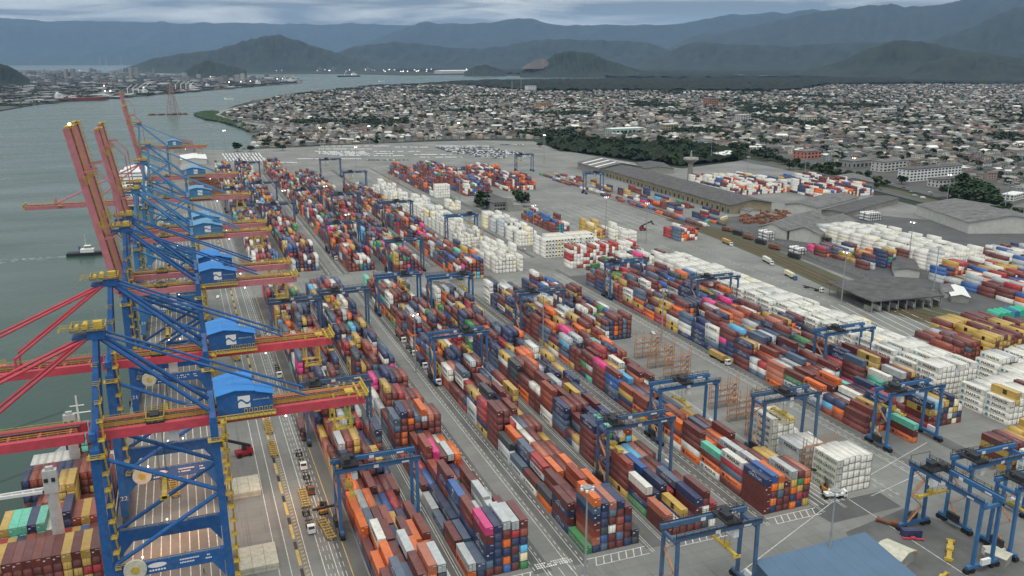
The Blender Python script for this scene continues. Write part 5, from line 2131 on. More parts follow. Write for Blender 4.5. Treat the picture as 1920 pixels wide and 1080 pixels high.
car_me = car_mesh().mesh('car', M_obj)
van_b = MB()
van_b.yprism([(0, .4), (5.2, .4), (5.2, 2.1), (1.1, 2.1), (.5, 1.3), (0, 1.15)], -.95, .95)
van_me = van_b.mesh('van', M_obj)
carw = MB()
for y in (.9, 3.4):
    for s_ in (-1, 1):
        carw.tube((s_ * .6, y, .32), (s_ * .87, y, .32), .32, 8)
carw_me = carw.mesh('wheels', M_rub)
carg = MB()
carg.yprism([(3.88, .97), (3.2, 1.39), (1.6, 1.39), (1.02, .97)], -.87, .87)
carg_me = carg.mesh('window', M_pane)
cars = []
CARC = {'white': (.75, .76, .77), 'silver': (.42, .44, .46), 'black': (.03, .03, .035), 'grey': (.18, .19, .2), 'red': (.3, .03, .03), 'dark blue': (.03, .06, .18)}


def car(x, y, rot, cname, where, group, parts=True, me=None):
    o = link('car', me or car_me, None, (x, y, 0), rot)
    o.color = (*CARC[cname], 1)
    tag(o, '%s car %s' % (cname, where), 'car', group)
    if parts:
        link('wheels', carw_me, o)
        if me is None:
            link('window', carg_me, o)
    cars.append(o)
    return o


o = car(236.5, 392, 0, 'white', 'alone on the wide lane', 'cars in the terminal')
o = car(*g(1385, 685), 0, 'white', 'at the foot of the wide lane block', 'cars in the terminal', me=van_me)
for (px, py, cn, wh) in ((408, 560, 'white', 'on the apron behind the front crane'), (1475, 605, 'silver', 'by the dark shed'), (1330, 425, 'white', 'near the railway'), (1290, 425, 'grey', 'by the small stack'), (1700, 470, 'white', 'in the yard beyond the railway'), (985, 470, 'silver', 'by the lamp mast in mid yard')):
    car(*g(px, py), rnd.uniform(-.6, .6), cn, wh, 'cars in the terminal')
# highway traffic
for (px, py) in ((1655, 357), (1690, 352), (1720, 368), (1735, 372), (1750, 366), (1770, 378), (1785, 384), (1765, 384), (1800, 390), (1740, 361), (1705, 360), (1672, 346), (1640, 343), (1815, 392), (1590, 330), (1780, 372), (1795, 377)):
    car(*g(px, py), R(52 + rnd.choice((0, 180))), rnd.choice(('white', 'silver', 'white', 'grey', 'black', 'red')), 'on the highway behind the terminal', 'cars on the highway', me=van_me if rnd.random() < .3 else None)
# new cars parked in the far lot, row by row; the nearest 210 singly, the rest joined
lot = []


def lot_rows(quad, nr, nc, palette, where, rot=0.0):
    (a, b_, c_, d) = quad
    for i in range(nr):
        for j in range(nc):
            u, v = (j + .5) / nc, (i + .5) / nr
            x = (a[0] * (1 - u) + b_[0] * u) * (1 - v) + (d[0] * (1 - u) + c_[0] * u) * v
            y = (a[1] * (1 - u) + b_[1] * u) * (1 - v) + (d[1] * (1 - u) + c_[1] * u) * v
            if rnd.random() < .93:
                lot.append((x, y, rot, rnd.choice(palette), where))


WP = ['white'] * 8 + ['silver'] * 2
lot_rows([g(424, 303), g(500, 303), g(488, 288), g(414, 289)], 13, 12, WP, 'in the compact white rows by the inlet')
MP = ['white', 'silver', 'silver', 'grey', 'black', 'white', 'dark blue', 'grey']
for (y0, x0, x1, wh, pal) in ((285, 590, 690, 'in the far lot rows', WP), (289, 600, 740, 'in the far lot rows', WP), (293, 640, 760, 'in the long white row', WP), (277, 740, 806, 'at the back of the far lot', WP), (279, 820, 920, 'in the slanted rows of the far lot', MP), (283, 835, 960, 'in the slanted rows of the far lot', MP),
                              (287, 850, 985, 'in the slanted rows of the far lot', MP), (291, 780, 850, 'in the long white row', WP), (296, 790, 870, 'in the nearest row of the far lot', WP), (291, 880, 990, 'in the slanted rows of the far lot', MP), (275, 820, 920, 'at the back of the far lot', WP), (272, 940, 985, 'at the back of the far lot', MP), (280.5, 600, 700, 'in the far lot rows', WP), (287, 600, 690, 'in the far lot rows', WP), (291, 610, 700, 'in the far lot rows', WP), (299, 560, 680, 'in the nearest row of the far lot', WP), (301, 690, 770, 'in the nearest row of the far lot', MP), (285, 700, 790, 'in the long white row', WP), (275, 600, 735, 'at the back of the far lot', WP), (277, 820, 930, 'in the slanted rows of the far lot', MP), (281, 830, 950, 'in the slanted rows of the far lot', MP), (285, 840, 975, 'in the slanted rows of the far lot', MP), (289, 860, 990, 'in the slanted rows of the far lot', MP), (294, 890, 1000, 'in the slanted rows of the far lot', MP), (306, 440, 560, 'in the nearest row of the far lot', WP), (297, 905, 950, 'by the far mixed stacks', MP)):
    A, Bb = g(x0, y0), g(x1, y0)
    n = int(math.hypot(Bb[0] - A[0], Bb[1] - A[1]) / 3.0)
    for i in range(n):
        if rnd.random() < 0.9:
            t = i / n
            lot.append((A[0] + (Bb[0] - A[0]) * t, A[1] + (Bb[1] - A[1]) * t, rnd.choice((0.3, 0.32)), rnd.choice(pal), wh))
lot.sort(key=lambda c: c[0] ** 2 + c[1] ** 2)
for (x, y, rot, cn, wh) in lot[:220]:
    car(x, y, rot, cn, wh, 'new cars parked in the far lot', parts=False)
rest_ = lot[220:]
if rest_:
    tv = car_me.vertices
    bulk('parked_cars', [tuple(v.co) for v in tv], [tuple(p.vertices) for p in car_me.polygons], [(x, y, 0, 1, 1, 1, r_) for x, y, r_, _, _ in rest_], [CARC[c_] for *_, c_, _ in rest_], M_attr)
single_out(cars)

# ================================================================== THE CONTAINER SHIP ALONGSIDE
ship = thing('container_ship', 'container ship alongside the quay with stacked deck and white deck cranes', 'ship', (-46.5, 250, 0))
b = MB()
hw = 14.6
pts = [(-hw, -110), (hw, -110), (hw, 76), (hw * .82, 92), (hw * .4, 106), (0, 112), (-hw * .4, 106), (-hw * .82, 92), (-hw, 76)]
b.prism(pts, -5.0, -0.8)
hl = b.build('hull', M_blkhull, ship)
b = MB()
for i in range(len(pts)):
    p, q = pts[i], pts[(i + 1) % len(pts)]
    b.beam((p[0] * .99, p[1] * .99, 0.0), (q[0] * .99, q[1] * .99, 0.0), 0.3, 1.8)
b.build('bulwark', M_wht, hl)
b = MB()
b.prism([(x * .9, y * .985 if y > 80 else y) for x, y in pts if y > 60] , -0.79, 2.4)
b.build('forecastle', M_grey, hl)
b = MB()
for y in (-5.8, 7.5, 20.6, 34, 47.2, 62.5):
    b.box(-hw + 0.5, y + 0.05, -0.8, hw - 0.4, y + 0.75, 0.8)
b.build('lashing_bridge', M_grey, hl)
for k, (py_, hgt, jib) in enumerate(((14.0, 30.5, True), (64.0, 28.0, True))):
    b = MB()
    b.tube((1.0, py_, -0.5), (1.0, py_, hgt - 7), 1.75, 14, 1.6)
    b.yprism([(py_ - 1.6, hgt - 7), (py_ + 1.6, hgt - 7), (py_ + 1.1, hgt), (py_ - 1.1, hgt)][::-1], -0.9, 2.9)
    b.box(0.0, py_ - 0.7, hgt, 2.0, py_ + 0.7, hgt + 1.0)
    cr = b.build('deck_crane', M_pale, ship)
    b = MB()
    z = hgt - 6.4
    for s_ in (-1, 1):
        b.beam((-1.4, py_ + s_ * 1.1, z), (-30, py_ + s_ * 0.5, z + 0.2), 0.5, 0.9)
    for i in range(10):
        x = -3 - i * 2.8
        b.beam((x, py_ - 1.0, z), (x - 1.4, py_ + 1.0, z), 0.25)
    b.build('jib', M_wht, cr)
    b = MB()
    for s_ in (-1, 1):
        b.tube((-0.5, py_ + s_ * 0.7, hgt + 1.2), (-29.5, py_ + s_ * 0.4, z + 0.7), 0.08, 4)
    b.build('luffing_rope', M_dark, cr)
    b = MB()
    b.box(-0.6, py_ - 1.55, hgt - 3.4, 0.5, py_ - 1.3, hgt - 2.2)
    b.box(1.4, py_ - 1.55, hgt - 3.4, 2.4, py_ - 1.3, hgt - 2.2)
    b.build('window', M_pane, cr)
b = MB()
b.tube((0, 93, 2.2), (0, 93, 24), 0.5, 8, 0.3)
for s_ in (-1, 1):
    b.tube((s_ * 5, 90, 2.2), (0, 93, 14), 0.3, 6)
b.tube((-4.5, 93, 17), (4.5, 93, 17), 0.25, 6)
b.tube((-2.5, 93, 20), (2.5, 93, 20), 0.2, 6)
b.build('foremast', M_wht, ship)

# ================================================================== BUILDINGS
def gable(name, lab, cat, p0, w, l, h, rise, rotz, wall, roof, parent=None, over=0.6, openings=0, open_side=False, pieces=0):
    """building with its long side l along local y, gable ends at y=0 and y=l, ground corner centre at p0"""
    root = thing(name, lab, cat, (p0[0], p0[1], 0), rotz)
    b = MB()
    if open_side:
        for i in range(int(l / 8) + 1):
            for x in (-w / 2 + .3, w / 2 - .3):
                b.box(x - .2, i * 8 - .2, 0, x + .2, i * 8 + .2, h)
        b.build('post', M_grey, root)
    else:
        b.yprism([(0, 0), (0, h), (l, h), (l, 0)][::-1], -w / 2, -w / 2 + .3)
        b.yprism([(0, 0), (0, h), (l, h), (l, 0)][::-1], w / 2 - .3, w / 2)
        for y in (0, l - .3):
            b.xprism([(-w / 2 + .31, 0), (w / 2 - .31, 0), (w / 2 - .31, h), (0, h + rise), (-w / 2 + .31, h)], y, y + .3)
        b.build('wall', wall, root)
    for s_ in (-1, 1):
        b = MB()
        n = max(1, pieces)
        for i in range(n):
            y0, y1 = -over + (l + 2 * over) * i / n, -over + (l + 2 * over) * (i + 1) / n - (0.25 if n > 1 else 0)
            z0, z1 = h + .12 - over * rise / (w / 2), h + rise + .12
            xa = s_ * (w / 2 + over)
            b._add([(xa, y0, z0), (0, y0, z1), (0, y1, z1), (xa, y1, z0), (xa, y0, z0 + .22), (0, y0, z1 + .22), (0, y1, z1 + .22), (xa, y1, z0 + .22)],
                   [(0, 1, 2, 3), (7, 6, 5, 4), (0, 4, 5, 1), (1, 5, 6, 2), (2, 6, 7, 3), (3, 7, 4, 0)])
        b.build('roof', roof, root)
    if openings:
        n = openings
        for i in range(n):
            y = (i + .5) * l / n
            b = MB()
            b.box(-w / 2 - .06, y - 1.7, 0.1, -w / 2 + .02, y + 1.7, min(h - 1.4, 4.2))
            b.build('door', M_dark if i % 3 else M_rtgd, root)
    return root


# long warehouse with loading doors beside the freight train
WH0, WH1 = (529, 702), (549, 1112)
wrot = -math.atan2(WH1[0] - WH0[0], WH1[1] - WH0[1])
wh = gable('warehouse', 'long yellow walled warehouse with a row of loading doors beside the train', 'warehouse', WH0, 47, 300, 9.0, 4.2, wrot, M_wally, M_roofd, openings=30, over=2.5, pieces=10)
for i in range(31):
    b = MB()
    y = i * 10
    b.box(-24.0, y - .45, 0, -23.52, y + .45, 8.7)
    b.build('pilaster', M_wally, wh)
g0 = (WH0[0] + 312 * math.sin(-wrot) + 4, WH0[1] + 312 * math.cos(wrot))
w2 = gable('warehouse', 'grey roofed shed with pale skylight strips beyond the long warehouse', 'warehouse', g0, 62, 76, 9, 6, wrot, M_conc, M_roof, over=2)
for i in range(3):
    for s_ in (-1, 1):
        b = MB()
        y = 14 + i * 22
        b.beam((s_ * 31, y, 9.45), (s_ * 1.0, y, 15.2), 5, .12)
        b.build('skylight', M_wht, w2)
# two-bay shed with pale blue walls, right of the railway
sA = gable('warehouse', 'pale blue grey twin gabled warehouse beyond the railway, left bay', 'warehouse', g(1447, 446), 26, 86, 8, 4.5, R(-62), M_wall, M_roof, over=1.0, pieces=6)
sB = gable('warehouse', 'pale blue grey twin gabled warehouse beyond the railway, right bay with canopy', 'warehouse', (g(1447, 446)[0] + 14, g(1447, 446)[1] - 24), 26, 86, 8, 4.8, R(-62), M_wall, M_roof, over=1.0, pieces=6)
b = MB()
b.box(13.2, 4, 5.2, 21, 82, 5.5)
for i in range(9):
    b.box(20.4, 6 + i * 9, 0, 20.8, 6.4 + i * 9, 5.2)
b.build('canopy', M_roofd, sB)
gable('warehouse', 'large grey roofed warehouse with skylight strips at the right edge', 'warehouse', (676, 530), 74, 96, 10, 6, R(-20), M_wall, M_roof, over=1, pieces=8)
gable('warehouse', 'long flat grey hall behind the twin gabled warehouse', 'warehouse', g(1500, 402), 34, 96, 8.5, 2.5, R(-66), M_wall, M_roof, over=1, pieces=7)
gable('warehouse', 'low brown grey hall with a pale fascia behind the twin gabled warehouse', 'warehouse', (g(1500, 402)[0] + 22, g(1500, 402)[1] - 22), 24, 130, 5, 1.2, R(-66), M_conc, M_roofd, over=1)
gable('warehouse', 'striped roofed shed by the highway embankment', 'warehouse', g(1600, 352), 44, 50, 7, 4.5, R(-40), M_conc, M_roof, over=1, pieces=4)
gable('warehouse', 'long dark hall between the warehouse and the white stacks', 'warehouse', g(1235, 325), 40, 70, 6, 3, R(-20), M_conc, M_roofd)
gable('warehouse', 'low white roofed hall at the foot of the forest', 'warehouse', g(1340, 296), 30, 60, 5, 2, R(-60), M_wall, M_wht)
gable('house', 'long white building with dark doors by the right warehouse', 'building', g(1800, 397), 10, 42, 4, 1.6, R(-66), M_wht, M_roof)
# dark toll shed over the lorry lanes
ts = thing('gate_canopy', 'dark flat lorry gate canopy on posts beside the long white stacks', 'canopy', (408, 400, 0), R(-6))
b = MB()
b._add([(-26, -22, 7.0), (26, -22, 7.0), (26, 24, 7.6), (-26, 24, 7.6), (-26, -22, 7.7), (26, -22, 7.7), (26, 24, 8.3), (-26, 24, 8.3)], [(3, 2, 1, 0), (4, 5, 6, 7), (0, 1, 5, 4), (1, 2, 6, 5), (2, 3, 7, 6), (3, 0, 4, 7)])
b.build('roof', M_roofd, ts)
for i in range(9):
    b = MB()
    x = -25 + i * 6.2
    b.box(x - .25, -21, 0, x + .25, -20.5, 6.98)
    b.box(x - .25, 21, 0, x + .25, 21.5, 7.5)
    b.build('post', M_grey, ts)
    b = MB()
    b.box(x + 1.2, -18, 0.2, x + 3.0, -12, 3.0)
    b.build('booth', M_wht if i % 2 else M_conc, ts)
# flat roofed brown hut range along the rail fence and small buildings
for (px, py, w, l, h, r_, lab, wm, rm) in ((1700, 520, 16, 46, 5, -40, 'brown roofed office range along the rail fence', M_wall, M_roofd), (1800, 568, 10, 26, 4, -40, 'white roofed canopy hut by the rail fence', M_conc, M_wht), (1790, 560, 12, 20, 3.5, -40, 'grey hut range beside the white roofed hut', M_wall, M_roof),
                                           (1415, 405, 12, 16, 5, 0, 'small pale kiosk by the yellow container office', M_wall, M_roof), (1655, 548, 8, 10, 3, 10, 'small hut under the dark gate canopy', M_wall, M_roof)):
    gable('hut', lab, 'hut', g(px, py), w, l, h, 1.4, R(r_), wm, rm)

# blue roofed maintenance hall in the foreground
bh = thing('maintenance_hall', 'large blue flat roofed hall in the lower right foreground', 'hall', (176, 172, 0), 0)
c0, c1, c2, c3 = g(1415, 1052, 9), g(1622, 998, 9), g(1790, 1140, 9), g(1560, 1215, 9)
P_ = [(x - 176, y - 172) for x, y in (c0, c3, c2, c1)]
b = MB()
b.prism(P_, 8.6, 9.1)
b.build('roof', M_roofb, bh)
b = MB()
cxm, cym = sum(p[0] for p in P_) / 4, sum(p[1] for p in P_) / 4
Q_ = [(cxm + (x - cxm) * .97, cym + (y - cym) * .97) for x, y in P_]
b.prism(Q_, 0, 8.58)
b.build('wall', M_roofb, bh)
b = MB()
for k in range(1, 8):
    t = k / 8
    a_ = (P_[0][0] + (P_[3][0] - P_[0][0]) * t, P_[0][1] + (P_[3][1] - P_[0][1]) * t)
    c_ = (P_[1][0] + (P_[2][0] - P_[1][0]) * t, P_[1][1] + (P_[2][1] - P_[1][1]) * t)
    b.beam((a_[0], a_[1], 9.105), (c_[0], c_[1], 9.105), .08, .05)
b.build('roof_seams', M_roofb, bh)
# clutter by the parked gantries
gb = gable('open_shed', 'small pale double pitched shelter between the parked gantries and the blue hall', 'shelter', g(1700, 1062), 9.0, 8.5, 3.4, 1.0, R(20), M_conc, M_hatch, over=.2)
gb2 = gable('open_shed', 'small pale flat shelter under the right parked gantry', 'shelter', g(1890, 1060), 5, 6, 2.6, .4, R(20), M_conc, M_hatch, over=.2)


def spreader_frame(mat, loc, rot, lab):
    root = thing('lifting_spreader', lab, 'spreader', (loc[0], loc[1], 0), R(rot))
    b = MB()
    b.box(-.7, -6, .5, .7, 6, 1.1)
    b.box(-1.0, -1.3, 1.1, 1.0, 1.3, 1.9)
    b.build('frame', mat, root)
    for y in (-6, 6):
        b = MB()
        b.box(-1.25, y - .25, .2, 1.25, y + .25, 1.2)
        b.build('end_beam', mat, root)
    return root


spreader_frame(M_yel, g(1780, 1035), -50, 'yellow lifting spreader on the ground beside the pale shelter')
spreader_frame(M_yel, g(1700, 1052), -60, 'yellow lifting spreader on the ground behind the pale shelter')
spreader_frame(M_yel, g(1765, 1085), -70, 'yellow lifting spreader at the bottom edge by the blue hall').scale = (.6, .6, .6)
spreader_frame(M_pink, g(1712, 1012), 60, 'red lifting frame at the foot of the parked gantry').scale = (.5, .5, .5)
spreader_frame(M_rust, g(1680, 988), 30, 'rusty lifting frame behind the parked gantry foot')
for (px, py, cn, lab) in ((1880, 1040, 'white', 'white workshop container between the parked gantries'), (1725, 1005, 'navy', 'short navy box at the foot of the parked gantry')):
    x, y = g(px, py)
    o = link('workshop_container', CM[(6.06, 2.6)], None, (x, y, 0), R(70))
    o.color = (*CC[cn], 1)
    tag(o, lab, 'container')

# old concrete office block with trees in the middle of the yard
ob = thing('office_block', 'old grey concrete office block with a stair tower among dark trees', 'building', (289, 800, 0), R(0))
b = MB()
b.box(0, 0, 0, 20, 62, 8.4)
b.build('wall', M_conc, ob)
b = MB()
b.box(-1, -1, 8.42, 20.6, 63, 9.2)
b.build('roof', M_roofd, ob)
b = MB()
b.box(13, -6, 0, 19, -0.02, 14)
b.build('stair_tower', M_conc, ob)
b = MB()
b.box(19.02, -5, 0, 30, -0.03, 6.5)
b.build('annex', M_conc, ob)
for k in range(2):
    for i in range(4):
        b = MB()
        b.box(1 + i * 3.0, -.06, 1.2 + k * 3.8, 3.4 + i * 3.0, .0, 3.2 + k * 3.8)
        b.build('window', M_pane, ob)
# mushroom shaped water tower beside the upper right yard
tw = thing('water_tower', 'grey concrete mushroom shaped tower beside the upper right yard', 'tower', (*g(1293, 346), 0))
b = MB()
b.tube((0, 0, 0), (0, 0, 26), 3.6, 14, 3.0)
b.build('shaft', M_conc, tw)
b = MB()
b.tube((0, 0, 26), (0, 0, 31), 3.2, 16, 9.5)
b.tube((0, 0, 31.02), (0, 0, 33), 9.5, 16, 9.0)
b.build('bowl', M_conc, tw)
b = MB()
b.tube((0, 0, 33), (0, 0, 42), 1.6, 8, 0.6)
b.build('mast', M_conc, tw)


def slab_building(lab, p0, w, l, h, rotz, wall, floors, bays, roofm=M_roofd):
    root = thing('apartment_block', lab, 'building', (p0[0], p0[1], 0), rotz)
    b = MB()
    b.box(0, 0, 0, w, l, h)
    b.build('wall', wall, root)
    b = MB()
    b.box(-.5, -.5, h + .01, w + .5, l + .5, h + 1.0)
    b.build('roof', roofm, root)
    for k in range(floors):
        for i in range(bays):
            b = MB()
            y = (i + .5) * l / bays
            z = 1.2 + k * (h - .6) / floors
            b.box(w, y - l / bays * .3, z, w + .08, y + l / bays * .3, z + (h / floors) * .5)
            b.build('window', M_pane, root)
    for k in range(floors):
        for i in range(3):
            b = MB()
            x = (i + .5) * w / 3
            z = 1.2 + k * (h - .6) / floors
            b.box(x - 1, -.08, z, x + 1, 0.0, z + (h / floors) * .5)
            b.build('window', M_pane, root)
    return root


slab_building('long white three storey block with rows of dark windows beyond the highway', g(1682, 338), 18, 98, 15, R(-84), M_wht, 4, 15)
slab_building('cream two storey block with a dark roof right of the long white block', g(1738, 349), 16, 74, 9, R(-84), M_wall, 2, 11)
slab_building('pale grey block left of the long white block', g(1632, 320), 20, 50, 13, R(-80), M_wall, 3, 6, M_roof)
slab_building('grey hall with a dark front beneath the orange lamp beyond the highway', g(1572, 312), 24, 50, 9, R(-84), M_conc, 1, 6, M_roof)
slab_building('pink two storey block behind the trees beyond the terminal', g(1486, 296), 22, 40, 11, R(-80), material('pink_plaster', (.50, .20, .15), .8, var=.15), 2, 5, M_roof)
slab_building('white tower block on the edge of the forest far behind the town', g(984, 171), 30, 48, 26, R(-80), M_wht, 4, 4, M_conc)
slab_building('pale green sports hall among the houses', g(1135, 249), 26, 80, 9, R(-85), material('pale_green_plaster', (.34, .50, .42), .8), 1, 8, M_wht)
slab_building('yellow building among the houses at the centre right', g(1238, 243), 20, 34, 12, R(-85), M_wally, 2, 5, M_wht)
slab_building('orange block high above the houses in the middle of town', g(1005, 203), 30, 40, 17, R(-80), material('orange_plaster', (.46, .25, .13), .8), 3, 4, M_roof)
slab_building('terracotta apartment block at the left of the right hand town', g(1318, 198), 30, 42, 24, R(-80), material('terracotta_plaster', (.36, .18, .13), .8), 4, 4, M_roof)
slab_building('cream church hall with a pale roof among trees on the right', g(1640, 212), 28, 60, 12, R(-80), M_wall, 2, 5, M_hatch)
slab_building('beige four storey block in the right hand town', g(1377, 229), 20, 34, 18, R(-80), M_wall, 4, 4, M_hatch)
slab_building('beige block with a flat roof in the right hand town', g(1498, 228), 24, 36, 13, R(-80), M_hatch, 3, 4, M_hatch)
slab_building('white gabled villa by the tree clump at the right edge', g(1878, 375), 12, 30, 6, R(-70), M_wht, 2, 5, M_wht)
slab_building('white two storey house row at the far right below the trees', g(1895, 400), 12, 30, 6, R(-70), M_wht, 2, 5, M_roof)

# ================================================================== LAMP MASTS
lm_me = {}
masts = []
for i, (px, py, H_, lit, where) in enumerate(((1020, 306, 42, 1, 'at the corner of the forest'), (1135, 446, 36, 1, 'beside the yellow stack on the empty lot'), (780, 697, 30, 1, 'in the lane between the second and third blocks'), (1240, 642, 30, 0, 'in the wide lane'), (1018, 652, 30, 0, 'between the fourth and fifth blocks'),
                                              (1000, 466, 36, 1, 'left of the white checker wall'), (1550, 1078, 28, 0, 'in front of the blue hall'), (1097, 1084, 30, 0, 'at the front of the third block'), (1577, 570, 34, 1, 'between the wide road and the railway'), (1596, 352, 36, 1, 'with an orange glow near the highway'),
                                              (1509, 330, 38, 0, 'behind the upper right yard'), (1211, 455, 34, 1, 'next to the small stack by the railway'), (1702, 500, 34, 1, 'in the yard beyond the railway'), (1774, 388, 34, 1, 'on the highway verge'), (1882, 405, 36, 0, 'beside the right warehouse'), (1750, 545, 30, 0, 'by the brown roofed office range'),
                                              (862, 372, 34, 0, 'in the far lot by the white cube'), (1333, 300, 40, 0, 'beside the mushroom tower'), (860, 272, 40, 1, 'on the rear fence of the far lot'), (602, 284, 40, 1, 'with an orange glow at the shore end'), (423, 285, 36, 1, 'at the inlet end of the quay'), (693, 280, 40, 1, 'behind the far lot'), (400, 285, 45, 0, 'unlit by the inlet'), (548, 275, 40, 0, 'on the shore road'),
                                              (797, 268, 40, 0, 'behind the middle of the far lot'), (1400, 345, 34, 0, 'in the upper right yard'), (518, 740, 30, 0, 'on the quay lane by the crane tail'), (653, 470, 30, 1, 'beside the second block near the cross road'), (612, 405, 30, 1, 'far up the lane of the second block'), (1370, 395, 30, 0, 'by the end of the long warehouse'), (535, 415, 30, 1, 'far up the quayside block'), (668, 315, 30, 1, 'at the far end of the third block'))):
    x, y = g(px, py)
    t = thing('light_mast', 'tall grey floodlight mast ' + where, 'light mast', (x, y, 0), 0, 'floodlight masts in and round the terminal')
    b = MB()
    b.tube((0, 0, 0), (0, 0, H_), .42, 8, .2)
    b.box(-.9, -.9, 0, .9, .9, .7)
    b.build('pole', M_grey, t)
    b = MB()
    b.tube((0, 0, H_ - .5), (0, 0, H_), 1.5, 10, 1.5)
    b.build('crown', M_grey, t)
    for k in range(6):
        a_ = k * math.pi / 3
        b = MB()
        far_ = max(1.0, math.hypot(x, y) / 700.0)
        if lit and k % 2 == 0:
            b.ball((1.7 * math.cos(a_), 1.7 * math.sin(a_), H_ - .7), .38 * far_, 6, 4)
            b.build('lamp', M_lampo if 'orange' in where else M_lamp, t)
        else:
            b.cbox(1.7 * math.cos(a_), 1.7 * math.sin(a_), H_ - 1.0, .8, .7, .6, a_)
            b.build('lamp', M_wht, t)

# ================================================================== TREES
def crown_mesh(name, r, h, n, seed, leaf=0.9, z0=0.25, tint=(1, 1, 1)):
    """leaf clumps spread through an uneven crown made of several lobes"""
    q = random.Random(seed)
    lobes = [(q.uniform(-.45, .45) * r, q.uniform(-.45, .45) * r, h * q.uniform(.45, .8), r * q.uniform(.42, .68)) for _ in range(7)]
    lobes.append((0, 0, h * .62, r * .7))
    b = MB()
    for i in range(n):
        lx, ly, lz, lr = q.choice(lobes)
        u, v = q.uniform(0, 2 * math.pi), math.acos(q.uniform(-.55, 1))
        k = q.uniform(.72, 1.05)
        c = (lx + lr * k * math.sin(v) * math.cos(u), ly + lr * k * math.sin(v) * math.sin(u), lz + lr * .8 * k * math.cos(v))
        s_ = leaf * q.uniform(.6, 1.3) * r / 5
        a1, a2 = q.uniform(0, 6.28), q.uniform(-.9, .9)
        e1 = (math.cos(a1) * s_, math.sin(a1) * s_, q.uniform(-.4, .4) * s_)
        e2 = (-math.sin(a1) * s_ * math.cos(a2), math.cos(a1) * s_ * math.cos(a2), s_ * math.sin(a2))
        g_ = q.uniform(.65, 1.35)
        b.cur = (0.050 * g_ * tint[0], 0.078 * g_ * tint[1], 0.036 * g_ * tint[2])
        b._add([tuple(c[j] - e1[j] - e2[j] for j in range(3)), tuple(c[j] + e1[j] - e2[j] for j in range(3)), tuple(c[j] + e1[j] + e2[j] for j in range(3)), tuple(c[j] - e1[j] + e2[j] for j in range(3))], [(0, 1, 2, 3)])
    return b.mesh(name, M_leaf)


CR = [crown_mesh('crown', 5, 9, 420, s_, tint=t) for s_, t in ((1, (1, 1, 1)), (2, (.8, .9, .9)), (3, (1.25, 1.1, .8)), (4, (.7, .8, .85)), (5, (1.0, .95, 1.1)))]
tb = MB()
tb.tube((0, 0, -.2), (0.1, 0, 3.4), .34, 7, .22)
for a_ in (0.3, 2.2, 4.1):
    tb.tube((0.1, 0, 3.0), (1.9 * math.cos(a_), 1.9 * math.sin(a_), 5.8), .18, 5, .07)
tr_me = tb.mesh('trunk', M_trunk)
trees = []


def tree(x, y, s_, kind, where, group, z=0.0):
    t = thing('tree', '%s tree %s' % (('dark green', 'deep green', 'olive green', 'very dark', 'grey green')[kind], where), 'tree', (x, y, z), rnd.uniform(0, 6.28), group)
    t.scale = (s_, s_, s_ * rnd.uniform(.85, 1.15))
    link('trunk', tr_me, t)
    link('crown', CR[kind], t)
    trees.append(t)


for (px, py, s_) in ((905, 385, 1.5), (912, 392, 1.2), (978, 388, 1.5), (984, 380, 1.3), (970, 378, 1.2), (896, 388, 1.0)):
    tree(*g(px, py), s_, 3, 'by the old office block', 'trees by the office block')
for (px, py) in ((1778, 372), (1792, 382), (1805, 365), (1815, 388), (1830, 378), (1838, 392), (1822, 362), (1850, 385), (1800, 352), (1845, 370), (1812, 375), (1860, 396)):
    tree(*g(px, py), rnd.uniform(1.3, 2.2), rnd.choice((0, 1, 3)), 'in the clump beside the highway', 'trees beside the highway')
FORE = [g(*p) for p in ((1040, 283), (1020, 268), (1060, 262), (1200, 268), (1300, 271), (1400, 284), (1402, 300), (1280, 312), (1190, 302), (1110, 290))]
k = 0
while k < 105:
    x, y = rnd.uniform(560, 960), rnd.uniform(1000, 1520)
    if inpoly(x, y, FORE):
        tree(x, y, rnd.uniform(1.0, 1.7), rnd.choice((0, 1, 1, 3, 2)), 'in the wood behind the warehouses', 'trees of the wood behind the warehouses', -.4)
        k += 1
for i in range(46):
    t = i / 45
    px = 1410 + 250 * t + rnd.uniform(-6, 6)
    py = 292 + 62 * t + rnd.uniform(-7, 3)
    tree(*g(px, py), rnd.uniform(.7, 1.25), rnd.choice((0, 2, 2, 4)), 'in the green belt along the terminal fence', 'trees along the terminal fence', -.2)
for (px, py) in ((1480, 318), (1555, 320), (1627, 335), (1690, 345), (1875, 408), (1885, 398), (1905, 412), (1868, 412), (1570, 318), (1012, 276), (520, 278), (470, 284), (530, 282), (445, 284), (705, 272)):
    tree(*g(px, py), rnd.uniform(1.0, 1.6), rnd.choice((0, 1, 3)), 'standing apart near the terminal edge', 'single trees at the terminal edge', -.2)
single_out(trees)
# reeds and scrub on the spit in front of the shore road
SPIT = [g(*p) for p in ((364, 214), (385, 222), (415, 227), (440, 234), (470, 245), (478, 240), (450, 230), (420, 223), (400, 216), (412, 209), (385, 209.5))]
tv = [(0, 0, 1.2)] + [(math.cos(a_ * 1.0472) * 1.0, math.sin(a_ * 1.0472) * 1.0, .25 * (a_ % 2)) for a_ in range(6)]
tf = [(0, 1 + i, 1 + (i + 1) % 6) for i in range(6)]
ins = []
xs = [p[0] for p in SPIT]
ys = [p[1] for p in SPIT]
for _ in range(4000):
    x, y = rnd.uniform(min(xs), max(xs)), rnd.uniform(min(ys), max(ys))
    if inpoly(x, y, SPIT):
        s_ = rnd.uniform(3, 7)
        ins.append((x, y, -.6, s_, s_, rnd.uniform(2.5, 5.5), rnd.uniform(0, 6)))
bulk('shore_scrub', tv, tf, ins, [(.04 * q_, .07 * q_, .035 * q_) for q_ in [rnd.uniform(.7, 1.3) for _ in ins]], M_leaf)

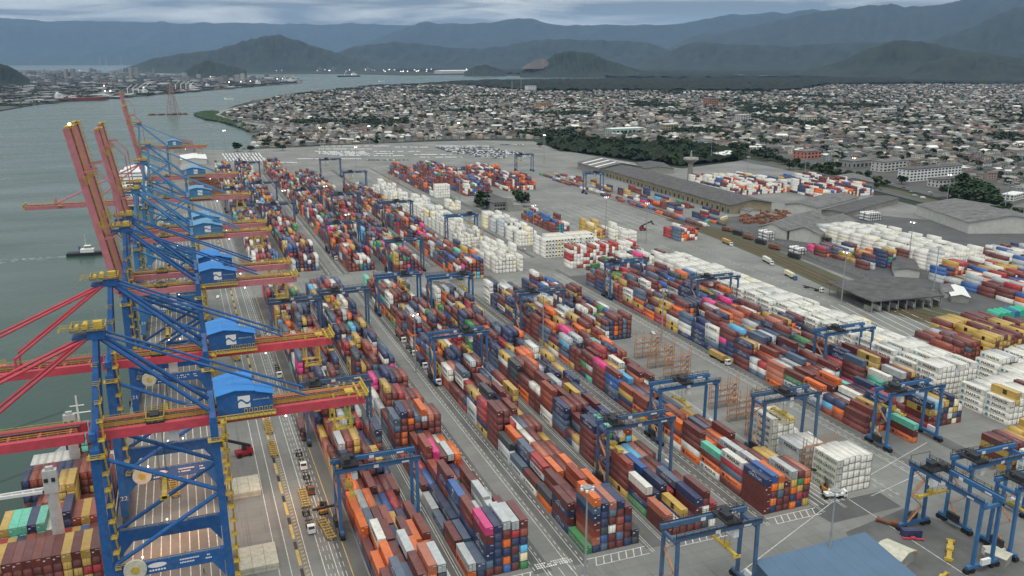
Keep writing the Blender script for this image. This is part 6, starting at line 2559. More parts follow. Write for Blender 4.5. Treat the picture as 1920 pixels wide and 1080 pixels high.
# mangrove plain far behind the town
def forest_sheet(name, poly, cell, hmin, hmax, base, seed):
    r = np.random.RandomState(seed)
    xs = [p[0] for p in poly]
    ys = [p[1] for p in poly]
    x0, x1, y0, y1 = min(xs), max(xs), min(ys), max(ys)
    nx_, ny_ = int((x1 - x0) / cell) + 1, int((y1 - y0) / cell) + 1
    X, Y = np.meshgrid(x0 + np.arange(nx_) * cell, y0 + np.arange(ny_) * cell)
    # vectorised point in polygon
    ins_ = np.zeros(X.shape, bool)
    j = len(poly) - 1
    for i in range(len(poly)):
        xi, yi = poly[i]
        xj, yj = poly[j]
        c = ((yi > Y) != (yj > Y)) & (X < (xj - xi) * (Y - yi) / (yj - yi + 1e-9) + xi)
        ins_ ^= c
        j = i
    Z = r.uniform(hmin, hmax, X.shape)
    Xj = X + r.uniform(-.35, .35, X.shape) * cell
    Yj = Y + r.uniform(-.35, .35, X.shape) * cell
    idx = -np.ones(X.shape, int)
    sel = np.argwhere(ins_)
    idx[ins_] = np.arange(len(sel))
    V = np.stack([Xj[ins_], Yj[ins_], Z[ins_]], 1)
    F = []
    a = idx[:-1, :-1]
    b_ = idx[:-1, 1:]
    c = idx[1:, 1:]
    d = idx[1:, :-1]
    ok = (a >= 0) & (b_ >= 0) & (c >= 0) & (d >= 0)
    F = np.stack([a[ok], b_[ok], c[ok], d[ok]], 1)
    # triangulate for a jagged canopy
    T = np.concatenate([F[:, [0, 1, 2]], F[:, [0, 2, 3]]])
    me = bpy.data.meshes.new(name)
    me.from_pydata(V.tolist(), [], T.tolist())
    col_ = np.ones((len(V), 4), np.float32)
    t_ = r.uniform(.6, 1.4, (len(V), 1))
    col_[:, :3] = np.array(base)[None, :] * t_
    at = me.attributes.new('col', 'FLOAT_COLOR', 'POINT')
    at.data.foreach_set('color', col_.ravel())
    me.materials.append(M_leaf)
    o_ = link(name, me)
    o_['kind'] = 'stuff'
    return o_


forest_sheet('mangrove_forest', [g(*p) for p in ((655, 166), (700, 163), (800, 158), (860, 153.5), (935, 151.5), (1085, 150.5), (1160, 148), (1320, 148), (1920, 146), (2200, 146), (2200, 163), (1740, 157), (1560, 158), (1500, 170), (1250, 171), (1000, 171), (905, 164), (845, 160), (765, 162), (695, 165))], 26, 3, 15, (.013, .020, .012), 5)
forest_sheet('mangrove_forest', [g(*p) for p in ((1160, 147), (1100, 142.6), (1000, 141), (900, 138), (660, 130), (690, 124), (1300, 124), (2300, 124), (2300, 145), (1920, 145), (1320, 147))], 90, 2, 22, (.013, .019, .012), 6)
# warm wood mass filling between the single trees of the near wood
forest_sheet('undergrowth', FORE, 6, 1.0, 9.0, (.018, .028, .014), 8)

# ================================================================== TOWN
HW = [lin(196, 192, 182), lin(176, 172, 165), lin(150, 148, 145), lin(215, 212, 205), lin(182, 172, 158), lin(178, 158, 140), lin(150, 160, 165), lin(206, 200, 180), lin(158, 138, 130)]
HR = [(lin(96, 96, 95), 'grey roof'), (lin(74, 75, 78), 'dark grey roof'), (lin(104, 94, 88), 'brown tiled roof'), (lin(150, 148, 145), 'pale grey roof'), (lin(128, 92, 80), 'terracotta roof'), (lin(216, 216, 212), 'white roof'), (lin(80, 70, 66), 'dark brown roof')]
HRW = [.27, .22, .12, .16, .04, .09, .10]
# template: walls 4 + gable roof with overhang
hv = [(-.5, -.5, 0), (.5, -.5, 0), (.5, .5, 0), (-.5, .5, 0), (-.5, -.5, .72), (.5, -.5, .72), (.5, .5, .72), (-.5, .5, .72),
      (-.56, -.56, .70), (.56, -.56, .70), (.56, .56, .70), (-.56, .56, .70), (0, -.56, 1.0), (0, .56, 1.0)]
hf = [(0, 1, 5, 4), (1, 2, 6, 5), (2, 3, 7, 6), (3, 0, 4, 7), (8, 12, 13, 11), (12, 9, 10, 13), (8, 9, 12), (10, 11, 13)]
# flat-roofed template with parapet step
fv = [(-.5, -.5, 0), (.5, -.5, 0), (.5, .5, 0), (-.5, .5, 0), (-.5, -.5, .96), (.5, -.5, .96), (.5, .5, .96), (-.5, .5, .96), (-.5, -.5, .92), (.5, -.5, .92), (.5, .5, .92), (-.5, .5, .92), (-.2, -.1, .92), (.3, -.1, .92), (.3, .4, .92), (-.2, .4, .92), (-.2, -.1, 1.15), (.3, -.1, 1.15), (.3, .4, 1.15), (-.2, .4, 1.15)]
ff = [(0, 1, 5, 4), (1, 2, 6, 5), (2, 3, 7, 6), (3, 0, 4, 7), (8, 9, 10, 11), (16, 17, 18, 19), (12, 13, 17, 16), (13, 14, 18, 17), (14, 15, 19, 18), (15, 12, 16, 19)]
houses = []
tA = R(-14)
ca_, sa_ = math.cos(tA), math.sin(tA)
hxs = [p[0] for p in TOWN]
hys = [p[1] for p in TOWN]
AVOID = [(g(*p), r_) for p, r_ in (((1682, 338), 120), ((1632, 320), 70), ((1738, 345), 95), ((1572, 312), 65), ((1486, 296), 55), ((988, 168), 90), ((1135, 249), 70), ((1238, 243), 45), ((1005, 203), 55), ((1318, 198), 55), ((1640, 212), 60), ((1377, 229), 40), ((1498, 228), 45), ((1820, 376), 90))]
ROADP = []
_rp = [g(*p) for p in ((640, 243), (560, 241), (500, 236), (455, 229), (420, 222), (403, 215), (412, 209), (440, 203), (478, 194))]
for _a, _b2 in zip(_rp[:-1], _rp[1:]):
    for _i in range(30):
        ROADP.append((_a[0] + (_b2[0] - _a[0]) * _i / 30, _a[1] + (_b2[1] - _a[1]) * _i / 30))
PARK = np.random.RandomState(31)
parks = [(PARK.uniform(100, 2700), PARK.uniform(900, 4700), PARK.uniform(25, 90)) for _ in range(90)]
town_trees = []
gx_, gy_ = 12.5, 17.0
for i in range(-330, 330):
    for j in range(0, 330):
        # streets every fourth lot one way and every tenth the other
        u, v = i * gx_ + 6.5 * (i // 9), j * gy_ + 7.5 * (j // 2)
        u += rnd.uniform(-1.8, 1.8)
        v += rnd.uniform(-2.5, 2.5)
        x, y = 1000 + u * ca_ - v * sa_, 700 + u * sa_ + v * ca_
        if not (hxs and min(hxs) < x < max(hxs) and 700 < y < max(hys)):
            continue
        px, py, D = proj(x, y)
        if px < 380 or px > 1980 or not inpoly(x, y, TOWN):
            continue
        if any((x - a_[0]) ** 2 + (y - a_[1]) ** 2 < r_ * r_ for a_, r_ in AVOID):
            continue
        d = math.hypot(x, y)
        inpark = any((x - a_) ** 2 + (y - b_) ** 2 < r_ * r_ for a_, b_, r_ in parks)
        if inpark:
            if rnd.random() < .8:
                town_trees.append((x, y, rnd.uniform(4, 8), rnd.uniform(5, 11)))
            continue
        if any((x - a_) ** 2 + (y - b_) ** 2 < 24 ** 2 for a_, b_ in ROADP):
            continue
        q = rnd.random()
        if q < .22:
            town_trees.append((x, y, rnd.uniform(3, 6.5), rnd.uniform(5, 10)))
            continue
        if q < .27:
            continue
        if d > 2600 and rnd.random() < .3:
            continue
        fl = rnd.choices((1, 2, 3), (.55, .38, .07))[0]
        flat = rnd.random() < .34
        w, l, h = rnd.uniform(7, 12), rnd.uniform(9, 16), fl * 3.1 + (0.4 if flat else 1.7)
        if rnd.random() < .03:
            w, l, h = w * 1.8, l * 1.9, h + 2
        rf = rnd.choices(range(len(HR)), HRW)[0]
        if flat:
            rf = rnd.choice((0, 3, 3, 5, 1))
        wc = rnd.randrange(len(HW))
        houses.append((d, x, y, w, l, h, tA + rnd.choice((0, math.pi / 2)) + rnd.uniform(-.06, .06), flat, wc, rf, fl))
houses.sort(key=lambda t_: t_[0])
WN = ['off-white', 'beige', 'grey', 'white', 'sand coloured', 'ochre', 'blue grey', 'cream', 'dusty pink']
hobjs = []
_cache = {}
NH = 300


def house_parts(root, w, l, h, flat, wc, rf, fl):
    b = MB()
    if flat:
        b.box(-w / 2, -l / 2, 0, w / 2, l / 2, h * .93)
        b.build('wall', M_obj, root).color = (*HW[wc], 1)
        b = MB()
        b.box(-w / 2 - .25, -l / 2 - .25, h * .93 + .01, w / 2 + .25, l / 2 + .25, h * .93 + .3)
        b.box(-w * .2, -l * .1, h * .93 + .31, w * .25, l * .35, h * .93 + 2.0)
        b.build('roof', M_obj, root).color = (*HR[rf][0], 1)
    else:
        hw_ = h - 1.7
        b.xprism([(-w / 2, 0), (w / 2, 0), (w / 2, hw_), (0, h - .25), (-w / 2, hw_)], -l / 2, l / 2)
        b.build('wall', M_obj, root).color = (*HW[wc], 1)
        b = MB()
        for s_ in (-1, 1):
            xa = s_ * (w / 2 + .5)
            z0 = hw_ - .15
            b._add([(xa, -l / 2 - .5, z0), (0, -l / 2 - .5, h), (0, l / 2 + .5, h), (xa, l / 2 + .5, z0), (xa, -l / 2 - .5, z0 + .2), (0, -l / 2 - .5, h + .2), (0, l / 2 + .5, h + .2), (xa, l / 2 + .5, z0 + .2)],
                   [(0, 1, 2, 3), (7, 6, 5, 4), (0, 4, 5, 1), (1, 5, 6, 2), (2, 6, 7, 3), (3, 7, 4, 0)])
        b.build('roof', M_obj, root).color = (*HR[rf][0], 1)
    b = MB()
    for k_ in range(fl):
        z = 1.0 + k_ * 3.0
        for t_ in (-.28, .0, .28):
            b.box(-w / 2 - .05, t_ * l - .7, z, -w / 2 - .005, t_ * l + .7, z + 1.3)
        for t_ in (-.25, .25):
            b.box(t_ * w - .7, -l / 2 - .05, z, t_ * w + .7, -l / 2 - .005, z + 1.3)
    b.build('windows', M_pane, root)['kind'] = 'stuff'


for (d, x, y, w, l, h, rot, flat, wc, rf, fl) in houses[:NH]:
    px = proj(x, y)[0]
    where = ('behind the far car lot' if px < 1000 else 'behind the wood' if px < 1400 else 'beyond the highway')
    t = thing('house', '%s %s house, %s, %s' % (WN[wc], ('one-storey', 'two-storey', 'three-storey')[fl - 1], HR[rf][1] if not flat else 'flat ' + HR[rf][1], where), 'house', (x, y, -.25), rot, 'houses of the town behind the terminal')
    house_parts(t, w, l, h, flat, wc, rf, fl)
    hobjs.append(t)
single_out(hobjs)
for flat_ in (False, True):
    sel = [t_ for t_ in houses[NH:] if t_[7] == flat_]
    tv_, tf_ = (fv, ff) if flat_ else (hv, hf)
    n = len(tv_)
    colr = np.empty((len(sel), n, 3))
    for k_, t_ in enumerate(sel):
        tone = rnd.uniform(.6, 1.25)
        colr[k_, :, :] = np.array(HW[t_[8]]) * tone
        if flat_:
            colr[k_, 8:12, :] = HR[t_[9]][0]
        else:
            colr[k_, 8:, :] = np.array(HR[t_[9]][0]) * tone
    bulk('houses', tv_, tf_, [(t_[1], t_[2], -.25, t_[3], t_[4], t_[5], t_[6]) for t_ in sel], np.clip(colr, 0, .8), M_attr)
# crowns of the garden and street trees of the town, thousands of them: one object
q = random.Random(77)
tv, tf, tcols = [], [], []
for i in range(26):
    u, v = q.uniform(0, 6.28), math.acos(q.uniform(-.4, 1))
    c = (.8 * math.sin(v) * math.cos(u), .8 * math.sin(v) * math.sin(u), .62 + .36 * math.cos(v))
    s_ = q.uniform(.28, .45)
    a1 = q.uniform(0, 6.28)
    e1 = (math.cos(a1) * s_, math.sin(a1) * s_, q.uniform(-.3, .3) * s_)
    e2 = (-math.sin(a1) * s_ * .8, math.cos(a1) * s_ * .8, q.uniform(-.5, .5) * s_)
    o_ = len(tv)
    tv += [tuple(c[j] - e1[j] - e2[j] for j in range(3)), tuple(c[j] + e1[j] - e2[j] for j in range(3)), tuple(c[j] + e1[j] + e2[j] for j in range(3)), tuple(c[j] - e1[j] + e2[j] for j in range(3))]
    tf.append((o_, o_ + 1, o_ + 2, o_ + 3))
    tcols += [q.uniform(.6, 1.4)] * 4
tt_ = [t_ for t_ in town_trees]
cc_ = np.array(tcols)[None, :, None] * np.array([[(.042 * k_, .066 * k_, .034 * k_)] for k_ in [rnd.uniform(.45, 1.0) for _ in tt_]])
bulk('town_trees', tv, tf, [(x, y, -.3, r_, r_, h_, rnd.uniform(0, 6.28)) for x, y, r_, h_ in tt_], cc_, M_leaf)

# ================================================================== FAR BANK, SHIPS, PYLONS
def far_ship(px, py, L, hullm, lab, cranes, house_end, heading=None, hh=9, w=26):
    x, y = g(px, py, WATER_Z)
    t = thing('cargo_ship', lab, 'ship', (x, y, WATER_Z), heading if heading is not None else R(-64))
    b = MB()
    b.prism([(-w / 2, -L * .5), (w / 2, -L * .5), (w / 2, L * .36), (0, L * .5), (-w / 2, L * .36)], 0, hh)
    b.build('hull', hullm, t)
    b = MB()
    y0 = -L * .47 if house_end < 0 else L * .2
    kh = min(1.0, L / 190.0)
    b.box(-w * .42, y0, hh, w * .42, y0 + L * .12, hh + 10 * kh)
    b.box(-w * .5, y0 + 2 * kh, hh + 10 * kh + .01, w * .5, y0 + L * .085, hh + 13.5 * kh)
    b.box(-w * .16, y0 + 2 * kh, hh + 13.5 * kh + .01, w * .16, y0 + 9 * kh, hh + 18 * kh)
    b.build('deckhouse', M_wht, t)
    for k_ in range(cranes):
        yy = -L * .3 + (k_ + .3) * L * .65 / max(1, cranes)
        b = MB()
        b.tube((0, yy, hh), (0, yy, hh + 17), 2.2, 8)
        b.beam((0, yy, hh + 15), (6, yy + 20, hh + 28), 1.6)
        b.build('deck_crane', M_wht, t)
    t.scale = (1, 1, 1.35)
    return t


far_ship(152, 189, 190, M_redhull, 'dark red tanker with a cream deckhouse moored at the far bank', 0, -1)
far_ship(256, 179.5, 150, M_blkhull, 'bulk carrier with white deckhouse and deck cranes moored at the far bank', 4, 1)
far_ship(345, 171, 170, M_redhull, 'red bulk carrier with four raised cranes behind the river pylon', 4, 1)
far_ship(405, 165.5, 120, M_redhull, 'small red freighter with a white deckhouse at the far bank', 0, -1)
far_ship(470, 161.5, 200, M_blkhull, 'long dark blue tanker with a white deckhouse at the far bank', 0, 1)
far_ship(535, 156.5, 180, M_blkhull, 'bulk carrier with brightly lit cranes at the bend of the far bank', 5, 1)
far_ship(655, 144, 260, M_blkhull, 'distant ship at the lamp-lit terminal across the estuary', 2, 1, R(-64))
# moored tugs, barges and ferries at the far left
for (px, py, L, lab) in ((18, 196, 70, 'white moored ferry at the far left bank, left one'), (48, 190, 60, 'white moored ferry at the far left bank, right one'), (430, 187, 40, 'small work barge with a boom off the town point'), (716, 153, 60, 'small ferry crossing the estuary')):
    far_ship(px, py, L, M_wht, lab, 0, -1, R(-60), 3, 10)
# white car carrier at the end of the quay
cc0 = (-52, 1075)
t = thing('car_carrier', 'large white car carrier moored beyond the last cranes', 'ship', (cc0[0], cc0[1], WATER_Z), 0)
b = MB()
b.prism([(-15, -105), (15, -105), (15, 80), (8, 100), (0, 106), (-8, 100), (-15, 80)], 0, 3)
b.build('hull', M_blkhull, t)
b = MB()
b.prism([(-15, -105), (15, -105), (15, 78), (8, 97), (0, 103), (-8, 97), (-15, 78)], 3.01, 24)
b.build('superstructure', M_wht, t)
b = MB()
for k_ in range(4):
    b.box(-13 + k_ * .5, -95 + k_ * 3, 24.01 + k_ * 3.2, 13 - k_ * .5, -50 - k_ * 4, 26.9 + k_ * 3.2)
b.build('deckhouse', M_wht, t)
b = MB()
for k_ in range(4):
    b.box(-13.1 + k_ * .5, -95.1 + k_ * 3, 25.0 + k_ * 3.2, 13.1 - k_ * .5, -50.5 - k_ * 4, 25.8 + k_ * 3.2)
b.build('window_band', M_pane, t)
# log pile and pale heaps at the quay end
lp = MB()
for i in range(150):
    x, y = 22 + rnd.uniform(-12, 14), 1090 + rnd.uniform(-85, 75)
    z = rnd.uniform(.5, 5)
    a_ = rnd.uniform(-.5, .5)
    lp.tube((x - 6 * math.cos(a_), y - 6 * math.sin(a_), z), (x + 6 * math.cos(a_), y + 6 * math.sin(a_), z + rnd.uniform(-.4, .4)), .6, 6)
o = lp.build('log_pile', M_rust)
tag(o, 'rusty brown pile of logs on the far end of the quay', 'log pile')
gable('warehouse', 'white ribbed sheds at the end of the quay', 'warehouse', (16, 1340), 36, 70, 7, 2, 0, M_wall, M_wht, pieces=4)
gable('warehouse', 'rusty red roofed shed at the end of the quay by the inlet', 'warehouse', (4, 1520), 30, 80, 12, 4, 0, M_conc, material('rusty_roof', (.20, .085, .05), .8, var=.3, scale=.1))
gable('warehouse', 'grey shed behind the farthest harbour crane', 'warehouse', (8, 1200), 22, 60, 8, 2, 0, M_conc, M_conc)

# tug under way
tx, ty = g(160, 478, WATER_Z)
tg = thing('tugboat', 'black hulled tug with a white wheelhouse under way on the river', 'tugboat', (tx, ty, WATER_Z), R(-97))
b = MB()
b.prism([(-4.2, -13), (4.2, -13), (4.4, 6), (2.6, 12), (0, 14.5), (-2.6, 12), (-4.4, 6)], -.5, 2.4)
b.build('hull', M_blkhull, tg)
b = MB()
b.box(-2.8, -3, 2.41, 2.8, 7, 5.0)
b.box(-2.0, 0, 5.01, 2.0, 5, 7.8)
b.build('wheelhouse', M_wht, tg)
b = MB()
b.box(-2.05, .4, 6.3, 2.05, 5.06, 7.2)
b.build('window', M_pane, tg)
b = MB()
b.tube((0, 1.2, 7.8), (0, 1.2, 17), .22, 6, .1)
b.tube((-1.6, 1.2, 12), (1.6, 1.2, 12), .12, 5)
b.build('mast', M_wht, tg)
b = MB()
for s_ in (-1.5, 1.5):
    b.tube((s_, -3.6, 2.4), (s_, -3.6, 7.2), .5, 8)
b.build('funnel', M_rtgd, tg)
wk = MB()
for k_ in range(60):
    a_ = k_ / 60
    x = tx - 14 - a_ * 62 + rnd.uniform(-2, 2)
    y = ty - 2 + rnd.uniform(-1, 1) * (1.5 + a_ * 9)
    wk.cbox(x, y, WATER_Z + .02, rnd.uniform(1.5, 5), rnd.uniform(.3, 1.0), .05, rnd.uniform(-.3, .3))
o = wk.build('wake_foam', material('foam', (.42, .47, .46), .7, var=.2, scale=.5))
o['kind'] = 'stuff'


def pylon(px, py, H_, lab, base_w, matl, island=False, z=-.5):
    x, y = g(px, py, z)
    t = thing('power_pylon', lab, 'pylon', (x, y, z), R(20))
    for sx in (-1, 1):
        for sy in (-1, 1):
            b = MB()
            b.beam((sx * base_w, sy * base_w, 0), (sx * base_w * .16, sy * base_w * .16, H_), .9 * base_w / 9, None, .5 * base_w / 9)
            b.build('leg', matl, t)
    b = MB()
    n = 9
    for k_ in range(n):
        f0, f1 = k_ / n, (k_ + 1) / n
        w0, w1 = base_w * (1 - .84 * f0), base_w * (1 - .84 * f1)
        for s_ in (-1, 1):
            b.beam((-w0, s_ * w0, H_ * f0), (w1, s_ * w1, H_ * f1), .35 * base_w / 9)
            b.beam((w0, s_ * w0, H_ * f0), (-w1, s_ * w1, H_ * f1), .35 * base_w / 9)
            b.beam((s_ * w0, -w0, H_ * f0), (s_ * w1, w1, H_ * f1), .35 * base_w / 9)
        b.beam((-w1, -w1, H_ * f1), (w1, -w1, H_ * f1), .3 * base_w / 9)
    b.build('lattice', matl, t)
    b = MB()
    for f in (.78, .9, 1.0):
        b.beam((-base_w * .9, 0, H_ * f), (base_w * .9, 0, H_ * f), .5 * base_w / 9)
    b.build('crossarm', matl, t)
    return t


M_pylr = material('pylon_red_white', (.34, .22, .2), .6, var=.3, scale=.05)
pylon(325, 214, 84, 'red and white lattice pylon on a rocky islet in the river', 13, M_pylr, z=-1)
rk_ = MB()
ix, iy = g(325, 215, WATER_Z)
for _ in range(40):
    rk_.cbox(ix + rnd.uniform(-75, 42), iy + rnd.uniform(-10, 10), WATER_Z - .5, rnd.uniform(3, 9), rnd.uniform(3, 8), rnd.uniform(1.5, 5), rnd.uniform(0, 3))
o = rk_.build('rocky_islet', M_rust)
o['kind'] = 'structure'
for (px, py, H_, lab) in ((188, 124, 260, 'distant lattice pylon over the far bank, left of three'), (200, 124, 260, 'distant lattice pylon over the far bank, middle of three'), (228, 124, 260, 'distant lattice pylon over the far bank, right of three'), (557, 128, 190, 'distant blue white pylon above the lamp-lit terminal'), (60, 131, 160, 'distant tower on the wooded hill at the far left'),
                          (1704, 128, 150, 'distant pylon at the foot of the right hand hills'), (1796, 127, 150, 'distant pylon before the dark green hill'), (1881, 122, 150, 'distant pylon on the hillside at the far right'), (1420, 129, 120, 'distant pylon on the plain in the middle right'), (960, 168, 60, 'thin mast left of the white tower block'), (977, 168, 60, 'thin mast beside the white tower block')):
    pylon(px, py, H_ * (1 if py < 140 else 1), lab, H_ * .07, M_grey, z=0)
# far bank city: blocks one by one
q = random.Random(5)
fb = []
for i in range(230):
    px = q.uniform(0, 560)
    if px < 330:
        py = q.uniform(134.5, 160)
    else:
        py = q.uniform(146.5, 155)
    x, y = g(px, py)
    tall = q.random() < (.55 if py < 148 and px < 330 else .2)
    H_ = q.uniform(24, 52) if tall else q.uniform(7, 18)
    fb.append((px, py, x, y, H_, tall))
for (px, H_, w) in ((246, 88, 30), (258, 88, 46), (125, 80, 20), (138, 80, 26)):
    x, y = g(px, 147)
    fb.append((px, 147, x, y, H_, True))
bobjs = []
for (px, py, x, y, H_, tall) in fb:
    w, l = (q.uniform(20, 34), q.uniform(20, 40)) if tall else (q.uniform(25, 70), q.uniform(30, 90))
    t = thing('city_block' if tall else 'bank_warehouse', '%s on the far bank' % ('pale apartment tower' if tall else 'low grey warehouse'), 'building', (x, y, -.5), R(-20), 'buildings of the city on the far bank')
    tone = q.choice((lin(150, 150, 147), lin(125, 128, 130), lin(105, 107, 109), lin(170, 168, 162)))
    b = MB()
    b.box(-w / 2, -l / 2, 0, w / 2, l / 2, H_)
    o = b.build('wall', M_obj, t)
    o.color = (*tone, 1)
    b = MB()
    if tall:
        for k_ in range(int(H_ / 7)):
            b.box(-w / 2 - .2, -l / 2 - .2, 4 + k_ * 7, w / 2 + .2, l / 2 + .2, 6 + k_ * 7)
        b.build('window_bands', M_roofd, t)
    else:
        b.box(-w / 2 - .5, -l / 2 - .5, H_ + .02, w / 2 + .5, l / 2 + .5, H_ + 1.5)
        b.build('roof', q.choice((M_roof, M_roofd, M_wht)), t)
    bobjs.append(t)
single_out(bobjs)
# gardens, scrub and low dark sheds of the far bank: joined
bt = []
for i in range(2600):
    px, py = q.uniform(-20, 545), q.uniform(134, 200)
    x, y = g(px, py)
    if inpoly(x, y, LB):
        bt.append((x, y, -.6, q.uniform(10, 26), q.uniform(10, 26), q.uniform(5, 13), q.uniform(0, 6.28)))
bulk('bank_scrub', [(0, 0, 1)] + [(math.cos(k_ * 1.0472) * .6, math.sin(k_ * 1.0472) * .6, .3 * (k_ % 2)) for k_ in range(6)], [(0, 1 + k_, 1 + (k_ + 1) % 6) for k_ in range(6)], bt, [(.016 * t_, .024 * t_, .016 * t_) for t_ in [q.uniform(.6, 1.5) for _ in bt]], M_leaf)
bs = []
for i in range(900):
    px, py = q.uniform(-20, 548), q.uniform(140, 197)
    x, y = g(px, py)
    if inpoly(x, y, LB):
        bs.append((x, y, -.6, q.uniform(12, 60), q.uniform(15, 80), q.uniform(4, 11), R(-24)))
bulk('bank_sheds', hv, hf, bs, [tuple(v_ * t_ for v_ in (1, 1.02, 1.02)) for t_ in [q.choice((.05, .08, .12, .2, .35)) for _ in bs]], M_attr)
# small lit lamps on the far shore and quay: too many to pick apart
lm = MB()
for i in range(85):
    px = q.uniform(335, 900)
    py = q.uniform(129.5, 136.5) if px < 640 else q.uniform(133, 137.5)
    x, y = g(px, py)
    lm.ball((x, y, q.uniform(14, 30)), q.uniform(1.8, 4.6), 6, 4)
for (px, py) in ((150, 124), (198, 176), (208, 176), (196, 165), (430, 157), (452, 156), (470, 155), (395, 145), (660, 140), (520, 150), (530, 149), (545, 150), (270, 169)):
    x, y = g(px, max(py, 131) + 4)
    lm.ball((x, y, 22), 2.6, 6, 4)
o = lm.build('shore_lamps', M_lamp)
o['kind'] = 'stuff'
# long white sheds of the terminal across the estuary
gable('warehouse', 'long white shed of the terminal across the estuary', 'warehouse', g(820, 138), 120, 520, 30, 8, R(-66), M_wall, M_wht)
# cranes of the far terminals
for (px, py, lab) in ((600, 136, 'far harbour crane above the lamp-lit terminal, left'), (625, 136, 'far harbour crane above the lamp-lit terminal, right'), (690, 136, 'pale ship loader at the far terminal')):
    x, y = g(px, py)
    t = thing('far_crane', lab, 'crane', (x, y, 0), R(-60))
    b = MB()
    for sx in (-12, 12):
        for sy in (-10, 10):
            b.beam((sx, sy, 0), (sx, sy, 46), 3)
    b.build('portal', M_grey, t)
    b = MB()
    b.beam((0, -50, 46), (0, 40, 46), 5, 5)
    b.beam((0, 0, 46), (0, 0, 75), 4)
    b.build('boom', M_grey, t)

# green tarpaulin covered heaps and tank containers beyond the railway
for i in range(6):
    x, y = g(1865 + i * 10, 594 - i * 1.5)
    b = MB()
    n = 8
    prof = [(-2.0, 0), (2.0, 0)] + [(2.0 * math.cos(math.pi * k_ / n), 1.6 + 2.0 * math.sin(math.pi * k_ / n)) for k_ in range(n + 1)]
    b.xprism(prof, -5, 5)
    o = b.build('covered_load', M_tarp if i != 3 else M_rtg, None, (x, y, 0), R(-12))
    tag(o, '%s tarpaulin hood over a load beside the rails' % ('green' if i != 3 else 'blue'), 'covered load', 'tarpaulin covered loads')
    trees.append(o)
single_out([o for o in trees if o.name.startswith('covered_load')])


def make_tank():
    root = thing('tank_container', 'x', 'tank container')
    b = MB()
    b.tube((0, .3, 1.3), (0, 5.8, 1.3), 1.12, 14)
    b.build('tank', M_wht, root)
    b = MB()
    for y in (0, 5.9):
        for x in (-1.15, 1.15):
            b.box(x - .07, y, 0, x + .07, y + .15, 2.6)
        b.box(-1.2, y, 0, 1.2, y + .15, .15)
        b.box(-1.2, y, 2.45, 1.2, y + .15, 2.6)
    for x in (-1.15, 1.15):
        b.box(x - .05, .15, 0, x + .05, 5.9, .13)
    b.build('frame', M_dark, root)
    return root


tk = None
tko = []
spots = []
for (px, py, nx_, ny_, nz_, wh) in ((1612, 708, 4, 1, 3, 'in the wide lane pile'), (1500, 478, 3, 2, 2, 'beside the rails'), (1440, 452, 3, 2, 3, 'at the end of the siding'), (1630, 415, 6, 2, 3, 'behind twin gabled warehouse')):
    x0, y0 = g(px, py)
    for i in range(nx_):
        for j in range(ny_):
            for k_ in range(nz_):
                spots.append((x0 + i * 2.7, y0 + j * 6.6, k_ * 2.62, wh))
for (x, y, z, wh) in spots:
    tk = make_tank() if tk is None else copy_tree(tk)
    tk.location = (x, y, z)
    tag(tk, 'white tank container, %s, %s' % (('bottom', 'second tier', 'third tier')[int(z / 2.6)], wh), 'tank container', 'tank containers')
    tko.append(tk)
single_out(tko)
# people in work clothes on the quay
def person_mesh():
    b = MB()
    for s_ in (-1, 1):
        b.tube((s_ * .1, 0, 0), (s_ * .09, 0, .86), .075, 6, .1)
        b.tube((s_ * .24, 0, 1.4), (s_ * .28, .05, .82), .055, 6, .04)
    b.tube((0, 0, .84), (0, 0, 1.48), .17, 8, .2)
    b.ball((0, 0, 1.66), .12, 8, 6)
    return b.mesh('person', M_obj)


pm = person_mesh()
for i, (x, y, c_, lab) in enumerate(((-15.2, 285.5, (.5, .35, .05), 'person in a yellow vest under the quay crane numbered 22'), (-7.5, 303, (.05, .06, .08), 'person in dark clothes walking on the striped quay'), (-5.4, 241, (.05, .05, .05), 'person standing near the nearest crane leg'), (-10.4, 253, (.06, .08, .2), 'person in blue work clothes on the striped quay'))):
    o = link('person', pm, None, (x, y, .02), rnd.uniform(0, 6))
    o.color = (*c_, 1)
    tag(o, lab, 'person')

single_out(bolls)

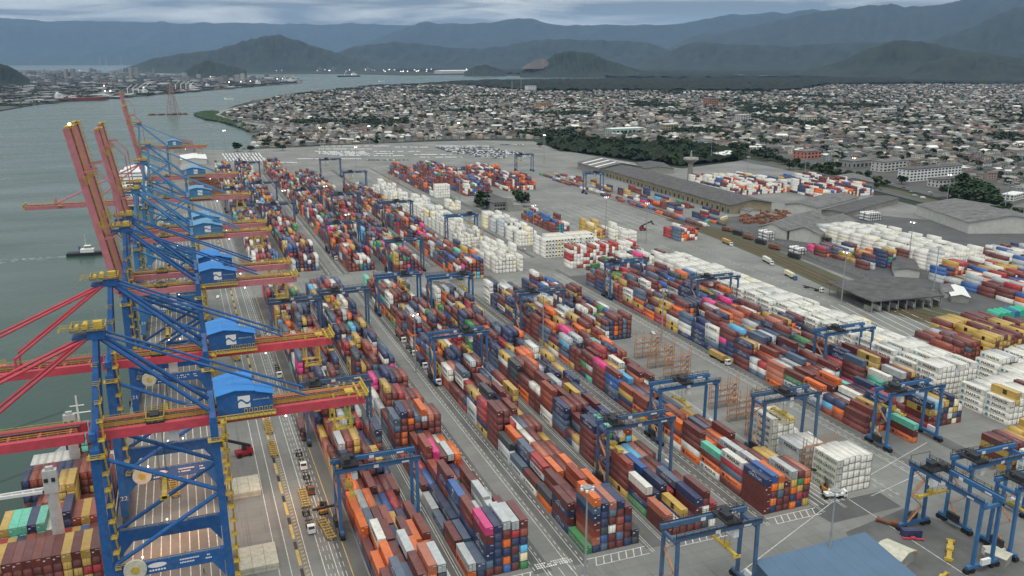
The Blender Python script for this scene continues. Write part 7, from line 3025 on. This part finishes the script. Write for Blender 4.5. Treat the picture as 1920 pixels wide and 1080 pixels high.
# fence of concrete posts between the railway and the yard beyond it, wagons on the siding, scrap heap
fn = thing('fence', 'long grey concrete post fence along the railway', 'fence', (462, 600, 0))
fpts = [(462, 640), (456, 560), (445, 490), (432, 430), (428, 400)]
for (xa, ya), (xb, yb) in zip(fpts[:-1], fpts[1:]):
    n = int(math.hypot(xb - xa, yb - ya) / 6)
    for i in range(n):
        b = MB()
        b.cbox(xa + (xb - xa) * i / n - 462, ya + (yb - ya) * i / n - 600, 0, .5, .5, 3.4)
        b.build('post', M_conc, fn)
    b = MB()
    b.beam((xa - 462, ya - 600, 1.1), (xb - 462, yb - 600, 1.1), .12, 1.9)
    b.build('panel', M_conc, fn)
wg = []
for i, (px, py) in enumerate(((1372, 436), (1392, 443), (1412, 451), (1436, 460), (1462, 470), (1500, 487))):
    x, y = g(px, py)
    t = thing('freight_wagon', '%s on the siding behind the wide road' % ('dark hopper wagon' if i % 2 else 'rusty open wagon'), 'wagon', (x, y, 0), R(8), 'freight wagons on the siding')
    b = MB()
    b.yprism([(0, 1.3), (1.2, 3.9), (10.8, 3.9), (12, 1.3)][::-1], -1.4, 1.4)
    b.build('body', M_dark if i % 2 else M_rust, t)
    b = MB()
    b.box(-1.3, 0, .85, 1.3, 12, 1.29)
    b.build('frame', M_dark, t)
    for yy in (1.6, 3.2, 8.8, 10.4):
        b = MB()
        for s_ in (-1, 1):
            b.tube((s_ * .65, yy, .5), (s_ * .8, yy, .5), .46, 10)
        b.build('wheelset', M_dark, t)
    wg.append(t)
single_out(wg)
b = MB()
for i in range(160):
    x, y = g(rnd.uniform(1388, 1480), rnd.uniform(396, 420))
    b.cbox(x, y, 0, rnd.uniform(1, 5), rnd.uniform(1, 5), rnd.uniform(.6, 2.6), rnd.uniform(0, 3))
o = b.build('scrap_heap', M_rust)
tag(o, 'rusty scrap heap on the ground beyond the end of the long warehouse', 'scrap heap')
x, y = g(1352, 418)
for (dx, dy, z, c_, lab) in ((0, 0, 0, 'yellow', 'yellow office container at the railway crossing, bottom'), (0, 0, 2.62, 'cream', 'cream office container on the yellow one at the crossing'), (-14, 4, 0, 'turquoise', 'turquoise kiosk container at the railway crossing')):
    o = link('office_container', CM[(12.19 if dx == 0 else 6.06, 2.6)], None, (x + dx, y + dy, z), R(-60))
    o.color = (*CC[c_], 1)
    tag(o, lab, 'container')

# ================================================================== HAZE
hz = bpy.data.materials.new('haze_air')
hz.use_nodes = True
_N, _L = hz.node_tree.nodes, hz.node_tree.links
for n in list(_N):
    _N.remove(n)
_o = _N.new('ShaderNodeOutputMaterial')
_v = _N.new('ShaderNodeVolumePrincipled')
_v.inputs['Color'].default_value = (0.41, 0.64, 1.0, 1)
_v.inputs['Density'].default_value = 2.0e-5
_v.inputs['Anisotropy'].default_value = 0.0
_L.new(_v.outputs[0], _o.inputs['Volume'])
b = MB()
b.box(-48000, -48000, -8.0, 48000, 48000, 2700)
o = b.build('haze', hz)
o['kind'] = 'stuff'
